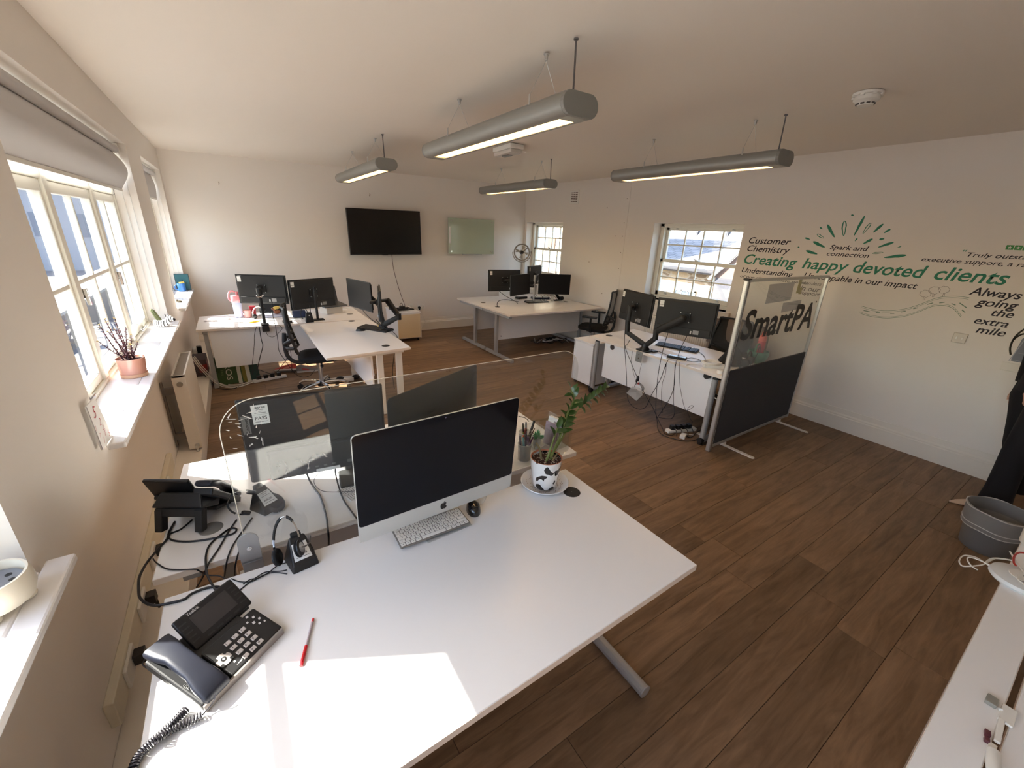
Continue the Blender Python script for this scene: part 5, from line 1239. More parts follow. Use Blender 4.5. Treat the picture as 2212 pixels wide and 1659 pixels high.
def leaf_mesh():
    g = G(); n = 7; vs = []; fs = []
    for j in range(n+1):
        s_ = j/n; w_ = .0135*sin(pi*s_**.75)**.8 if 0 < s_ < 1 else 0.0003; y = s_*.062; z = .006*sin(pi*s_)
        vs += [(-w_, y, z+.004*(w_/.0135)), (0, y, z), (w_, y, z+.004*(w_/.0135))]
    for j in range(n):
        a = j*3; fs += [(a, a+1, a+4, a+3), (a+1, a+2, a+5, a+4)]
    g._add(vs, fs); o = g.obj('leaf', mLEAF, None, smooth=True); me = o.data; bpy.data.objects.remove(o); return me
LEAF = leaf_mesh()
O_ = Vector((1.112, 1.335, .738))
def stem_to(pts, r0, r1, leaves, lname='stem', side=1, s0=.35, sz=1.0, flop=0):
    p = [Vector(q) - O_ for q in pts]
    g = G(); g.tube(p, [r0 + (r1-r0)*k/9 for k in range(10)], n=8, sm=6); g.obj(lname, mSTEM, t, smooth=True)
    L = [0]
    for i in range(1, len(p)): L.append(L[-1] + (p[i]-p[i-1]).length)
    for k in range(leaves):
        s_ = (s0 + (1-s0)*k/max(1, leaves-1)) * L[-1]; j = 0
        while j < len(L)-2 and L[j+1] < s_: j += 1
        f = (s_-L[j])/(L[j+1]-L[j]); c = p[j].lerp(p[j+1], f); d = (p[j+1]-p[j]).normalized()
        sd = d.cross(Vector((0, -1, .3))).normalized() * (1 if k % 2 else -1)
        dirv = (sd*1.0 + d*.75 + Vector((random.uniform(-.3,.3), random.uniform(-.5,.1), random.uniform(-.15,.25)))).normalized()
        if k == leaves-1: dirv = d
        z = Vector((random.uniform(-.3,.3), -.5, 1)); x = dirv.cross(z).normalized(); z = x.cross(dirv)
        o = bpy.data.objects.new('leaf', LEAF); COL.objects.link(o); o.parent = t
        M_ = Matrix((x, dirv, z)).transposed().to_4x4() @ Matrix.Scale(sz*random.uniform(.78, 1.12), 4); M_.translation = c; o.matrix_local = M_
random.seed(12)
base = O_ + Vector((.01, .0, .14))
def YP(px, py, y): return YW(px, py, y)
stem_to([O_+Vector((.015, -.01, .135)), YP(1200, 965, 1.34), YP(1215, 930, 1.35), YP(1226, 893, 1.37), YP(1240, 862, 1.38), YP(1232, 842, 1.39)], .0065, .003, 17, s0=.34)
stem_to([O_+Vector((.03, .01, .135)), YP(1212, 950, 1.38), YP(1232, 915, 1.46), YP(1252, 880, 1.56), YP(1282, 858, 1.66), YP(1308, 838, 1.74)], .006, .0028, 15, s0=.50, sz=1.0)
stem_to([O_+Vector((-.012, -.012, .135)), YP(1184, 985, 1.32), YP(1192, 960, 1.33), YP(1204, 925, 1.35)], .0062, .004, 3, s0=.75)
stem_to([O_+Vector((.012, .03, .135)), YP(1195, 975, 1.36), YP(1210, 940, 1.38), YP(1222, 905, 1.40)], .005, .003, 3, s0=.8)
g = G(); g.tube([O_-O_+Vector((-.02, .01, .13)), Vector((-.028, .02, .19)), Vector((-.045, .03, .225))], .0055, n=8); g.tube([Vector((-.005, .03, .13)), Vector((-.012, .04, .18)), Vector((-.03, .05, .20)), Vector((-.045, .045, .185))], .0022, n=6)
g.tube([Vector((.012, -.03, .140)), Vector((.055, -.012, .162))], .0048, n=8, sm=0); g.obj('cut_stem', mat('cut_stem_brown', (120, 106, 76), .6), t, smooth=True)
# ---------------------------------------------------------------- pen pots and tray on the rear desk
def mesh_cup_mat():
    m = bpy.data.materials.new('wire_mesh'); m.use_nodes = True; nt = m.node_tree; nt.nodes.clear(); N = nt.nodes.new; L = nt.links.new
    o = N('ShaderNodeOutputMaterial'); t_ = N('ShaderNodeBsdfTransparent'); d = N('ShaderNodeBsdfPrincipled'); d.inputs['Base Color'].default_value = (.35, .35, .36, 1); d.inputs['Metallic'].default_value = .6; d.inputs['Roughness'].default_value = .4
    mx = N('ShaderNodeMixShader'); mx.inputs[0].default_value = .55; L(t_.outputs[0], mx.inputs[1]); L(d.outputs[0], mx.inputs[2]); L(mx.outputs[0], o.inputs[0]); return m
mCUP = mesh_cup_mat()
def pen(label, base_, top, r_, m, m2, cap=.35, group='pens in the mesh pots'):
    a, b = Vector(base_), Vector(top); t_ = thing('pen', label, 'pen', a, group=None); d = b - a
    G().cyl((0, 0, 0), d*(1-cap), r_*.9, n=10).obj('barrel', m, t_, smooth=True); G().cyl(d*(1-cap), d, r_, r_*.8, n=10).obj('cap', m2, t_, smooth=True)
def pen_pot(label, c, pens, r_=.036, h=.098):
    t_ = thing('mesh_pen_pot', label, 'pen pot', (c[0], c[1], .73))
    g = G(); g.lathe([(r_*.92, .002), (r_*.92, .004), (r_, h)], n=28); g.lathe([(.001, .002), (r_*.92, .002)], n=28); g.obj('mesh_wall', mCUP, t_, smooth=True)
    g = G()
    for z, q in ((.003, r_*.93), (h, r_+.0005)): g.tube([(q*cos(a), q*sin(a), z) for a in [2*pi*k/28 for k in range(29)]], .0018, n=6, sm=1)
    g.obj('wire_rim', mSILV, t_, smooth=True)
    for (lab, dx, dy, tx, ty, L_, m_, m2_, rr) in pens: pen(lab, (c[0]+dx, c[1]+dy, .736), (c[0]+tx, c[1]+ty, .736+L_), rr, m_, m2_)
mc = lambda n, c: mat(n, c, .4)
pen_pot('silver mesh pen pot with coloured pens, right of the foreground computer', (1.165, 1.590), [
    ('turquoise marker leaning left in the front mesh pot', .0, -.01, -.022, -.012, .138, mc('turquoise', (60, 150, 168)), mc('turquoise', (60, 150, 168)), .006),
    ('orange pen in the front mesh pot', .01, .01, -.010, .004, .140, mc('orange_pen', (208, 90, 50)), mc('orange_pen', (208, 90, 50)), .0045),
    ('navy capped pen standing tallest in the front mesh pot', .0, .0, .004, -.004, .160, mc('navy_pen', (44, 44, 84)), mc('navy_pen', (44, 44, 84)), .0045),
    ('purple capped white marker in the front mesh pot', .01, -.005, .008, -.016, .136, mc('white_pen', (214, 212, 212)), mc('plum_cap', (84, 66, 100)), .0075),
    ('dark blue pen at the left rim of the front mesh pot', -.01, .01, -.030, .006, .142, mc('navy_pen', (44, 44, 84)), mc('slate_cap', (80, 78, 110)), .005),
    ('red pen with black cap leaning right in the front mesh pot', .0, .01, .030, -.012, .138, mc('red_pen_body', (180, 60, 56)), mc('black_cap', (34, 30, 36)), .0045),
    ('purple highlighter leaning far right in the front mesh pot', -.01, .0, .045, -.012, .126, mc('purple_pen', (88, 50, 104)), mc('purple_pen', (88, 50, 104)), .005)])
pen_pot('second mesh pen pot behind, crammed with markers', (1.245, 1.700), [
    ('lime highlighter in the rear mesh pot', 0, 0, -.02, .0, .150, mc('lime', (140, 158, 60)), mc('black_cap', (34, 30, 36)), .006),
    ('red marker in the rear mesh pot', 0, .01, -.012, -.02, .126, mc('deep_red', (128, 44, 42)), mc('deep_red', (128, 44, 42)), .008),
    ('white marker with grey cap in the rear mesh pot', .01, 0, .006, .006, .150, mc('white_pen', (214, 212, 212)), mc('grey_cap', (120, 118, 122)), .006),
    ('black scissors handle shape pen leaning right in the rear mesh pot', .01, 0, .060, .0, .150, mc('black_cap', (34, 30, 36)), mc('black_cap', (34, 30, 36)), .008),
    ('thin brown pencil leaning right in the rear mesh pot', 0, -.01, .05, -.02, .112, mc('brown_pencil', (92, 52, 46)), mc('brown_pencil', (92, 52, 46)), .0035)])
t = thing('letter_tray', 'clear plastic letter tray holding papers on the rear desk corner', 'tray', (1.375, 1.665, .73), rz=.1)
g = G(); g.bb((-.10, -.09, .002), (.095, .09, .006)); g.bb((-.10, -.09, .002), (-.096, .09, .10)); g.bb((.091, -.09, .002), (.095, .09, .16)); g.bb((-.10, .086, .002), (.095, .09, .12)); g.bb((-.10, -.09, .002), (.095, -.086, .07)); g.bb((-.01, -.09, .002), (-.006, .09, .11)); g.obj('clear_plastic', mACR, t)
t = thing('paper_stack', 'bundle of upright printed papers in the clear letter tray', 'papers', (1.43, 1.66, .736), rz=.25)
g = G(); g.box((0, 0, .075), (.028, .10, .15), ry=.18); g.obj('papers', mPAPER, t); g = G(); g.box((-.0165, -.02, .08), (.002, .05, .11), ry=.18); g.obj('printed_block', mat('grey_text_block', (178, 170, 170), .8), t)
t = thing('notebook', 'slim lilac notebook standing in the clear letter tray', 'notebook', (1.385, 1.64, .736), rz=.2); G().box((0, 0, .07), (.008, .09, .14), ry=.1).obj('cover', mat('lilac_card', (170, 150, 165), .7), t, bevel=.001)
t = thing('artificial_succulent', 'small bright green plastic succulent in the clear tray behind the cow pot', 'succulent', (1.30, 1.66, .80))
g = G(); random.seed(9)
for k in range(34):
    a = random.uniform(0, 2*pi); e_ = random.uniform(.1, 1.2); L_ = random.uniform(.03, .05); d = Vector((cos(a)*cos(e_), sin(a)*cos(e_), sin(e_))); g.cyl((0, 0, 0), d*L_*.6, .005, .006, n=6); g.cyl(d*L_*.6, d*L_, .006, .0008, n=6)
g.obj('succulent_leaves', mat('plastic_green', (60, 150, 104), .45), t)
G().lathe([(.001, -.064), (.02, -.064), (.024, -.01), (.001, -.008)], n=18).obj('pot', mat('clear_pot', (190, 190, 190), .3), t, smooth=True)
t = thing('patterned_mat', 'white coaster with black dashes half behind the foreground computer', 'mat', (.325, 1.745, .73), rz=.35)
G().bb((-.075, -.06, 0), (.075, .06, .006)).obj('board', mat('white_board_card', (220, 216, 210), .6), t, bevel=.003)
g = G(); random.seed(8)
for i in range(15):
    for j in range(13): g.box((-.069 + i*.0098, -.054 + j*.009, .0063), (.0062, .0026, .0004), rz=random.choice((.6, -.6)) + .2*random.random())
k = g.obj('dash_print', mGREY, t); k['kind'] = 'stuff'
t = thing('card_reader', 'small grey card reader beside the sunlit patch under the dark computers', 'card reader', (.335, 1.97, .73), rz=.5)
g = G(); g.box((0, 0, .02), (.10, .07, .04)); g.obj('body', mat('reader_grey', (120, 120, 122), .5), t, bevel=.005); g = G(); g.box((0, -.036, .02), (.03, .003, .014)); g.obj('slot', mBLK, t)
# ---------------------------------------------------------------- wall lettering (vinyl on the right wall)
XT = XR - .0012
def wtext(body, ya, yb, zb, zt, m, label, shear=.27, bold=.010, grp=None):
    """ya left end, yb right end (y falls towards the right), zb baseline, zt top of the tall letters"""
    me, W, H = textmesh(body, None, 1.0, bold, shear)
    cu = bpy.data.curves.new('q', 'FONT'); cu.body = body; cu.size = 1; cu.offset = bold; o = bpy.data.objects.new('q', cu); COL.objects.link(o)
    dg = bpy.context.evaluated_depsgraph_get(); dg.update(); q = bpy.data.meshes.new_from_object(o.evaluated_get(dg)); lo = min(v.co.y for v in q.vertices); hi = max(v.co.y for v in q.vertices); bpy.data.objects.remove(o); bpy.data.meshes.remove(q)
    f = (0 - lo) / (hi - lo)        # share of the box below the baseline
    xs = [v.co.x for v in me.vertices]; sx = (ya - yb) / (max(xs) - min(xs)); sz = (zt - zb) / (1 - f)
    for v in me.vertices:
        x, y = v.co.x - min(xs), v.co.y - f
        v.co = Vector((XT, ya - x*sx, zb + y*sz))
    me.materials.clear(); me.materials.append(m)
    o = bpy.data.objects.new('wall_lettering', me); COL.objects.link(o); o['label'] = label; o['category'] = 'lettering'
    return o
wtext('Customer', 2.855, 2.383, 1.880, 1.950, mINK, 'black wall lettering reading Customer, top left of the wall slogans')
wtext('Chemistry', 2.853, 2.370, 1.788, 1.858, mINK, 'black wall lettering reading Chemistry, under Customer')
for wd, a, b in (('Creating', 2.860, 2.262), ('happy', 2.205, 1.774), ('devoted', 1.730, 1.172), ('clients', 1.115, .665)):
    wtext(wd, a, b, 1.645, 1.756 if wd != 'happy' else 1.752, mGRN, 'large green wall lettering reading ' + wd, bold=.014)
wtext('Understanding', 2.860, 2.271, 1.539, 1.597, mINK, 'black wall lettering reading Understanding')
wtext("of our clients' innate needs", 2.866, 2.10, 1.478, 1.507, mINK, 'small black wall lettering below Understanding, cut off by the partition', bold=.005)
wtext('Unstoppable in our impact', 2.158, 1.199, 1.545, 1.600, mINK, 'black wall lettering reading Unstoppable in our impact')
wtext('Seamless', 2.178, 1.967, 1.478, 1.512, mINK, 'small black lettering reading Seamless, seen through the partition glass')
wtext('in our', 2.165, 1.962, 1.410, 1.459, mINK, 'black lettering reading in our, seen through the partition glass', bold=.012)
wtext('support', 2.156, 1.955, 1.368, 1.400, mINK, 'small black lettering reading support, seen through the partition glass')
wtext('Spark and', 1.990, 1.658, 1.855, 1.902, mINK, 'black wall lettering reading Spark and, inside the green sunburst')
wtext('connection', 2.002, 1.636, 1.791, 1.832, mINK, 'black wall lettering reading connection, under the green sunburst')
wtext('Truly outstanding', .962, .46, 1.849, 1.884, mINK, 'black wall quotation reading Truly outstanding, cut off by the right edge', bold=.006)
wtext('executive support, a rare find', 1.240, .42, 1.792, 1.828, mINK, 'black wall quotation reading executive support, second line by the right edge', bold=.006)
wtext('\u201c', .998, .972, 1.862, 1.905, mGRN, 'small green quotation mark on the wall left of Truly', bold=.012)
for wd, a, b, z0, z1 in (('Always', .858, .557, 1.543, 1.608), ('going', .795, .553, 1.463, 1.522), ('the', .680, .554, 1.392, 1.450), ('extra', .757, .560, 1.312, 1.360), ('mile', .725, .552, 1.237, 1.296)):
    wtext(wd, a, b, z0, z1, mINK, 'stacked black wall lettering reading ' + wd, bold=.014)
# sunburst
t = thing('sunburst_decal', 'green hand-drawn sunburst strokes on the wall above Spark and connection', 'wall decal', (XT, 1.83, 2.0))
strokes = [(1.89,2.189,1.866,2.186,.007,0),(2.137,2.07,2.11,2.055,.007,0),(2.075,2.098,1.976,1.973,.013,0),(1.930,2.135,1.900,1.990,.020,1),(1.774,2.182,1.813,1.991,.011,0),(1.706,2.116,1.744,2.015,.014,1),(1.607,2.108,1.664,2.027,.011,0),(1.539,2.062,1.579,2.025,.009,0),(2.253,1.96,2.198,1.945,.008,0),(2.147,2.002,2.069,1.961,.012,1),(2.164,1.925,2.037,1.871,.014,0),(2.209,1.829,2.088,1.799,.013,0),(2.301,1.863,2.281,1.859,.006,0),(1.777,1.973,1.79,1.943,.006,0),(1.651,1.971,1.716,1.921,.011,0),(1.599,1.966,1.561,1.974,.009,0),(1.481,1.946,1.589,1.894,.011,0),(1.416,1.912,1.442,1.898,.004,0),(1.619,1.836,1.534,1.85,.008,1),(1.355,1.836,1.516,1.803,.013,0)]
for (ya, za, yb, zb, w_, hollow) in strokes:
    a, b = Vector((0, ya-1.83, za-2.0)), Vector((0, yb-1.83, zb-2.0)); d = (b-a); L_ = d.length; d.normalize(); n_ = Vector((0, -d.z, d.y))
    def outline(k): return [a + d*(L_*(.5-.5*cos(q))) + n_*(w_*k*sin(q)*(1.15 if cos(q) > 0 else .85)) for q in [2*pi*i/20 for i in range(20)]]
    g = G(); o_ = outline(1)
    if hollow:
        i_ = [p.lerp((a+b)/2, .12) for p in outline(.55)]; g._add(o_ + i_, [(i, (i+1) % 20, 20+(i+1) % 20, 20+i) for i in range(20)])
    else: g._add(o_, [tuple(range(20))])
    g.obj('stroke', mGRN, t)
def ribbon(g, pts, w_, x=XT):
    for p, q in zip(pts[:-1], pts[1:]):
        a, b = Vector((x, p[0], p[1])), Vector((x, q[0], q[1])); d = (b-a).normalized(); n_ = Vector((0, -d.z, d.y))*w_/2; g._add([a-n_, b-n_, b+n_, a+n_], [(0,1,2,3)])
def smooth2(p, k=6):
    out = []
    for i in range(len(p)-1):
        p0, p1, p2, p3 = [Vector(v) for v in (p[max(i-1,0)], p[i], p[i+1], p[min(i+2,len(p)-1)])]
        for j in range(k): tt = j/k; v = .5*((2*p1)+(p2-p0)*tt+(2*p0-5*p1+4*p2-p3)*tt*tt+(3*p1-p0-3*p2+p3)*tt**3); out.append((v.x, v.y))
    return out + [p[-1]]
t = thing('road_drawing', 'pale green and grey line drawing of a winding road with three trees on the wall', 'wall decal', (0, 0, 0))
mLINE = mat('pale_green_line', (112, 140, 120), .7); mGLINE = mat('grey_line', (128, 120, 112), .7)
up = [(1.565,1.328),(1.47,1.313),(1.362,1.315),(1.237,1.352),(1.137,1.414),(1.045,1.484),(.947,1.516),(.845,1.517)]; dn = [(1.563,1.258),(1.472,1.24),(1.342,1.245),(1.218,1.284),(1.134,1.338),(1.058,1.402),(.992,1.428),(.926,1.417),(.881,1.383),(.845,1.347)]
g = G(); ribbon(g, smooth2(up), .0035); ribbon(g, smooth2([(a, b-.014) for a, b in up]), .0025); g.obj('road_edge', mLINE, t)
g = G(); ribbon(g, smooth2(dn), .0035); ribbon(g, smooth2([(a, b+.012) for a, b in dn]), .0025); g.obj('road_edge', mLINE, t)
g = G()
for a, b in (((1.536,1.288),(1.484,1.283)),((1.435,1.285),(1.402,1.287)),((1.324,1.295),(1.294,1.301)),((1.249,1.322),(1.218,1.336)),((1.172,1.366),(1.142,1.381)),((1.091,1.42),(1.055,1.439)),((1.015,1.445),(.983,1.457)),((.937,1.452),(.908,1.442)),((.889,1.465),(.836,1.432)),((.859,1.41),(.832,1.391))): ribbon(g, [a, b], .007)
g.obj('lane_dash', mLINE, t)
g = G()
for cy, cz, r_ in ((1.128, 1.512, .034), (1.078, 1.548, .034), (1.018, 1.562, .032)):
    ribbon(g, [(cy + (r_ + .006*abs(sin(4*a)))*cos(a), cz + (r_*.85 + .005*abs(sin(4*a)))*sin(a)) for a in [2*pi*k/40 for k in range(41)]], .0025)
for a, b in (((1.132,1.48),(1.127,1.450)),((1.122,1.48),(1.117,1.452)),((1.079,1.518),(1.075,1.488)),((1.07,1.515),(1.066,1.49)),((1.013,1.53),(1.010,1.500)),((1.004,1.53),(1.0,1.504))): ribbon(g, [a, b], .0025)
g.obj('tree_outline', mGLINE, t)
# rating stars
t = thing('star_rating_decal', 'row of green squares with white stars on the wall, cut off by the right edge', 'wall decal', (XT, .76, 1.935))
for k in range(5):
    g = G(); g.box((0, -.022 - k*.046, 0), (.0004, .042, .036)); sq = g.obj('star_square', mat('star_green', (70, 150, 80), .6), t)
    g = G(); g._add([(-.0006, -.022 - k*.046 + (.013 if i % 2 == 0 else .0055)*sin(2*pi*i/10), (.013 if i % 2 == 0 else .0055)*cos(2*pi*i/10)) for i in range(10)], [tuple(range(10))]); g.obj('star', mWPL, sq)
# picture of a building with a drooping branch at the frame's edge
t = thing('building_mural', 'grey-blue wall print of a brick building with a dark drooping branch, at the right edge', 'wall decal', (0, 0, 0))
g = G(); g._add([(XT, .462, 1.053), (XT, .15, 1.053), (XT, .15, 1.30), (XT, .42, 1.30), (XT, .456, 1.24)], [(0,1,2,3,4)]); bl = g.obj('printed_building', mat('mural_grey_blue', (128, 132, 142), .8, var=.06, vscale=30), t)
g = G(); ribbon(g, [(.47, 1.05), (.44, 1.245), (.43, 1.30)], .006, XT-.0004); ribbon(g, [(.46, 1.062), (.15, 1.062)], .003, XT-.0004); ribbon(g, [(.445, 1.125), (.15, 1.125)], .002, XT-.0004); g.obj('print_line', mat('mural_pale', (170, 172, 182), .8), t)
g = G(); ribbon(g, smooth2([(.476,1.102),(.494,1.149),(.500,1.199),(.496,1.25),(.483,1.29),(.46,1.33),(.42,1.36),(.34,1.38)]), .012, XT-.0008); ribbon(g, smooth2([(.500,1.222),(.485,1.255),(.46,1.282),(.40,1.30)]), .013, XT-.0008); g.obj('printed_branch', mat('mural_dark_green', (48, 44, 34), .8), t)
g = G(); g.bb((XR-.012, .10, 1.027), (XR, .505, 1.036)); g.bb((XR-.02, .10, .966), (XR, .495, .972)); g.bb((XR-.010, .10, .972), (XR, .50, 1.027)); g.obj('ledge_moulding', mTRIM, t)
# ---------------------------------------------------------------- partition
t = thing('office_partition', 'half glazed charcoal partition standing at the end of the desk, black lettering on it', 'partition', (4.28, 1.845, 0))
x0, x1 = -.77, .78
G().bb((x0+.05, -.010, .065), (x1-.01, .010, .80)).obj('felt_panel', mGFELT, t, bevel=.004)
G().bb((x0+.05, -.0025, .80), (x1-.01, .0025, 1.585)).obj('glass_panel', mACR, t)
g = G(); g.bb((x0, -.022, .0), (x0+.045, .022, 1.60)); g.obj('post', mALU, t, bevel=.012, seg=4)
g = G(); g.bb((x0+.018, -.0235, .01), (x0+.022, -.0215, 1.59)); g.obj('post_groove', mat('groove_dark', (60, 58, 56), .6), t)
g = G(); g.bb((x0-.004, -.024, 1.60), (x0+.05, .024, 1.612)); g.obj('post_cap', mBLK, t, bevel=.003)
g = G(); g.bb((x1-.022, -.016, .03), (x1, .016, 1.60)); g.obj('post', mALU, t, bevel=.006)
g = G(); g.bb((x0+.045, -.016, 1.583), (x1, .016, 1.608)); g.bb((x0+.045, -.014, .035), (x1-.02, .014, .065)); g.obj('rail', mALU, t, bevel=.003)
for xx in (-.50, .59):
    g = G(); g.prism([(xx-.02, .28), (xx+.02, .28)] + [(xx+.02*cos(a), -.29-.02*sin(a)) for a in [pi*k/8 for k in range(9)]], .0, .009); g.bb((xx-.02, -.02, .009), (xx+.02, .02, .036)); g.obj('foot', mTRIM, t, bevel=.002)
o = text('SmartPA', (-.655, -.0035, -.0), (1, 0, 0), (0, 0, 1), mat('glass_vinyl', (24, 22, 24), .5), 'glass_lettering', t, width=1.335, height=.275, bold=.024, shear=.12); o.location = (0, 0, 1.07)
o = text('TM', (.650, -.0035, 1.335), (1, 0, 0), (0, 0, 1), MATS['glass_vinyl'], 'glass_lettering', t, width=.030, height=.02, bold=.01)
g = G(); g._add([(x0+.05, -.0035, 1.0), (x0+.085, -.0035, 1.03), (x0+.095, -.0035, 1.10), (x0+.075, -.0035, 1.17), (x0+.05, -.0035, 1.20)], [(0,1,2,3,4)]); g.obj('glass_lettering', MATS['glass_vinyl'], t)
mFROST = mat('lilac_paper', (186, 184, 194), .8, alpha=.55)
t2 = thing('pinned_sheet', 'lilac-white sheet stuck to the upper glass of the partition', 'paper', (4.16, 1.852, 1.47)); G().box((0, 0, 0), (.46, .001, .17), ry=-.02).obj('sheet', mFROST, t2)
t2 = thing('pinned_sheet', 'second paler sheet stuck on the partition glass above the letters r t', 'paper', (4.45, 1.852, 1.33)); G().box((0, 0, 0), (.36, .001, .09), ry=-.03).obj('sheet', mFROST, t2)
t2 = thing('sticky_note', 'yellow sticky strip at the top of the partition glass', 'note', (4.50, 1.853, 1.52)); g = G(); g.box((0, 0, 0), (.06, .001, .14)); g.box((.05, 0, -.05), (.05, .001, .06)); g.obj('strip', mat('yellow_note', (206, 196, 110), .8, alpha=.8), t2)
# ---------------------------------------------------------------- things on the desk by the partition
t = thing('docking_hub', 'black docking hub with a shiny top at the back edge of the desk by the partition', 'hub', (3.70, 2.47, .73), rz=-1.15)
G().bb((-.095, -.035, 0), (.095, .035, .026)).obj('body', mBLK, t, bevel=.005)
G().bb((-.088, -.028, .0262), (.088, .028, .0274)).obj('shiny_top', mat('blue_sheen_top', (60, 72, 84), .12), t)
t = thing('extension_block', 'white extension block with a coiled white lead at the desk corner by the partition', 'extension lead', (3.77, 2.10, .73), rz=-.75)
G().bb((-.10, -.032, 0), (.10, .032, .036)).obj('block', mWPL, t, bevel=.006)
g = G()
for k in range(5):
    pts = [(.075*(1+.06*k)*cos(a) - .03, .060*(1+.04*k)*sin(a), .040 + .004*k + .006*sin(3*a+k)) for a in [2*pi*i/24 for i in range(25)]]
    g.tube(pts, .0045, n=6, sm=1)
g.tube([(-.08, .03, .045), (-.14, .05, .01), (-.22, .03, .006), (-.26, -.02, .006)], .0045, n=6)
g.obj('coiled_lead', mWCAB, t, smooth=True)
t = thing('white_plug', 'white round plug on the desk corner right against the partition post', 'plug', (3.66, 1.965, .73)); g = G(); g.lathe([(.001, 0), (.032, 0), (.034, .015), (.026, .03), (.001, .031)], n=20); g.box((0, 0, .036), (.03, .008, .012)); g.obj('body', mWPL, t, smooth=True)
t = thing('black_handbag', 'black fabric bag slumped on the desk by the partition, straps trailing', 'bag', (4.06, 2.10, .73), rz=.3)
g = G(); rings = []
for z, sx, sy, dx in ((0, .115, .10, 0), (.02, .135, .115, 0), (.07, .125, .095, .01), (.12, .10, .065, .02), (.155, .06, .04, .04), (.165, .02, .02, .05)):
    rings.append([(dx + sx*cos(a)*(1+.08*sin(3*a+z*20)), sy*sin(a)*(1+.07*cos(4*a+z*30)), z) for a in [2*pi*i/26 for i in range(26)]])
g.loft(rings); g.obj('bag_body', mFAB, t, smooth=True)
g = G(); g.tube([(-.08, -.06, .10), (-.14, -.09, .06), (-.13, -.12, .01), (-.02, -.14, .008), (.06, -.11, .03)], .006, n=8); g.tube([(.05, 0, .16), (.08, .02, .21), (.11, .0, .17)], .010, n=8); g.obj('strap', mFAB, t, smooth=True)
t = thing('black_headphones', 'black headphones with cable behind the partition glass on the desk', 'headphones', (4.13, 1.97, .73), rz=.2)
g = G(); g.tube([(.08*cos(a), .0, .06+.09*sin(a)) for a in [pi*k/14 for k in range(15)]], .009, n=8, sm=1); g.obj('headband', mBLK, t, smooth=True)
for s_ in (-1, 1): G().ball((s_*.08, 0, .05), (.025, .04, .045), n=14).obj('ear_cup', mBLK2, t, smooth=True)
g = G(); g.tube([(-.02, -.03, .02), (.05, -.05, .12), (.10, -.04, .17), (.16, -.03, .19), (.20, -.03, .16), (.16, -.05, .06)], .004, n=6); g.obj('cable', mCAB, t, smooth=True)
t = thing('green_ribbed_planter', 'sage green ribbed bowl with a bottle in it, seen through the partition glass', 'bowl', (4.36, 2.0, .73))
g = G(); rings = []
for z, r_ in ((.0, .055), (.005, .062), (.05, .085), (.10, .098), (.125, .092)): rings.append([((r_*(1+.02*(i % 2)))*cos(2*pi*i/56), (r_*(1+.02*(i % 2)))*sin(2*pi*i/56), z) for i in range(56)])
g.loft(rings, cap=False); g.lathe([(.001, .01), (.055, .01)], n=24); g.obj('ribbed_wall', mat('sage_green', (86, 142, 112), .45), t)
g = G(); g.tube([(-.07, 0, .12), (-.09, -.01, .18), (-.03, 0, .20), (.03, 0, .17)], .010, n=8); g.tube([(-.02, .02, .12), (.0, .02, .19), (.06, .03, .16)], .008, n=8); g.obj('coiled_green_hose', mat('leaf_green_hose', (72, 128, 90), .45), t, smooth=True)
t = thing('pink_water_bottle', 'coral pink water bottle standing in the green bowl, seen through the partition glass', 'bottle', (4.38, 2.0, .80))
G().lathe([(.001, .0), (.03, .0), (.036, .01), (.038, .11), (.036, .15), (.034, .155)], n=28).obj('body', mat('coral_body', (206, 66, 84), .25, coat=.3), t, smooth=True)
G().lathe([(.034, .155), (.036, .17), (.034, .205), (.028, .21), (.001, .21)], n=28).obj('lid', mat('coral_lid', (222, 96, 84), .35), t, smooth=True)
g = G(); g.tube([(-.022, 0, .205), (-.024, 0, .245), (-.012, 0, .25)], .008, n=8); g.tube([(.02, 0, .205), (.022, 0, .24), (.03, 0, .24)], .009, n=8); g.obj('spout', mat('coral_lid', (222, 96, 84), .35), t, smooth=True)
t = thing('blue_white_papers', 'bluish white papers spread beneath the keyboard by the partition', 'papers', (4.05, 2.72, .73), rz=-.15)
g = G(); g.box((.20, .22, .0006), (.30, .42, .001), rz=.1); g.box((-.26, -.05, .0004), (.21, .55, .0006), rz=-.05); g.box((-.32, -.50, .0008), (.16, .22, .001), rz=.3); g.obj('sheet', mat('blue_white_paper', (222, 228, 244), .6), t)
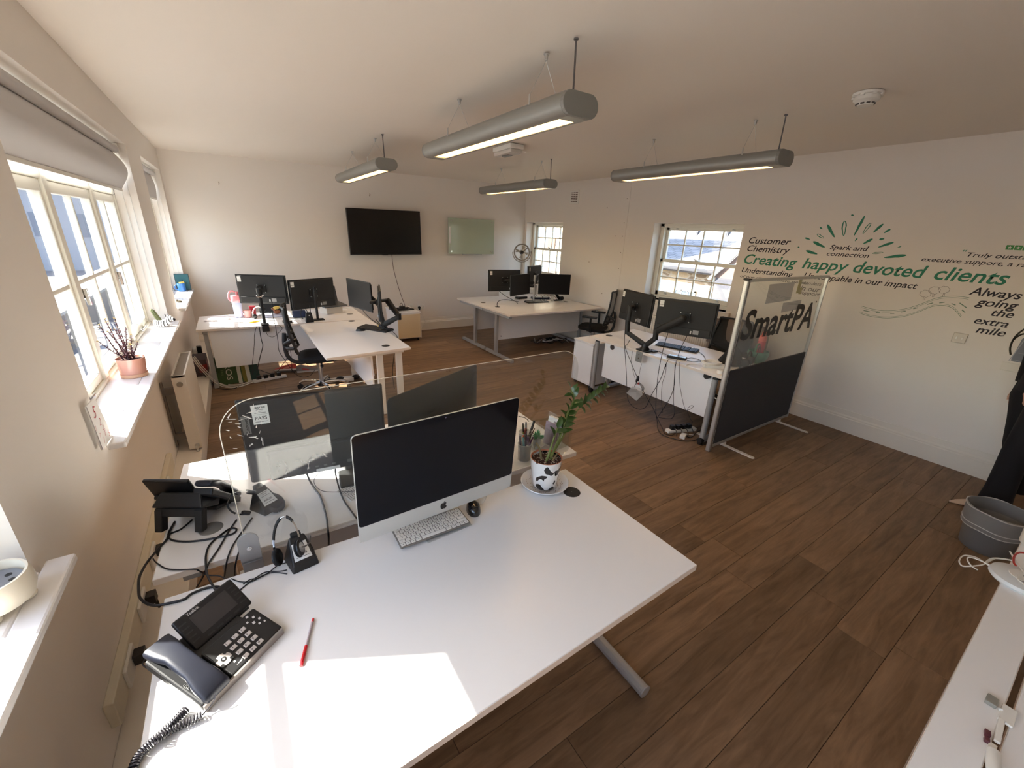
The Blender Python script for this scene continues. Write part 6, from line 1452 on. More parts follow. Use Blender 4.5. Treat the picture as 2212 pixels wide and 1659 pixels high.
# ---------------------------------------------------------------- items at the left desks
t = thing('shaker_bottle', 'pink-lidded translucent shaker bottle on the left wall-side desk', 'bottle', (-.045, 6.28, .73))
G().lathe([(.001, .004), (.045, .004), (.047, .01), (.052, .17), (.053, .20)], n=32).obj('body', mat('frosted_blue', (196, 206, 232), .3, alpha=.75), t, smooth=True)
G().lathe([(.054, .195), (.058, .20), (.060, .235), (.056, .28), (.040, .285), (.001, .287)], n=32).obj('lid', mat('pink_lid', (236, 150, 158), .3, coat=.3), t, smooth=True)
g = G(); g.tube([(-.045, 0, .20), (-.075, 0, .24), (-.065, 0, .31), (-.03, 0, .335), (.0, 0, .32)], .010, n=8); g.cyl((.02, 0, .285), (.02, 0, .325), .016, n=14); g.obj('carry_loop', mat('pink_lid', (236, 150, 158), .3), t, smooth=True)
def mug(label, c, m, h=.095, r_=.042, a=0, rim=None):
    t = thing('mug', label, 'mug', (c[0], c[1], c[2] if len(c) > 2 else .73), rz=a)
    G().lathe([(.001, .006), (r_*.93, .006), (r_*.97, h), (r_, h), (r_, .004), (r_*.9, 0), (.001, 0)], n=32).obj('cup', m, t, smooth=True)
    g = G(); g.tube([(r_*.97, 0, h*.8), (r_*1.6, 0, h*.72), (r_*1.62, 0, h*.32), (r_*.97, 0, h*.2)], .006, n=8); g.obj('handle', m, t, smooth=True)
    return t
mug('pale pink mug beside the shaker bottle on the left desk', (.055, 6.24), mat('pink_mug', (214, 150, 146), .35), a=2.6)
t = thing('white_headset', 'white and black headset leaning on a red tin behind the left monitor pole', 'headset', (.16, 6.12, .73))
g = G(); g.tube([(-.04, 0, .02), (-.055, .0, .07), (-.03, 0, .13), (.02, .0, .15), (.06, .02, .12)], .006, n=8); g.obj('band', mWPL, t, smooth=True); g = G(); g.ball((.06, .02, .11), (.035, .02, .035), n=12); g.ball((-.04, 0, .03), (.03, .02, .03), n=12); g.obj('ear_cup', mBLK, t, smooth=True)
t = thing('red_tin', 'red tin behind the pink mug on the left desk', 'tin', (.115, 6.34, .73)); G().lathe([(.001, 0), (.036, 0), (.036, .125), (.001, .126)], n=24).obj('tin_body', mat('red_tin_paint', (190, 40, 56), .35), t, smooth=True)
t = thing('tablet_stand', 'silver stand holding a dark tablet behind the sunlit monitor', 'tablet', (.30, 6.30, .73), rz=-.2)
g = G(); g.box((0, 0, .006), (.26, .10, .01)); g.box((0, .04, .09), (.02, .02, .17), rx=-.2); g.obj('stand', mALU, t, bevel=.003); G().box((.03, .0, .12), (.28, .010, .18), rx=-.25).obj('tablet_body', mBLK, t, bevel=.004)
t = thing('toy_figure', 'small brown and yellow toy giraffe-coloured figure on the left desk papers', 'toy', (.38, 6.22, .73), rz=.5)
g = G(); g.ball((0, 0, .03), (.045, .03, .028), n=12); g.tube([(-.02, 0, .04), (-.05, 0, .075), (-.06, 0, .085)], .012, n=8); g.obj('body', mat('toy_brown', (150, 96, 70), .6), t, smooth=True); g = G(); g.ball((.0, 0, .085), (.05, .022, .02), n=12); g.tube([(-.03, 0, .06), (.0, 0, .085)], .007, n=6); g.obj('yellow_top', mat('toy_yellow', (224, 198, 110), .5), t, smooth=True)
t = thing('book_stack', 'lilac-blue pad of papers under the toy on the left desk', 'pad', (.36, 6.20, .73), rz=.05); G().box((0, 0, .012), (.24, .16, .022)).obj('pages', mat('lilac_pad', (200, 204, 226), .7), t, bevel=.002)
bpy.data.objects['toy_figure'].location.z = .753
t = thing('navy_case', 'navy blue hard case between the two left monitors', 'case', (.62, 6.03, .73), rz=-.1)
g = G(); g.box((0, 0, .045), (.16, .09, .09)); g.obj('case_body', mat('navy_case_shell', (36, 48, 84), .4), t, bevel=.018, seg=4); g = G(); g.box((0, -.046, .06), (.11, .002, .003)); g.obj('zip', mBLK, t)
t = thing('black_headset_dock', 'black headset dock with a round button, in front of the second left monitor', 'dock', (.69, 5.665, .73), rz=0)
g = G(); g._add([(-.048, -.04, 0), (.048, -.04, 0), (.048, .04, 0), (-.048, .04, 0), (-.032, -.02, .12), (.032, -.02, .12), (.032, .03, .12), (-.032, .03, .12)], [(0,3,2,1), (4,5,6,7), (0,1,5,4), (1,2,6,5), (2,3,7,6), (3,0,4,7)]); g.obj('body', mBLK, t, bevel=.006)
g = G(); g.cyl((0, -.030, .09), (0, -.034, .09), .008, n=16); g.obj('button', mALU, t, smooth=True)
g = G(); g.tube([(-.01, 0, .12), (-.03, .0, .17), (-.07, .0, .17), (-.09, 0, .10), (-.07, 0, .04)], .004, n=6); g.cyl((.02, 0, .12), (.025, 0, .19), .005, n=8); g.ball((.026, 0, .20), (.006, .006, .010)); g.obj('headset_arm', mBLK2, t, smooth=True)
t = thing('usb_hub', 'small black hub with silver top at the left desk edge, cables hanging from it', 'hub', (.445, 5.72, .73), rz=.1)
G().box((0, 0, .014), (.095, .09, .026)).obj('body', mBLK, t, bevel=.003); G().box((0, 0, .0275), (.085, .08, .001)).obj('silver_top', mALU, t)
t = thing('open_laptop', 'open laptop on a pale stand behind the second left monitor, screen turned away', 'laptop', (1.06, 6.20, .73), rz=.35)
G().box((0, .02, .05), (.24, .18, .10), rx=0).obj('riser', mat('cream_riser', (220, 210, 196), .5), t, bevel=.004)
G().box((0, 0, .115), (.34, .24, .016), rx=.12).obj('keyboard_base', mat('laptop_grey', (90, 90, 92), .4, metal=.4), t, bevel=.004)
G().box((0, .14, .23), (.34, .010, .23), rx=-.20).obj('laptop_lid', mat('laptop_dark', (56, 54, 54), .4, metal=.3), t, bevel=.004)
t = thing('white_papers', 'loose white papers and cloth on the sunlit left desk corner', 'papers', (-.28, 6.08, .73))
g = G(); g.box((.0, .05, .002), (.21, .30, .003), rz=.2); g.box((.12, -.08, .003), (.30, .10, .002), rz=-.15); g.box((-.03, .16, .004), (.10, .12, .003), rz=.5); g.obj('sheet', mPAPER, t)
g = G(); random.seed(3)
for k in range(9): g.ball((-.10 + k*.026, .05 + .04*sin(k*1.7), .012), (.035, .022, .014 + .006*sin(k)), n=10, m=6)
g.obj('crumpled_cloth', mat('white_cloth', (228, 222, 222), .9), t, smooth=True)
for k, (x, y, a, lab) in enumerate(((-.15, 5.78, .04, 'printed sheet lying nearest the corner at the left desk front edge'), (.16, 5.80, -.03, 'printed sheet right of the pole at the left desk front edge'), (.48, 5.86, .03, 'printed sheet behind the small hub on the left desk'))):
    t = thing('paper_sheet', lab, 'paper', (x, y, .7305), rz=a); G().box((0, 0, 0), (.29, .20, .0008)).obj('sheet', mPAPER, t)
    g = G()
    for j in range(7): g.box((random.uniform(-.03, .03), -.07 + j*.022, .0006), (random.uniform(.10, .20), .003, .0002))
    k_ = g.obj('print_lines', mat('faint_print', (190, 186, 186), .8), t); k_['kind'] = 'stuff'
t = thing('yellow_highlighter', 'yellow highlighter pens on the sheet by the left monitor pole', 'pen', (.11, 5.87, .732), rz=.3)
g = G(); g.cyl((-.06, 0, .008), (.05, .01, .008), .008, n=10); g.cyl((-.02, .02, .008), (.07, .0, .012), .007, n=10); g.obj('barrel', mat('highlighter_yellow', (228, 190, 60), .4), t, smooth=True); g = G(); g.tube([(-.06, 0, .006), (-.10, -.01, .004), (-.15, -.05, .003)], .003, n=6); g.obj('cord', mCAB, t, smooth=True)
t = thing('white_cable_ring', 'thin white cable lying in a ring at the far end of the projecting desk', 'cable', (1.285, 6.49, .733)); g = G(); g.tube([(.075*cos(a), .045*sin(a), 0) for a in [2*pi*k/20 for k in range(19)]] + [(.02, -.08, 0)], .003, n=6, sm=1); g.obj('ring', mWCAB, t, smooth=True)
t = thing('torn_paper_corner', 'small white paper scrap at the left edge of the projecting desk', 'paper', (.60, 5.21, .7315), rz=0); g = G(); g._add([(-.02, .12, 0), (.035, .10, 0), (.06, -.05, 0), (.035, -.12, 0), (-.015, -.10, 0), (-.02, .12, .0015), (.035, .10, .0015), (.06, -.05, .0015), (.035, -.12, .0015), (-.015, -.10, .0015)], [(4,3,2,1,0), (5,6,7,8,9), (0,1,6,5), (1,2,7,6), (2,3,8,7), (3,4,9,8), (4,0,5,9)]); g.obj('scrap', mPAPER, t)
# far desks small things
t = thing('cable_dock', 'black dock with cables under the screens of the far desks', 'dock', (4.42, 6.40, .73), rz=.1); G().box((0, 0, .02), (.22, .10, .04)).obj('body', mBLK, t, bevel=.006)
t = thing('blue_cable_dock', 'dark blue-topped dock right of the arm post on the far desks', 'dock', (4.74, 6.24, .73), rz=-.3); G().box((0, 0, .02), (.34, .13, .04)).obj('body', mat('dock_blue_black', (30, 36, 56), .3), t, bevel=.01)
t = thing('clear_tumbler', 'small clear plastic tumbler on the far desks left of the weighted stand', 'tumbler', (4.80, 5.96, .73)); G().lathe([(.001, .003), (.026, .003), (.033, .085), (.031, .085), (.025, .006)], n=24).obj('cup', mACR, t, smooth=True)
# desk fan on its clamp stalk by the corner window
t = thing('desk_fan', 'pale ring desk fan on a stalk in the corner by the small sash window', 'fan', (4.95, 7.22, .735))
mFN = mat('fan_grey', (170, 160, 148), .4, metal=.4)
fp = Vector((0, 0, .78)); fd = Vector((-.45, -.85, .05)).normalized(); fu = Vector((0, 0, 1)); fs_ = fd.cross(fu).normalized(); fu = fs_.cross(fd)
g = G()
for off, r_, rr in ((-.03, .155, .013), (.03, .155, .013)):
    g.tube([fp + fd*off + fs_*(r_*cos(a)) + fu*(r_*sin(a)) for a in [2*pi*k/36 for k in range(37)]], rr, n=8, sm=1)
g.obj('ring_guard', mFN, t, smooth=True)
for k in range(3):
    a = 2*pi*k/3 + .4; g = G(); g.tube([fp, fp + fs_*(.155*cos(a)) + fu*(.155*sin(a))], .012, n=8, sm=0); g.obj('guard_spoke', mFN, t, smooth=True)
g = G(); g.cyl(fp - fd*.06, fp + fd*.05, .045, .03, n=20); g.obj('motor', mat('fan_dark', (64, 58, 54), .4), t, smooth=True)
g = G()
for k in range(4):
    a = 2*pi*k/4; c1 = fp + fs_*(.03*cos(a)) + fu*(.03*sin(a)); e1_ = fp + fs_*(.13*cos(a)) + fu*(.13*sin(a)); e2_ = fp + fs_*(.12*cos(a+.5)) + fu*(.12*sin(a+.5)) + fd*.02; g._add([c1, e1_, e2_], [(0,1,2)])
g.obj('fan_blade', mat('blade_grey', (178, 170, 160), .35), t)
g = G(); g.tube([fp + fs_*(.19*cos(a)) + fu*(.19*sin(a)) for a in [pi + pi*k/16 for k in range(17)]], .009, n=8, sm=1); g.cyl(fp - fs_*.20, fp - fs_*.15, .02, n=14); g.cyl((0, 0, .36), (0, 0, .60), .012, n=12); g.cyl((0, 0, .02), (0, 0, .38), .017, n=12); g.obj('yoke', mFN, t, smooth=True)
g = G(); g.lathe([(.001, 0), (.10, 0), (.10, .012), (.03, .03), (.001, .03)], n=28); g.obj('base', mFN, t, smooth=True)
t = thing('low_cabinet', 'low white cabinet in the far corner under the fan, behind the far desks', 'cabinet', (4.95, 7.28, 0)); G().bb((-.30, -.30, 0), (.30, .30, .735)).obj('carcass', mDESK, t, bevel=.003); g = G(); g.box((0, -.302, .40), (.56, .01, .62)); g.obj('door', mDESK, t, bevel=.002)
# ---------------------------------------------------------------- cables
def cable(name, label, pts, r=.003, m=None, n=6, group=None):
    g = G(); g.tube(pts, r, n=n, sm=5); return g.obj(name, m or mCAB, None, smooth=True, label=label, cat='cable', group=group)
def path(L, f): return [f(x, y) for x, y in L]
dz = lambda z: (lambda x, y: P(x, y, z))
cable('black_cable', 'thick black cable looping from the foreground phone past the wall to the rear desk',
      [P(475, 1268, .742)] + path([(463.8,1267.4),(441,1271.7),(413.9,1282.6),(397.6,1294.5),(365,1303),(335.8,1308),(316,1303),(304,1293.5),(300,1281.5),(300,1252),(306.5,1233.8),(318.4,1214),(335.8,1192.5),(346.7,1180.6),(360.8,1164),(366,1148),(377.5,1127)], dz(.7345)), .0042)
cable('black_cable', 'black cable making a flat hairpin loop on the rear desk before crossing to the phone',
      path([(415,1123),(391,1143),(368,1153),(366,1163),(383.4,1169),(419,1169),(471,1161),(502.8,1153),(510.7,1143),(496.8,1142),(475,1157),(453,1177),(445,1199),(445,1225),(449,1245),(458,1262),(466,1275)], dz(.7345)), .0036)
cable('black_cable', 'black cable running straight down the rear desk into the gap, left of the clamp',
      path([(510.8,1123),(496.8,1143),(485,1163),(471,1187),(453,1213)], dz(.7345)) + [P(446, 1228, .728), P(436, 1250, .66), P(425, 1268.5, .60)], .0032)
cable('black_cable', 'black cable dropping into the desk gap just left of the silver clamp',
      path([(544.6,1119),(526.7,1143),(504.8,1175),(495,1196)], dz(.7345)) + [P(489, 1218, .728), P(485, 1244, .64), P(483, 1255, .5)], .003)
cable('black_cable', 'black cable half hidden beside the silver clamp, dropping into the gap',
      path([(520,1180),(512,1205)], dz(.7345)) + [P(508, 1225, .70), P(507, 1245, .6)], .003)
cable('black_cable', 'thin black cable lying along the rear desk front edge then sagging in the gap',
      [P(330.7, 1206.9, .72)] + path([(339.7,1216.8),(365.5,1229.8),(419.2,1229.8),(428,1232)], dz(.7335)) + [P(440, 1238, .70), P(449, 1242.7, .69), P(471, 1243.7, .69), P(486.9, 1249.6, .68)], .0024)
for lab, L in (('first of the twisted thin cables between the foreground dock and the phone', [(620,1231),(606,1233.7),(574.4,1235.7),(554.5,1246.7),(538.6,1258),(520.7,1272.5),(512,1280)]),
               ('second of the twisted thin cables between the foreground dock and the phone', [(620,1239.7),(590,1236.7),(566.5,1243.7),(544.6,1255.6),(518.7,1256.6),(500,1250)]),
               ('thin cable arching from the foreground dock corner towards the phone', [(620,1214.8),(598,1222.8),(580,1237),(560,1248),(540,1252),(525,1262)])):
    cable('thin_black_cable', lab, path(L, dz(.733 if 'arch' not in lab else .736)), .0019)
cable('thin_black_cable', 'small loop of black wire poking out under the phone handset by the wall', path([(322,1417),(317.8,1421),(308,1433),(317.8,1443),(343.7,1447),(356,1446)], dz(.735)), .0018)
cable('thick_black_cable', 'thick black cable hanging from the dark computer over the rear desk edge', [P(655.6, 1001.7, .84), P(667.8, 1036, .76), P(680, 1056, .738), P(692, 1073, .737), P(704.4, 1113.6, .737), P(708, 1140, .736), P(710, 1160, .70), P(710, 1180, .6)], .0042)
cable('black_cable', 'black cable from the dark computer passing behind the foreground one', [P(726.8, 999.7, .83), P(724.8, 1024, .77), P(739, 1073, .737), P(758, 1103, .737), P(775, 1125, .73), P(790, 1142, .66)], .0034)
cable('thin_black_cable', 'thin dark wire curling on the sunlit rear desk', [P(712.6, 1001.7, .82), P(690, 1020, .77)] + path([(678,1040),(692,1058.7),(720.7,1062.8),(765.5,1060.7)], dz(.741)), .0016)
cable('black_cable', 'black cable entering the front mesh pen pot area from behind the computer', path([(1120,899),(1135,903),(1142,910)], dz(.80)), .0025)
cable('white_cable', 'thin wire loop hanging down the back of the emerald plant', path([(1187,985),(1192,975),(1204,972)], dz(.76)), .0012)
c = S_ = lambda ox, oy, sc: (lambda L, f: [f(ox + x/sc, oy + y/sc) for x, y in L])
dC_ = S_(1220, 560, 3.687); fX = lambda X: (lambda x, y: XW(x, y, X))
for lab, L, r, X in (
    ('black cable in a deep U hanging behind the left monitor of the partition desk', [(480,560),(476,640),(480,760),(490,900),(500,1100),(540,1170),(600,1195),(650,1170),(690,1080),(760,960),(800,850),(825,800)], .0034, 3.535),
    ('long black cable falling diagonally from the V-shaped arm to the floor strip', [(520,640),(495,680),(482,700),(510,780),(560,900),(620,1040),(700,1180),(740,1270),(780,1350)], .0034, 3.53),
    ('black cable dropping from the wide monitor past the hub and bulging left', [(822,590),(790,690),(755,850),(735,1000),(725,1200),(740,1310)], .0034, 3.525),
    ('black cable slanting from the wide monitor plug down across the panel', [(975,610),(920,720),(880,860),(872,1000),(840,1100),(780,1200),(735,1262)], .0030, 3.53),
    ('black cable from the hub ending in a low loop under the panel', [(880,815),(870,1000),(865,1130),(875,1220),(850,1268),(780,1265),(750,1262)], .0030, 3.52),
    ('thin black cable right of the hub curling into a small tail', [(915,822),(915,980),(940,1130),(965,1200),(1005,1192),(1024,1170),(1000,1168),(976,1205),(1000,1270),(1020,1300)], .0022, 3.525),
    ('thin black cable under the hub with a thick ferrite lump', [(806,830),(804,900),(775,1000),(770,1120),(780,1225)], .0022, 3.53),
    ('thin wire from the bracket plate to the cable knot', [(545,720),(528,800),(540,880),(560,950)], .0018, 3.54),
    ('second thin wire from the bracket plate to the cable knot', [(612,830),(600,880),(590,930),(582,955)], .0018, 3.54)):
    cable('hanging_cable', lab, dC_(L, fX(X)), r)
cable('hanging_cable', 'ferrite lump on the thin cable under the hub', dC_([(804,835),(803,858)], fX(3.53)), .008)
t = thing('cable_knot', 'black knot of bundled leads hanging below the grey bracket plate', 'cable', dC_([(582,950)], fX(3.53))[0]); g = G(); g.ball((0, 0, 0), (.015, .018, .035), n=10); g.ball((0, .012, -.03), (.01, .012, .025), n=8); g.obj('knot', mCAB, t, smooth=True)
o_ = dC_([(590,1020)], fX(3.52))[0]
t = thing('grey_cable_coil', 'small grey cable coil with a red tag hanging under the knot of leads', 'cable', o_)
g = G()
for k in range(4): g.tube([(.006*k - .01, (.052+.004*k)*cos(a), (.036+.003*k)*sin(a)) for a in [2*pi*i/22 for i in range(23)]], .0028, n=6, sm=1)
g.obj('coil', mat('grey_lead', (128, 124, 122), .5), t, smooth=True); G().box((-.012, .005, .045), (.008, .01, .02)).obj('tag', mat('red_tag', (190, 40, 44), .5), t)
t = thing('clear_bag', 'crumpled clear plastic bag hanging on the grey cable coil', 'bag', dC_([(560,1060)], fX(3.50))[0])
g = G(); ps = dC_([(540,1010),(490,1065),(570,1128),(620,1080),(610,1030)], fX(3.50)); ct = dC_([(560,1060)], fX(3.50))[0]
vs = [p - ct for p in ps] + [Vector((.02, .0, .0))]; g._add(vs, [(0,1,5), (1,2,5), (2,3,5), (3,4,5), (4,0,5)]); bm_ = g.obj('bag_film', glassy('crinkled_film', (.86, .86, .86), ior=1.7, haze=.35), t)
# power strip on the floor by the partition desk
t = thing('power_strip', 'white power strip full of black plugs on the floor under the partition desk', 'power strip', (3.66, 2.24, 0), rz=math.atan2(2.18-2.27, 3.81-3.54) )
G().bb((-.17, -.03, .002), (.17, .03, .035)).obj('strip_body', mWPL, t, bevel=.005)
for k in range(4): g = G(); g.box((-.11 + k*.065, 0, .055), (.042, .045, .045)); g.tube([(-.11 + k*.065, -.02, .06), (-.11 + k*.065, -.06, .05), (-.13 + k*.07, -.11, .01)], .004, n=6); g.obj('plug', mBLK, t, bevel=.008)
fz = dz(.006)
cable('floor_cable', 'black cable lying in a bow on the floor in front of the partition desk strip', dC_([(740,1300),(742,1350),(780,1400),(870,1430),(950,1445),(1040,1440),(1110,1390),(1125,1350)], fz), .0036)
cable('floor_cable', 'second black floor cable curling round the strip by the partition desk', dC_([(780,1350),(800,1390),(860,1400),(900,1360),(940,1380),(1000,1420),(1060,1370),(1110,1370)], fz), .0036)
cable('floor_cable', 'thin black wire reaching from the strip towards the partition post', dC_([(960,1345),(1020,1350),(1080,1332),(1180,1326)], fz), .0024)
t = thing('white_adapter', 'small white power adapter on the floor in front of the strip, partition desk', 'adapter', dC_([(940,1420)], dz(0))[0], rz=.4); G().box((0, 0, .018), (.09, .05, .034)).obj('adapter_body', mWPL, t, bevel=.004); g = G(); g.tube([(.045, 0, .015), (.09, -.03, .008), (.12, -.08, .006)], .004, n=6); g.obj('lead', mWCAB, t, smooth=True)
# left desks: hanging leads in front of the modesty panel
dL_ = S_(400, 560, 3.95); fY = lambda Y: (lambda x, y: YW(x, y, Y))
for lab, L, r, Y in (
    ('thick black cable hanging below the sunlit monitor pole', [(630,570),(648,680),(662,740),(640,830),(615,950),(612,1030)], .0045, 5.60),
    ('thin black cable left of the pole hanging down the front panel', [(610,570),(592,640),(590,720),(583,800),(575,880),(572,985)], .0030, 5.61),
    ('black cable running from the sunlit monitor down to the crossing point', [(742,360),(745,460),(770,570),(792,700),(800,780),(850,860)], .0034, 5.59),
    ('black loop of cable below the pole clamp', [(690,620),(712,655),(755,662),(800,625),(828,590),(800,562),(770,562)], .0026, 5.60),
    ('black cable from the small hub crossing down to the left floor', [(880,580),(886,720),(868,840),(830,900),(790,955),(745,976),(690,965),(620,940),(590,950),(572,985)], .0034, 5.62),
    ('black cable from the small hub dropping past the chair back', [(872,570),(892,600),(880,700),(900,790),(908,880),(912,960)], .0030, 5.63),
    ('thin cable leading right under the desk chair seat', [(850,860),(900,930),(950,985),(1010,1005),(1070,990),(1110,940)], .0030, 5.70)):
    cable('hanging_cable', lab, dL_(L, fY(Y)), r)
for k, (dx, dy) in enumerate(((0, 0), (6, 10), (12, -8), (-4, 18))):
    cable('white_floor_cable', ['uppermost', 'second', 'third', 'lowest'][k] + ' white lead swagged from the left wall sockets to the floor strip',
          [XW(418 + dx*.2, 772 + dy*.3, XL+.10)] + [P(x_, y_, z_) for x_, y_, z_ in ((434+dx*.25, 793+dy*.25, .33), (458+dx*.25, 816+dy*.25, .12), (484+dx*.25, 831+dy*.25, .012), (514+dx*.3, 832+dy*.25, .01), (542+dx*.2, 824+dy*.2, .01), (566, 817+dy*.1, .012))], .0048, mWCAB)
cable('black_floor_cable', 'black lead running beside the white leads from the left wall to the floor', [P(422, 798, .33), P(446, 815, .14), P(466, 836, .008), P(484, 841, .008), P(506, 839, .008), P(522, 831, .008), P(542, 813, .008), P(560, 800, .008)], .0045)
t = thing('wall_plug_cluster', 'cluster of black plugs and adapters on the left wall by the far radiator end', 'plugs', XW(430, 755, XL+.06))
g = G(); g.box((0, 0, 0), (.06, .07, .09)); g.box((.0, -.10, -.06), (.05, .06, .06)); g.obj('plug_body', mBLK, t, bevel=.01)
g = G(); g.box((-.035, -.1, -.10), (.03, .16, .30)); g.obj('socket_plate', mWPL, t, bevel=.004); g = G(); g.tube([(.02, 0, -.04), (.05, -.02, -.12), (.04, -.06, -.2), (.09, .05, -.26)], .008, n=6); g.obj('lead', mCAB, t, smooth=True)
t = thing('red_mug', 'dark red mug wedged among the plugs at the left wall', 'mug', (-.50, 5.85, .19)); G().lathe([(.001, .004), (.045, .004), (.05, .10), (.047, .10), (.042, .008)], n=24).obj('cup', mat('dark_red_glaze', (140, 36, 34), .3), t, smooth=True)
t = thing('cardboard_box', 'small dark patterned box on the pipe ledge behind the left desk leg', 'box', (-.53, 5.98, .146)); G().bb((-.07, -.16, 0), (.07, .16, .20)).obj('box_body', mat('dark_box', (74, 60, 62), .7), t, bevel=.003); G().box((.071, 0, .10), (.002, .2, .1)).obj('pink_print', mat('pink_print_patch', (170, 130, 130), .7), t)
t = thing('power_strip', 'white power strip with four black plugs on the floor under the left wall-side desk', 'power strip', (.16, 5.80, 0), rz=.18)
G().bb((-.19, -.03, .002), (.19, .03, .035)).obj('strip_body', mWPL, t, bevel=.005)
for k in range(4): g = G(); g.box((-.12 + k*.075, 0, .055), (.045, .045, .045)); g.tube([(-.12 + k*.075, .02, .06), (-.10 + k*.075, .08, .05), (-.02 + k*.06, .14, .01)], .004, n=6); g.obj('plug', mBLK, t, bevel=.008)
t = thing('power_strip', 'short white adapter block with two black plugs on the floor beyond the chair castors', 'power strip', P(757, 822, 0), rz=-.05)
G().bb((-.09, -.035, .002), (.04, .035, .05)).obj('strip_body', mWPL, t, bevel=.005); g = G(); g.ball((-.12, 0, .04), (.05, .045, .038), n=12); g.ball((.07, .0, .04), (.05, .03, .03), n=12); g.obj('plug', mBLK, t, smooth=True)
g = G(); g.tube([(.10, 0, .03), (.17, 0, .02), (.25, -.02, .01)], .006, n=6); g.obj('lead', mCAB, t, smooth=True)
# shopping bag
t = thing('shopping_bag', 'green striped shopping bag with white letters under the left wall-side desk', 'bag', (-.185, 5.98, 0), rz=.06)
g = G(); g._add([(-.24, -.16, .0), (.24, -.15, .0), (.24, .05, .0), (-.24, .04, .0), (-.23, -.10, .34), (.22, -.08, .33), (.21, -.02, .32), (-.22, -.03, .33)], [(0,3,2,1), (4,5,6,7), (0,1,5,4), (1,2,6,5), (2,3,7,6), (3,0,4,7)]); g.obj('bag_body', mat('bag_green', (52, 82, 34), .6, var=.2, vscale=8), t, bevel=.01)
def onbag(u, v, off=.003): x = -.235 + .47*u; return Vector((x*(1-.06*v), -.16 + .01*u + v*.065 - off, .34*v))
for u0, u1, m_ in ((.50, .585, mat('bag_white', (210, 206, 190), .6)), (.61, .70, mat('bag_olive', (128, 116, 40), .6)), (.70, .79, MATS['bag_white']), (.80, 1.0, mat('bag_teal', (24, 62, 52), .6))):
    g = G(); g._add([onbag(u0, .0), onbag(u1, .0), onbag(u1, 1.0), onbag(u0, 1.0)], [(0,1,2,3)]); g.obj('stripe', m_, t)
uy_ = (onbag(.5, 1) - onbag(.5, 0)).normalized()
text('TROS', onbag(.245, .95, .005), -uy_, (1, 0, 0), MATS['bag_white'], 'bag_print', t, width=.27, height=.062, bold=.01)
text('T H E   F R E', onbag(.14, .85, .005), -uy_, (1, 0, 0), mat('bag_pale_green', (130, 150, 100), .6), 'bag_print', t, width=.17, height=.02)
# trainers
def trainer(label, loc, rz, m1, m2, roll=0, L=.27):
    t = thing('trainer', label, 'shoe', loc, rot=(roll, 0, rz))
    k = L/.27; prof = [(-.130, .030, .055, .07), (-.10, .036, .055, .085), (-.05, .035, .05, .080), (0, .037, .045, .070), (.05, .043, .04, .050), (.09, .043, .033, .034), (.125, .030, .028, .022), (.138, .010, .024, .010)]
    g = G(); g.loft([[(x*k, w_*cos(a), max(.012, zc + h*sin(a)*.9)) for a in [2*pi*i/18 for i in range(18)]] for x, w_, zc, h in [(p[0], p[1], p[2]*.75, p[3]*.75) for p in prof]]); g.obj('upper', m1, t, smooth=True)
    g = G(); pts = [(-.135*k, 0)] + [(x*k, w_*1.12) for x, w_, _, _ in prof] + [(.143*k, 0)] + [(x*k, -w_*1.12) for x, w_, _, _ in reversed(prof)]; g.prism(pts, 0, .022); g.obj('sole', mat('white_sole', (216, 210, 204), .6), t, bevel=.004)
    g = G()
    for j in range(5): x = (.0 + j*.017)*k; g.tube([(x, -.024, .076-.35*max(0, x)), (x+.004, 0, .088-.35*max(0, x)), (x, .024, .076-.35*max(0, x))], .003, n=5)
    g.obj('laces', m2, t, smooth=True)
    g = G(); g.box((-.02*k, -.036, .04), (.09, .006, .02), ry=.3); g.box((-.02*k, .036, .04), (.09, .006, .02), ry=.3); g.obj('side_stripe', m2, t, bevel=.002)
    return t
mTG = mat('trainer_grey', (150, 140, 136), .85); mTR = mat('trainer_coral', (200, 84, 80), .7)
trainer('coral red trainer tipped on its side under the left desk, left of the grey one', (.36, 6.02, .02), 2.9, mTR, mat('trainer_pink', (224, 150, 140), .7), roll=.5)
trainer('grey and red trainer lying on the sunlit floor under the left desk', (.62, 5.95, .0), -.15, mTG, mTR)
# far desk floor cables
for k in range(5):
    random.seed(20+k); pts = [P(1150 + random.uniform(-5, 5) + j*13, 738 + random.uniform(-6, 5) - abs(j-3)*1.0, .012 + .01*k) for j in range(7)]
    cable('floor_cable', ['lowest', 'second', 'third', 'fourth', 'topmost'][k] + ' cable in the tangle on the floor under the far desks', pts, .006, mCAB if k != 2 else mWCAB)
t = thing('power_strip', 'pale power strip half buried in the cable tangle under the far desks', 'power strip', P(1190, 737, 0), rz=.15); G().bb((-.20, -.03, .0), (.20, .03, .04)).obj('strip_body', mWPL, t, bevel=.005)
for k in range(3): G().box((-.1 + k*.09, 0, .062), (.05, .05, .04)).obj('plug', mBLK, t, bevel=.008)
cable('black_cable', 'black cable rising out of the front grommet of the far desks and lying to the screens', [P(1074.5, 662.5, .732), P(1074, 656, .77), P(1078, 650, .80), P(1090, 647.5, .78), P(1105, 649, .735), P(1120, 652, .735)], .0055)
cable('black_cable', 'straight black cable slanting from the square-on far monitor to the desk', [YW(1077, 628, 6.1), YW(1090, 638, 5.98), P(1108, 648, .735), P(1118, 655, .735)], .005)
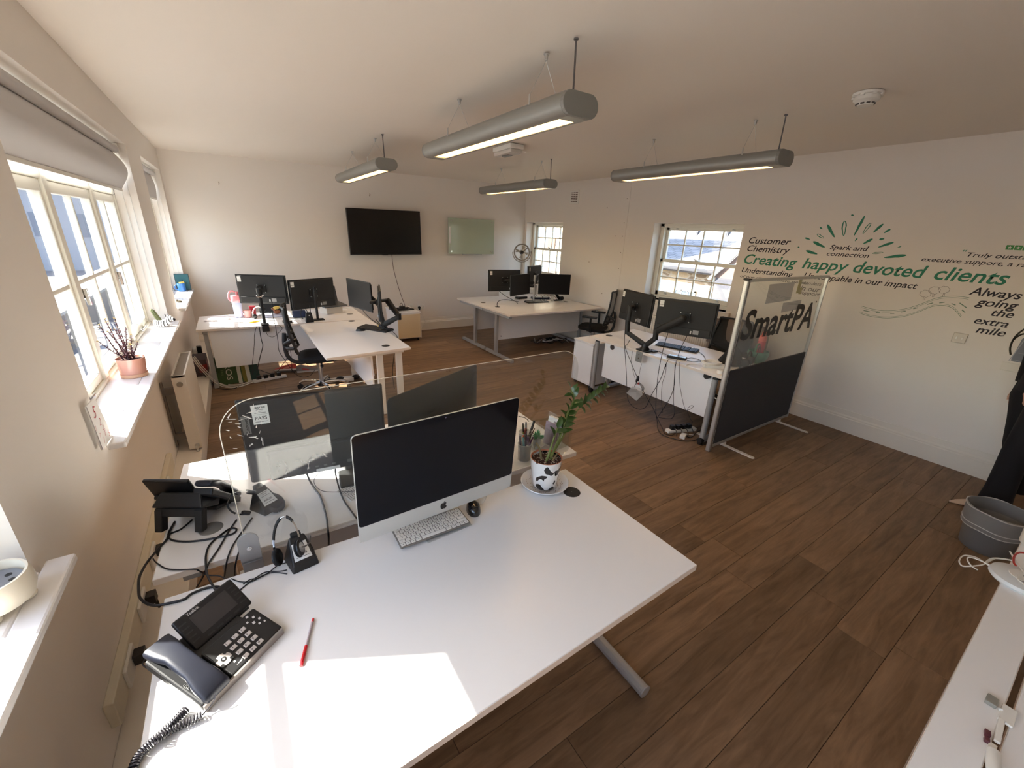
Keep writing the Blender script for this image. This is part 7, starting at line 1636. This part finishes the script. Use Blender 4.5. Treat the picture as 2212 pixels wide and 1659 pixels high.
for k, (a, b_, lab) in enumerate((((1150, 651), (1162, 640), 'left wire arch between the far screens'), ((1165, 652), (1185, 638), 'middle wire arch between the far screens'), ((1178, 652), (1200, 640), 'right wire arch between the far screens'))):
    p, q = P(*a), P(a[0]+26, a[1]-2); m_ = (p+q)/2; m_.z += .11; cable('black_cable', lab, [p + Vector((0,0,.006)), p.lerp(m_, .6) + Vector((0,0,.03)), m_, q.lerp(m_, .6) + Vector((0,0,.03)), q + Vector((0,0,.006))], .0035)
# monitor leads on projecting desk
cable('black_cable', 'black lead curving from the window-facing monitor to the arm base', [YW(780, 665, 4.98), YW(792, 680, 4.9), YW(808, 694, 4.86), P(838, 712, .74)], .004)
cable('black_cable', 'black lead hanging along the bent monitor arm', [XW(812, 690, 1.32), XW(826, 705, 1.36), XW(838, 712, 1.40)], .004)
cable('black_cable', 'black leads hanging off the right edge of the projecting desk', [P(842, 712, .735), P(850, 718, .735), XW(858, 728, 1.425), XW(855, 745, 1.43), XW(848, 800, 1.36), XW(852, 840, 1.36)], .004)
cable('black_cable', 'keyboard lead curling round the right end of the long black keyboard', path([(1511,761),(1520,768),(1524,776)], dz(.735)), .0026)
cable('black_cable', 'thin lead from the arm base to the docking hub on the partition desk', path([(1404,754),(1420,758),(1434,764),(1445,768)], dz(.735)), .0024)
cable('black_cable', 'lead from the docking hub to the white extension block', path([(1484,774),(1495,773),(1508,776),(1516,780)], dz(.735)), .0028)
cable('black_cable', 'lower black lead between the docking hub and the extension block', path([(1484,779),(1498,781),(1512,780),(1522,784)], dz(.735)), .0028)
# ---------------------------------------------------------------- window sill things
t = thing('potted_succulent', 'dark purple branching succulent in a pink pot on the long window sill', 'potted plant', (-.640, 3.37, ZS))
mPINK = mat('pink_glaze', (214, 158, 140), .22, coat=.4)
G().lathe([(.001, .012), (.055, .012), (.064, .02), (.073, .118), (.074, .122), (.069, .122), (.064, .10)], n=44).obj('pot', mPINK, t, smooth=True)
G().lathe([(.001, 0), (.062, 0), (.068, .004), (.0695, .024), (.066, .024), (.062, .012)], n=44).obj('pot_saucer', mat('peach_saucer', (222, 178, 146), .3), t, smooth=True)
G().lathe([(.067, .108), (.03, .112), (.001, .110)], n=30).obj('soil', mSOIL, t, smooth=True)
random.seed(31); stems = []
tips = [(-.115, .05, .33), (-.09, .10, .35), (-.06, -.04, .30), (-.03, .06, .36), (-.01, .00, .31), (.0, .12, .29), (.035, .02, .26), (-.12, -.05, .25), (.03, -.03, .21), (-.06, .12, .28), (.05, .07, .20)]
g = G(); gl = G(); gy = G()
for tx, ty, tz in tips:
    b_ = Vector((random.uniform(-.025, .025), random.uniform(-.025, .025), .105)); e_ = Vector((tx*.9, ty, tz)); m_ = b_.lerp(e_, .5) + Vector((random.uniform(-.01,.01), 0, -.012))
    g.tube([b_, m_, e_], [.0042, .0036, .003, .0024, .002], n=6)
    n_ = int((e_-b_).length/.016)
    for j in range(2, n_+1):
        s_ = j/n_; c = b_.lerp(m_, s_*2) if s_ < .5 else m_.lerp(e_, s_*2-1); d = (e_-b_).normalized(); a0 = j*pi/2 + random.uniform(-.3, .3)
        u = d.orthogonal().normalized(); v = d.cross(u)
        for k in (0, 1):
            q = u*cos(a0+k*pi) + v*sin(a0+k*pi); L_ = .017*(1-.45*s_) + random.uniform(0, .004); dr = (q + d*.35 + Vector((0, 0, .15))).normalized(); sd = dr.cross(d).normalized()*L_*.42
            gg = gy if s_ > .93 else gl; p1 = c + dr*L_*.5; gg._add([c, p1 - sd + Vector((0,0,.001)), c + dr*L_, p1 + sd + Vector((0,0,.001)), p1 + Vector((0, 0, -.003))], [(0,1,4), (1,2,4), (2,3,4), (3,0,4), (0,3,2,1)])
g.obj('stems', mat('purple_stem', (66, 34, 40), .6), t, smooth=True); k = gl.obj('foliage', mat('purple_leaf', (110, 62, 72), .3, coat=.4, var=.5, vscale=70), t); k['kind'] = 'stuff'
k = gy.obj('young_leaves', mat('young_leaf', (206, 176, 90), .4), t); k['kind'] = 'stuff'
t = thing('zebra_planter', 'striped zebra-shaped planter with a small cactus at the end of the long sill', 'planter', (-.650, 4.93, ZS), rz=-.5)
def zebra():
    m = bpy.data.materials.new('zebra_stripe'); m.use_nodes = True; nt = m.node_tree; b = nt.nodes['Principled BSDF']; N = nt.nodes.new; L = nt.links.new
    tc = N('ShaderNodeTexCoord'); wv = N('ShaderNodeTexWave'); wv.inputs['Scale'].default_value = 17; wv.inputs['Distortion'].default_value = 2.2; wv.inputs['Detail'].default_value = 1; L(tc.outputs['Object'], wv.inputs['Vector'])
    gt = N('ShaderNodeMath'); gt.operation = 'GREATER_THAN'; gt.inputs[1].default_value = .66; L(wv.outputs['Fac'], gt.inputs[0]); mx = N('ShaderNodeMixRGB'); mx.inputs[1].default_value = (.85, .83, .80, 1); mx.inputs[2].default_value = (.02, .018, .02, 1)
    L(gt.outputs[0], mx.inputs[0]); L(mx.outputs[0], b.inputs['Base Color']); b.inputs['Roughness'].default_value = .25; return m
mZ = zebra()
g = G(); g.loft([[(sx*cos(a), sy*sin(a), z) for a in [2*pi*i/24 for i in range(24)]] for z, sx, sy in ((0, .04, .035), (.008, .058, .045), (.035, .066, .05), (.06, .060, .044), (.062, .050, .036))]); g.obj('body', mZ, t, smooth=True)
g = G(); g.tube([(.045, 0, .035), (.068, 0, .065), (.080, 0, .085)], [.026, .024, .022], n=12); g.tube([(.070, 0, .088), (.095, 0, .082), (.118, 0, .068)], [.022, .019, .016], n=12)
for s_ in (-1, 1): g.tube([(.066, s_*.014, .10), (.062, s_*.020, .122)], [.008, .003], n=8, sm=0)
g.obj('head', mZ, t, smooth=True); G().ball((.121, 0, .067), (.009, .011, .010), n=10).obj('nose', mBLK, t, smooth=True)
g = G(); rings = []
for j in range(8):
    s_ = j/7; c = Vector((-.012 - .045*s_, 0, .058 + .105*s_)); rr = .019*(1 - .25*s_) if j < 7 else .004; rings.append([c + Vector(((rr*(1+.14*cos(8*a)))*cos(a), (rr*(1+.14*cos(8*a)))*sin(a), 0)) for a in [2*pi*i/40 for i in range(40)]])
g.loft(rings); g.obj('cactus', mat('cactus_green', (92, 96, 58), .6, var=.2, vscale=60), t, smooth=True)
# card with red hand-written figures
mRED = mat('red_marker', (178, 40, 58), .6)
t = thing('number_card', 'white card with red handwritten numbers standing on the near end of the sill', 'card', (-.598, 2.315, .95), rot=(0, 0, 0))
g = G(); q = [(-.0, -.085, .005), (-.0, .10, -.012), (-.0, .030, .205), (-.0, -.102, .21)]; g._add([(p[0]+.003, p[1], p[2]) for p in q] + [(p[0]-.002, p[1], p[2]) for p in q], [(0,1,2,3), (7,6,5,4), (0,4,5,1), (1,5,6,2), (2,6,7,3), (3,7,4,0)]); g.obj('card_sheet', mPAPER, t)
g = G(); g._add([(.0035, -.085, .005), (.0035, -.102, .21), (.0035, -.096, .21), (.0035, -.079, .005)], [(0,3,2,1)]); g.obj('grey_edge', mat('card_edge_grey', (140, 134, 140), .7), t)
for s_, y_, z_, h_ in (('5', -.055, .14, .050), ('1', -.085, .095, .022), ('2', -.02, .092, .032), ('7', -.065, .055, .018), ('2', .0, .062, .022), ('0', .015, .05, .012), ('3', .0, .035, .02), ('5', .045, .010, .028), ('1', -.035, .015, .026)):
    text(s_, (.0042, y_, z_), (0, 1, -.25), (0, .25, 1), mRED, 'red_figure', t, height=h_, bold=-.01, shear=.2)
# polka-dot animal pot by the camera
t = thing('animal_plant_pot', 'cream pot with a sleepy animal face, pink ears and dots, on the near sill', 'plant pot', (-.640, 1.345, ZS), rz=-.55)
mCR = mat('cream_ceramic', (232, 224, 206), .35, coat=.2)
G().lathe([(.001, .02), (.05, .02), (.078, .035), (.087, .065), (.085, .10), (.080, .118), (.074, .118), (.078, .09), (.07, .05), (.001, .045)], n=48).obj('pot_body', mCR, t, smooth=True)
for s_ in (-1, 1):
    g = G(); g.ball((.035*s_, -.045, .014), (.018, .020, .014), n=12); g.ball((.035*s_, .045, .014), (.018, .020, .014), n=12); g.obj('foot', mCR, t, smooth=True)
    G().ball((.035*s_, -.055, .008), (.014, .014, .008), n=12).obj('foot_pad', mat('terracotta_pink', (206, 136, 110), .6), t, smooth=True)
    g = G(); g.ball((.045*s_, -.070, .108), (.018, .010, .012), n=12); g.obj('ear', mat('ear_coral', (216, 134, 104), .5), t, smooth=True)
def face(x, z): a = x/.087; return Vector((.0875*sin(a), -.0875*cos(a), z))
def disc(g, x, z, r_, k=1.0, off=.0008):
    c = face(x, z); n_ = Vector((c.x, c.y, 0)).normalized(); u = Vector((-n_.y, n_.x, 0)); c = c + n_*off; g._add([c + u*r_*cos(a) + Vector((0, 0, r_*k*sin(a))) for a in [2*pi*i/14 for i in range(14)]], [tuple(range(14))])
g = G(); disc(g, -.032, .068, .0055); disc(g, .032, .072, .0055); disc(g, 0, .058, .011, .65)
for s_ in (-1, 1):
    for k in range(3): c = face(.032*s_ + s_*(.005+.003*k), .078 + .001*k); g._add([c + Vector((0,0,0)), c + Vector((.0012, 0, 0)), face(.032*s_ + s_*(.012+.004*k), .083-.003*k)*1.0], [(0,1,2)])
g.tube([face(0, .05)*1.01, face(-.005, .044)*1.01, face(-.012, .045)*1.01], .0009, n=5); g.tube([face(0, .05)*1.01, face(.005, .044)*1.01, face(.012, .045)*1.01], .0009, n=5)
g.obj('face_print', mat('face_black', (40, 38, 44), .5), t)
g = G(); disc(g, -.022, .048, .007, .8); disc(g, .022, .05, .007, .8); g.obj('cheek', mat('cheek_pink', (222, 160, 156), .6), t)
g = G(); random.seed(4)
for r_ in range(4):
    for c_ in range(7 - r_): disc(g, -.026 + c_*.0088 + r_*.004, .105 - r_*.0105, .0016)
g.obj('dot_print', MATS['face_black'], t)
g = G(); pl = [( .068*cos(a), .068*sin(a)) for a in [2*pi*i/32 for i in range(32)]]; g.prism(pl, .088, .091); ins = g.obj('insert_tray', mat('grey_insert', (120, 122, 128), .5), t)
g = G()
for k in range(9): a = 2*pi*k/9; g.cyl((.045*cos(a), .045*sin(a), .0911), (.045*cos(a), .045*sin(a), .0918), .0075, n=14)
g.obj('drain_hole', mBLK, t)
t.scale = (.92, .92, .86)
t = thing('dark_dish', 'dark rounded dish at the very left edge on the near sill', 'dish', (-.715, 1.19, ZS)); G().ball((0, 0, .016), (.035, .035, .016), n=16).obj('dish_body', mat('dark_dish_glaze', (44, 34, 34), .4), t, smooth=True)
# far sill
t = thing('teal_picture', 'teal picture in a dark frame standing on the far window sill', 'picture', (-.640, 7.46, ZS), rot=(-.05, 0, 0))
G().bb((-.082, -.006, 0), (.082, .006, .225)).obj('frame', mat('dark_frame', (34, 50, 60), .4), t, bevel=.002); G().bb((-.074, -.008, .008), (.074, -.005, .217)).obj('print', mat('teal_print', (30, 92, 100), .5), t); g = G(); g.box((.02, -.0085, .10), (.05, .001, .012)); g.box((.0, -.0085, .125), (.008, .001, .05)); g.obj('print_detail', mBLK, t)
t = mug('blue mug with white lettering and a yellow rim on the far window sill', (-.655, 7.36, ZS), mat('blue_mug', (58, 112, 180), .35), .11, .045, a=3.3)
text('TOO SMALL', (-.028, -.0455, .065), (1, 0, 0), (0, 0, 1), mPAPER, 'mug_print', t, width=.055, height=.014, bold=.01); text('MUG', (-.02, -.0455, .04), (1, 0, 0), (0, 0, 1), mPAPER, 'mug_print', t, width=.036, height=.014, bold=.01)
g = G(); g.box((-.01, 0, .118), (.06, .05, .02), ry=.15); g.obj('yellow_contents', mat('mug_yellow', (226, 186, 90), .5), t, bevel=.004)
t = thing('dark_trinket', 'small dark trinket on the near end of the far window sill', 'ornament', (-.62, 6.35, ZS)); g = G(); g.ball((0, 0, .012), (.03, .022, .014), n=12); g.ball((-.02, 0, .026), (.012, .012, .012), n=10); g.obj('trinket', mat('trinket_brown', (70, 60, 40), .6), t, smooth=True)
# ---------------------------------------------------------------- right foreground
t = thing('waste_bin', 'translucent grey waste bin with a liner on the floor by the right edge', 'bin', (3.985, .085, 0))
mBIN = mat('smoky_plastic', (122, 122, 122), .45, alpha=.72)
G().lathe([(.001, .004), (.118, .004), (.122, .012), (.156, .30)], n=44).obj('bin_wall', mBIN, t, smooth=True)
G().lathe([(.001, .02), (.10, .02), (.112, .05), (.130, .16), (.140, .18), (.150, .24), (.160, .304), (.166, .300), (.1585, .20), (.154, .165)], n=44).obj('liner', mat('liner_film', (158, 156, 154), .6, alpha=.62, bump=.6, bscale=40), t, smooth=True)
g = G()
for z, r_ in ((.300, .1665), (.195, .157), (.165, .153)): g.tube([(r_*cos(a), r_*sin(a), z + .004*sin(5*a)) for a in [2*pi*k/40 for k in range(41)]], .0035, n=6, sm=1)
g.obj('rim', mat('liner_rim', (190, 188, 184), .5), t, smooth=True)
ct = P(2181, 1244, .75); lt = P(2110, 1223, .745); rr_ = math.hypot(ct.x-lt.x, ct.y-lt.y)
t = thing('white_router', 'round white access point lying on the right-hand worktop', 'router', (ct.x+.02, ct.y-.03, .73))
G().lathe([(.001, 0), (rr_*.9, 0), (rr_*1.0, .010), (rr_*.96, .022), (rr_*.6, .030), (.001, .031)], n=56).obj('housing', mat('router_white', (214, 216, 216), .4), t, smooth=True)
G().lathe([(.038, .0305), (.038, .033), (.001, .034)], n=36).obj('centre_disc', mWPL, t, smooth=True); g = G(); g.tube([(.039*cos(a), .039*sin(a), .031) for a in [pi*.95 + pi*.75*k/16 for k in range(17)]], .0012, n=5, sm=1); g.obj('disc_gap', mat('gap_maroon', (90, 56, 56), .5), t, smooth=True)
G().cyl((0, 0, .034), (0, 0, .0345), .003, n=10).obj('led', mat('led_grey', (90, 90, 90), .4), t)
cable('white_cable', 'white cable folded in long loops under the round access point', path([(2137,1222),(2110,1205),(2090,1200),(2078,1202),(2072,1212),(2078,1222),(2096,1223),(2122,1220),(2138,1212),(2150,1206)], dz(.738)), .0026, mWCAB)
cable('white_cable', 'second narrower loop of white cable left of the access point', path([(2112,1231),(2098,1222),(2090,1210),(2092,1204),(2105,1206),(2125,1214),(2140,1222)], dz(.742)), .0026, mWCAB)
cable('white_cable', 'white cable arching from the access point to the right edge', path([(2128,1216),(2138,1208),(2150,1206),(2172,1208),(2192,1212)], dz(.748)), .0030, mWCAB)
t = thing('white_tub', 'rounded white tub at the right edge behind the red cable', 'tub', (2.66, -.085, .73)); G().lathe([(.001, 0), (.055, 0), (.066, .01), (.070, .085), (.060, .10), (.001, .102)], n=36).obj('tub_body', mat('tub_white', (214, 206, 196), .5), t, smooth=True)
cable('red_cable', 'red cable loop at the right edge on the worktop', path([(2212,1194),(2200,1194),(2191,1202),(2190,1215),(2195,1222)], dz(.78)), .0034, mat('red_cable_sheath', (176, 50, 44), .45))
cable('white_cable', 'white cable crossing under the red loop at the right edge', path([(2182,1192),(2190,1205),(2202,1222),(2212,1236)], dz(.772)), .003, mWCAB)
cable('white_cable', 'lower white cable curving out of frame beside the access point', path([(2198,1242),(2200,1252),(2212,1262)], dz(.772)), .003, mWCAB)
# ---------------------------------------------------------------- person walking at the right edge
def skin_body(name, verts, edges, root, m, parent=None, sub=2):
    me = bpy.data.meshes.new(name); me.from_pydata([v[0] for v in verts], edges, []); o = bpy.data.objects.new(name, me); COL.objects.link(o)
    if parent is not None: o.parent = parent
    sk_ = o.modifiers.new('skin', 'SKIN'); 
    if not me.skin_vertices: 
        bpy.context.view_layer.objects.active = o
    for i, v in enumerate(verts): me.skin_vertices[0].data[i].radius = v[1] if isinstance(v[1], tuple) else (v[1], v[1])
    me.skin_vertices[0].data[root].use_root = True
    sb = o.modifiers.new('sub', 'SUBSURF'); sb.levels = sub; sb.render_levels = sub; me.materials.append(m)
    sk_.use_smooth_shade = True
    return o
def tubes(name, chains, m, parent, n=16):
    """clothing: lofted tapering tubes"""
    g = G()
    for ch in chains:
        pts = [Vector(c[0]) for c in ch]; rings = []; u = None
        for i, p in enumerate(pts):
            d = (pts[min(i+1, len(pts)-1)] - pts[max(i-1, 0)]).normalized(); u = Vector((1, 0, 0)) if u is None else u; u = (u - d*u.dot(d)).normalized(); r_ = ch[i][1]; r_ = r_ if isinstance(r_, tuple) else (r_, r_); rings.append(g.ring(p, u, d.cross(u), r_[0], r_[1], n))
        g.loft(rings)
    return g.obj(name, m, parent, smooth=True)
mSKIN = mat('skin', (206, 160, 138), .5)
pr_ = thing('person', 'person in wide black trousers and pale pointed shoes stepping in at the right edge', 'person', (4.81, .20, 0), rz=RAD(45))
# local: +y is forward (towards the window wall), x to the person's right
vt = [((0, 0, .93), (.13, .10)), ((0, 0, 1.10), (.12, .09)), ((0, .0, 1.30), (.14, .10)), ((0, -.01, 1.44), (.10, .07)), ((0, .0, 1.52), .05), ((0, .02, 1.62), (.075, .09)), ((0, .02, 1.72), (.06, .07)),
      ((-.09, .01, .88), .085), ((-.10, .07, .50), .055), ((-.10, .05, .10), .036), ((-.10, .12, .035), .03),
      ((.09, -.02, .88), .085), ((.10, -.10, .50), .055), ((.10, -.26, .14), .036), ((.10, -.20, .05), .03),
      ((-.19, -.01, 1.42), .05), ((-.22, .02, 1.16), .038), ((-.20, .14, .96), .028), ((.19, -.01, 1.42), .05), ((.23, -.04, 1.16), .038), ((.22, -.04, .92), .028)]
ed = [(0,1),(1,2),(2,3),(3,4),(4,5),(5,6),(0,7),(7,8),(8,9),(9,10),(0,11),(11,12),(12,13),(13,14),(3,15),(15,16),(16,17),(3,18),(18,19),(19,20)]
skin_body('body', vt, ed, 0, mSKIN, pr_)
mTRO = mat('black_trouser', (14, 13, 20), .9)
tubes('trousers', [[((-.07, .0, 1.00), (.10, .09)), ((-.09, .01, .88), (.115, .10)), ((-.10, .04, .68), (.10, .09)), ((-.10, .07, .48), (.078, .072)), ((-.10, .06, .34), (.080, .075)), ((-.10, .05, .18), (.082, .080)), ((-.10, .045, .05), (.092, .092)), ((-.10, .045, .03), (.090, .090))],
                   [((.07, .0, 1.00), (.10, .09)), ((.09, -.02, .88), (.115, .10)), ((.10, -.07, .68), (.10, .09)), ((.10, -.10, .48), (.085, .08)), ((.10, -.20, .28), (.10, .10)), ((.10, -.28, .12), (.115, .11))]], mTRO, pr_)
tubes('jumper', [[((0, 0, .93), (.165, .115)), ((0, 0, 1.08), (.155, .11)), ((0, 0, 1.30), (.175, .115)), ((0, -.01, 1.42), (.16, .09)), ((0, -.005, 1.49), (.07, .06))],
                 [((-.15, -.01, 1.43), .07), ((-.22, .02, 1.17), .052), ((-.205, .12, .99), .042)], [((.15, -.01, 1.43), .07), ((.23, -.04, 1.17), .052), ((.22, -.04, .96), .042)]], mat('black_jumper', (22, 20, 26), .9), pr_)
g = G(); g.ball((0, -.01, 1.66), (.10, .105, .12), n=18, m=12); g.ball((0, -.06, 1.56), (.09, .06, .12), n=14); g.obj('hair', mat('brown_hair', (60, 42, 30), .6), pr_, smooth=True)
g = G(); g.ball((-.03, .108, 1.635), (.011, .006, .006)); g.ball((.03, .108, 1.635), (.011, .006, .006)); g.obj('eye', mat('eye_dark', (40, 30, 26), .3), pr_, smooth=True)
g = G(); g.tube([(0, .105, 1.64), (0, .125, 1.605), (0, .11, 1.60)], .009, n=8); g.obj('nose', mSKIN, pr_, smooth=True); g = G(); g.ball((0, .105, 1.57), (.022, .008, .006)); g.obj('mouth', mat('lips', (170, 90, 84), .5), pr_, smooth=True)
for s_, dy, dzz, an in ((-1, .07, 0, 0), (1, -.28, .10, -.5)):
    g = G(Matrix.Translation((.10*s_, dy+.03, dzz)) @ Matrix.Rotation(an, 4, 'X')); g.loft([[(w_*cos(a), y, max(.004, zc + h*sin(a))) for a in [2*pi*i/16 for i in range(16)]] for y, w_, zc, h in ((-.07, .028, .03, .03), (-.03, .033, .032, .032), (.04, .036, .028, .026), (.11, .042, .020, .018), (.17, .034, .014, .012), (.225, .010, .010, .006))]); g.obj('shoe', mat('beige_flat', (206, 182, 160), .6), pr_, smooth=True)
for s_, p in ((-1, (-.20, .17, .92)), (1, (.22, -.04, .86))):
    g = G(); g.ball((p[0], p[1], p[2]), (.022, .035, .05), n=12)
    for k in range(4): g.tube([(p[0], p[1]-.022+.015*k, p[2]-.03), (p[0]-.004, p[1]-.024+.016*k, p[2]-.07), (p[0]-.012, p[1]-.020+.014*k, p[2]-.095-.006*(k in (1, 2)))], [.009, .008, .007], n=8)
    g.tube([(p[0], p[1]+.03, p[2]+.01), (p[0]-.008, p[1]+.05, p[2]-.02), (p[0]-.012, p[1]+.05, p[2]-.05)], [.010, .009, .007], n=8)
    g.obj('hand', mSKIN, pr_, smooth=True)
for o in list(bpy.data.objects):
    if 'c' in o.keys(): del o['c']
for o in bpy.data.objects:      # keep every label within sixteen words
    if 'label' in o.keys():
        ws = o['label'].split()
        if len(ws) > 16: o['label'] = ' '.join(ws[:16]).rstrip(',')
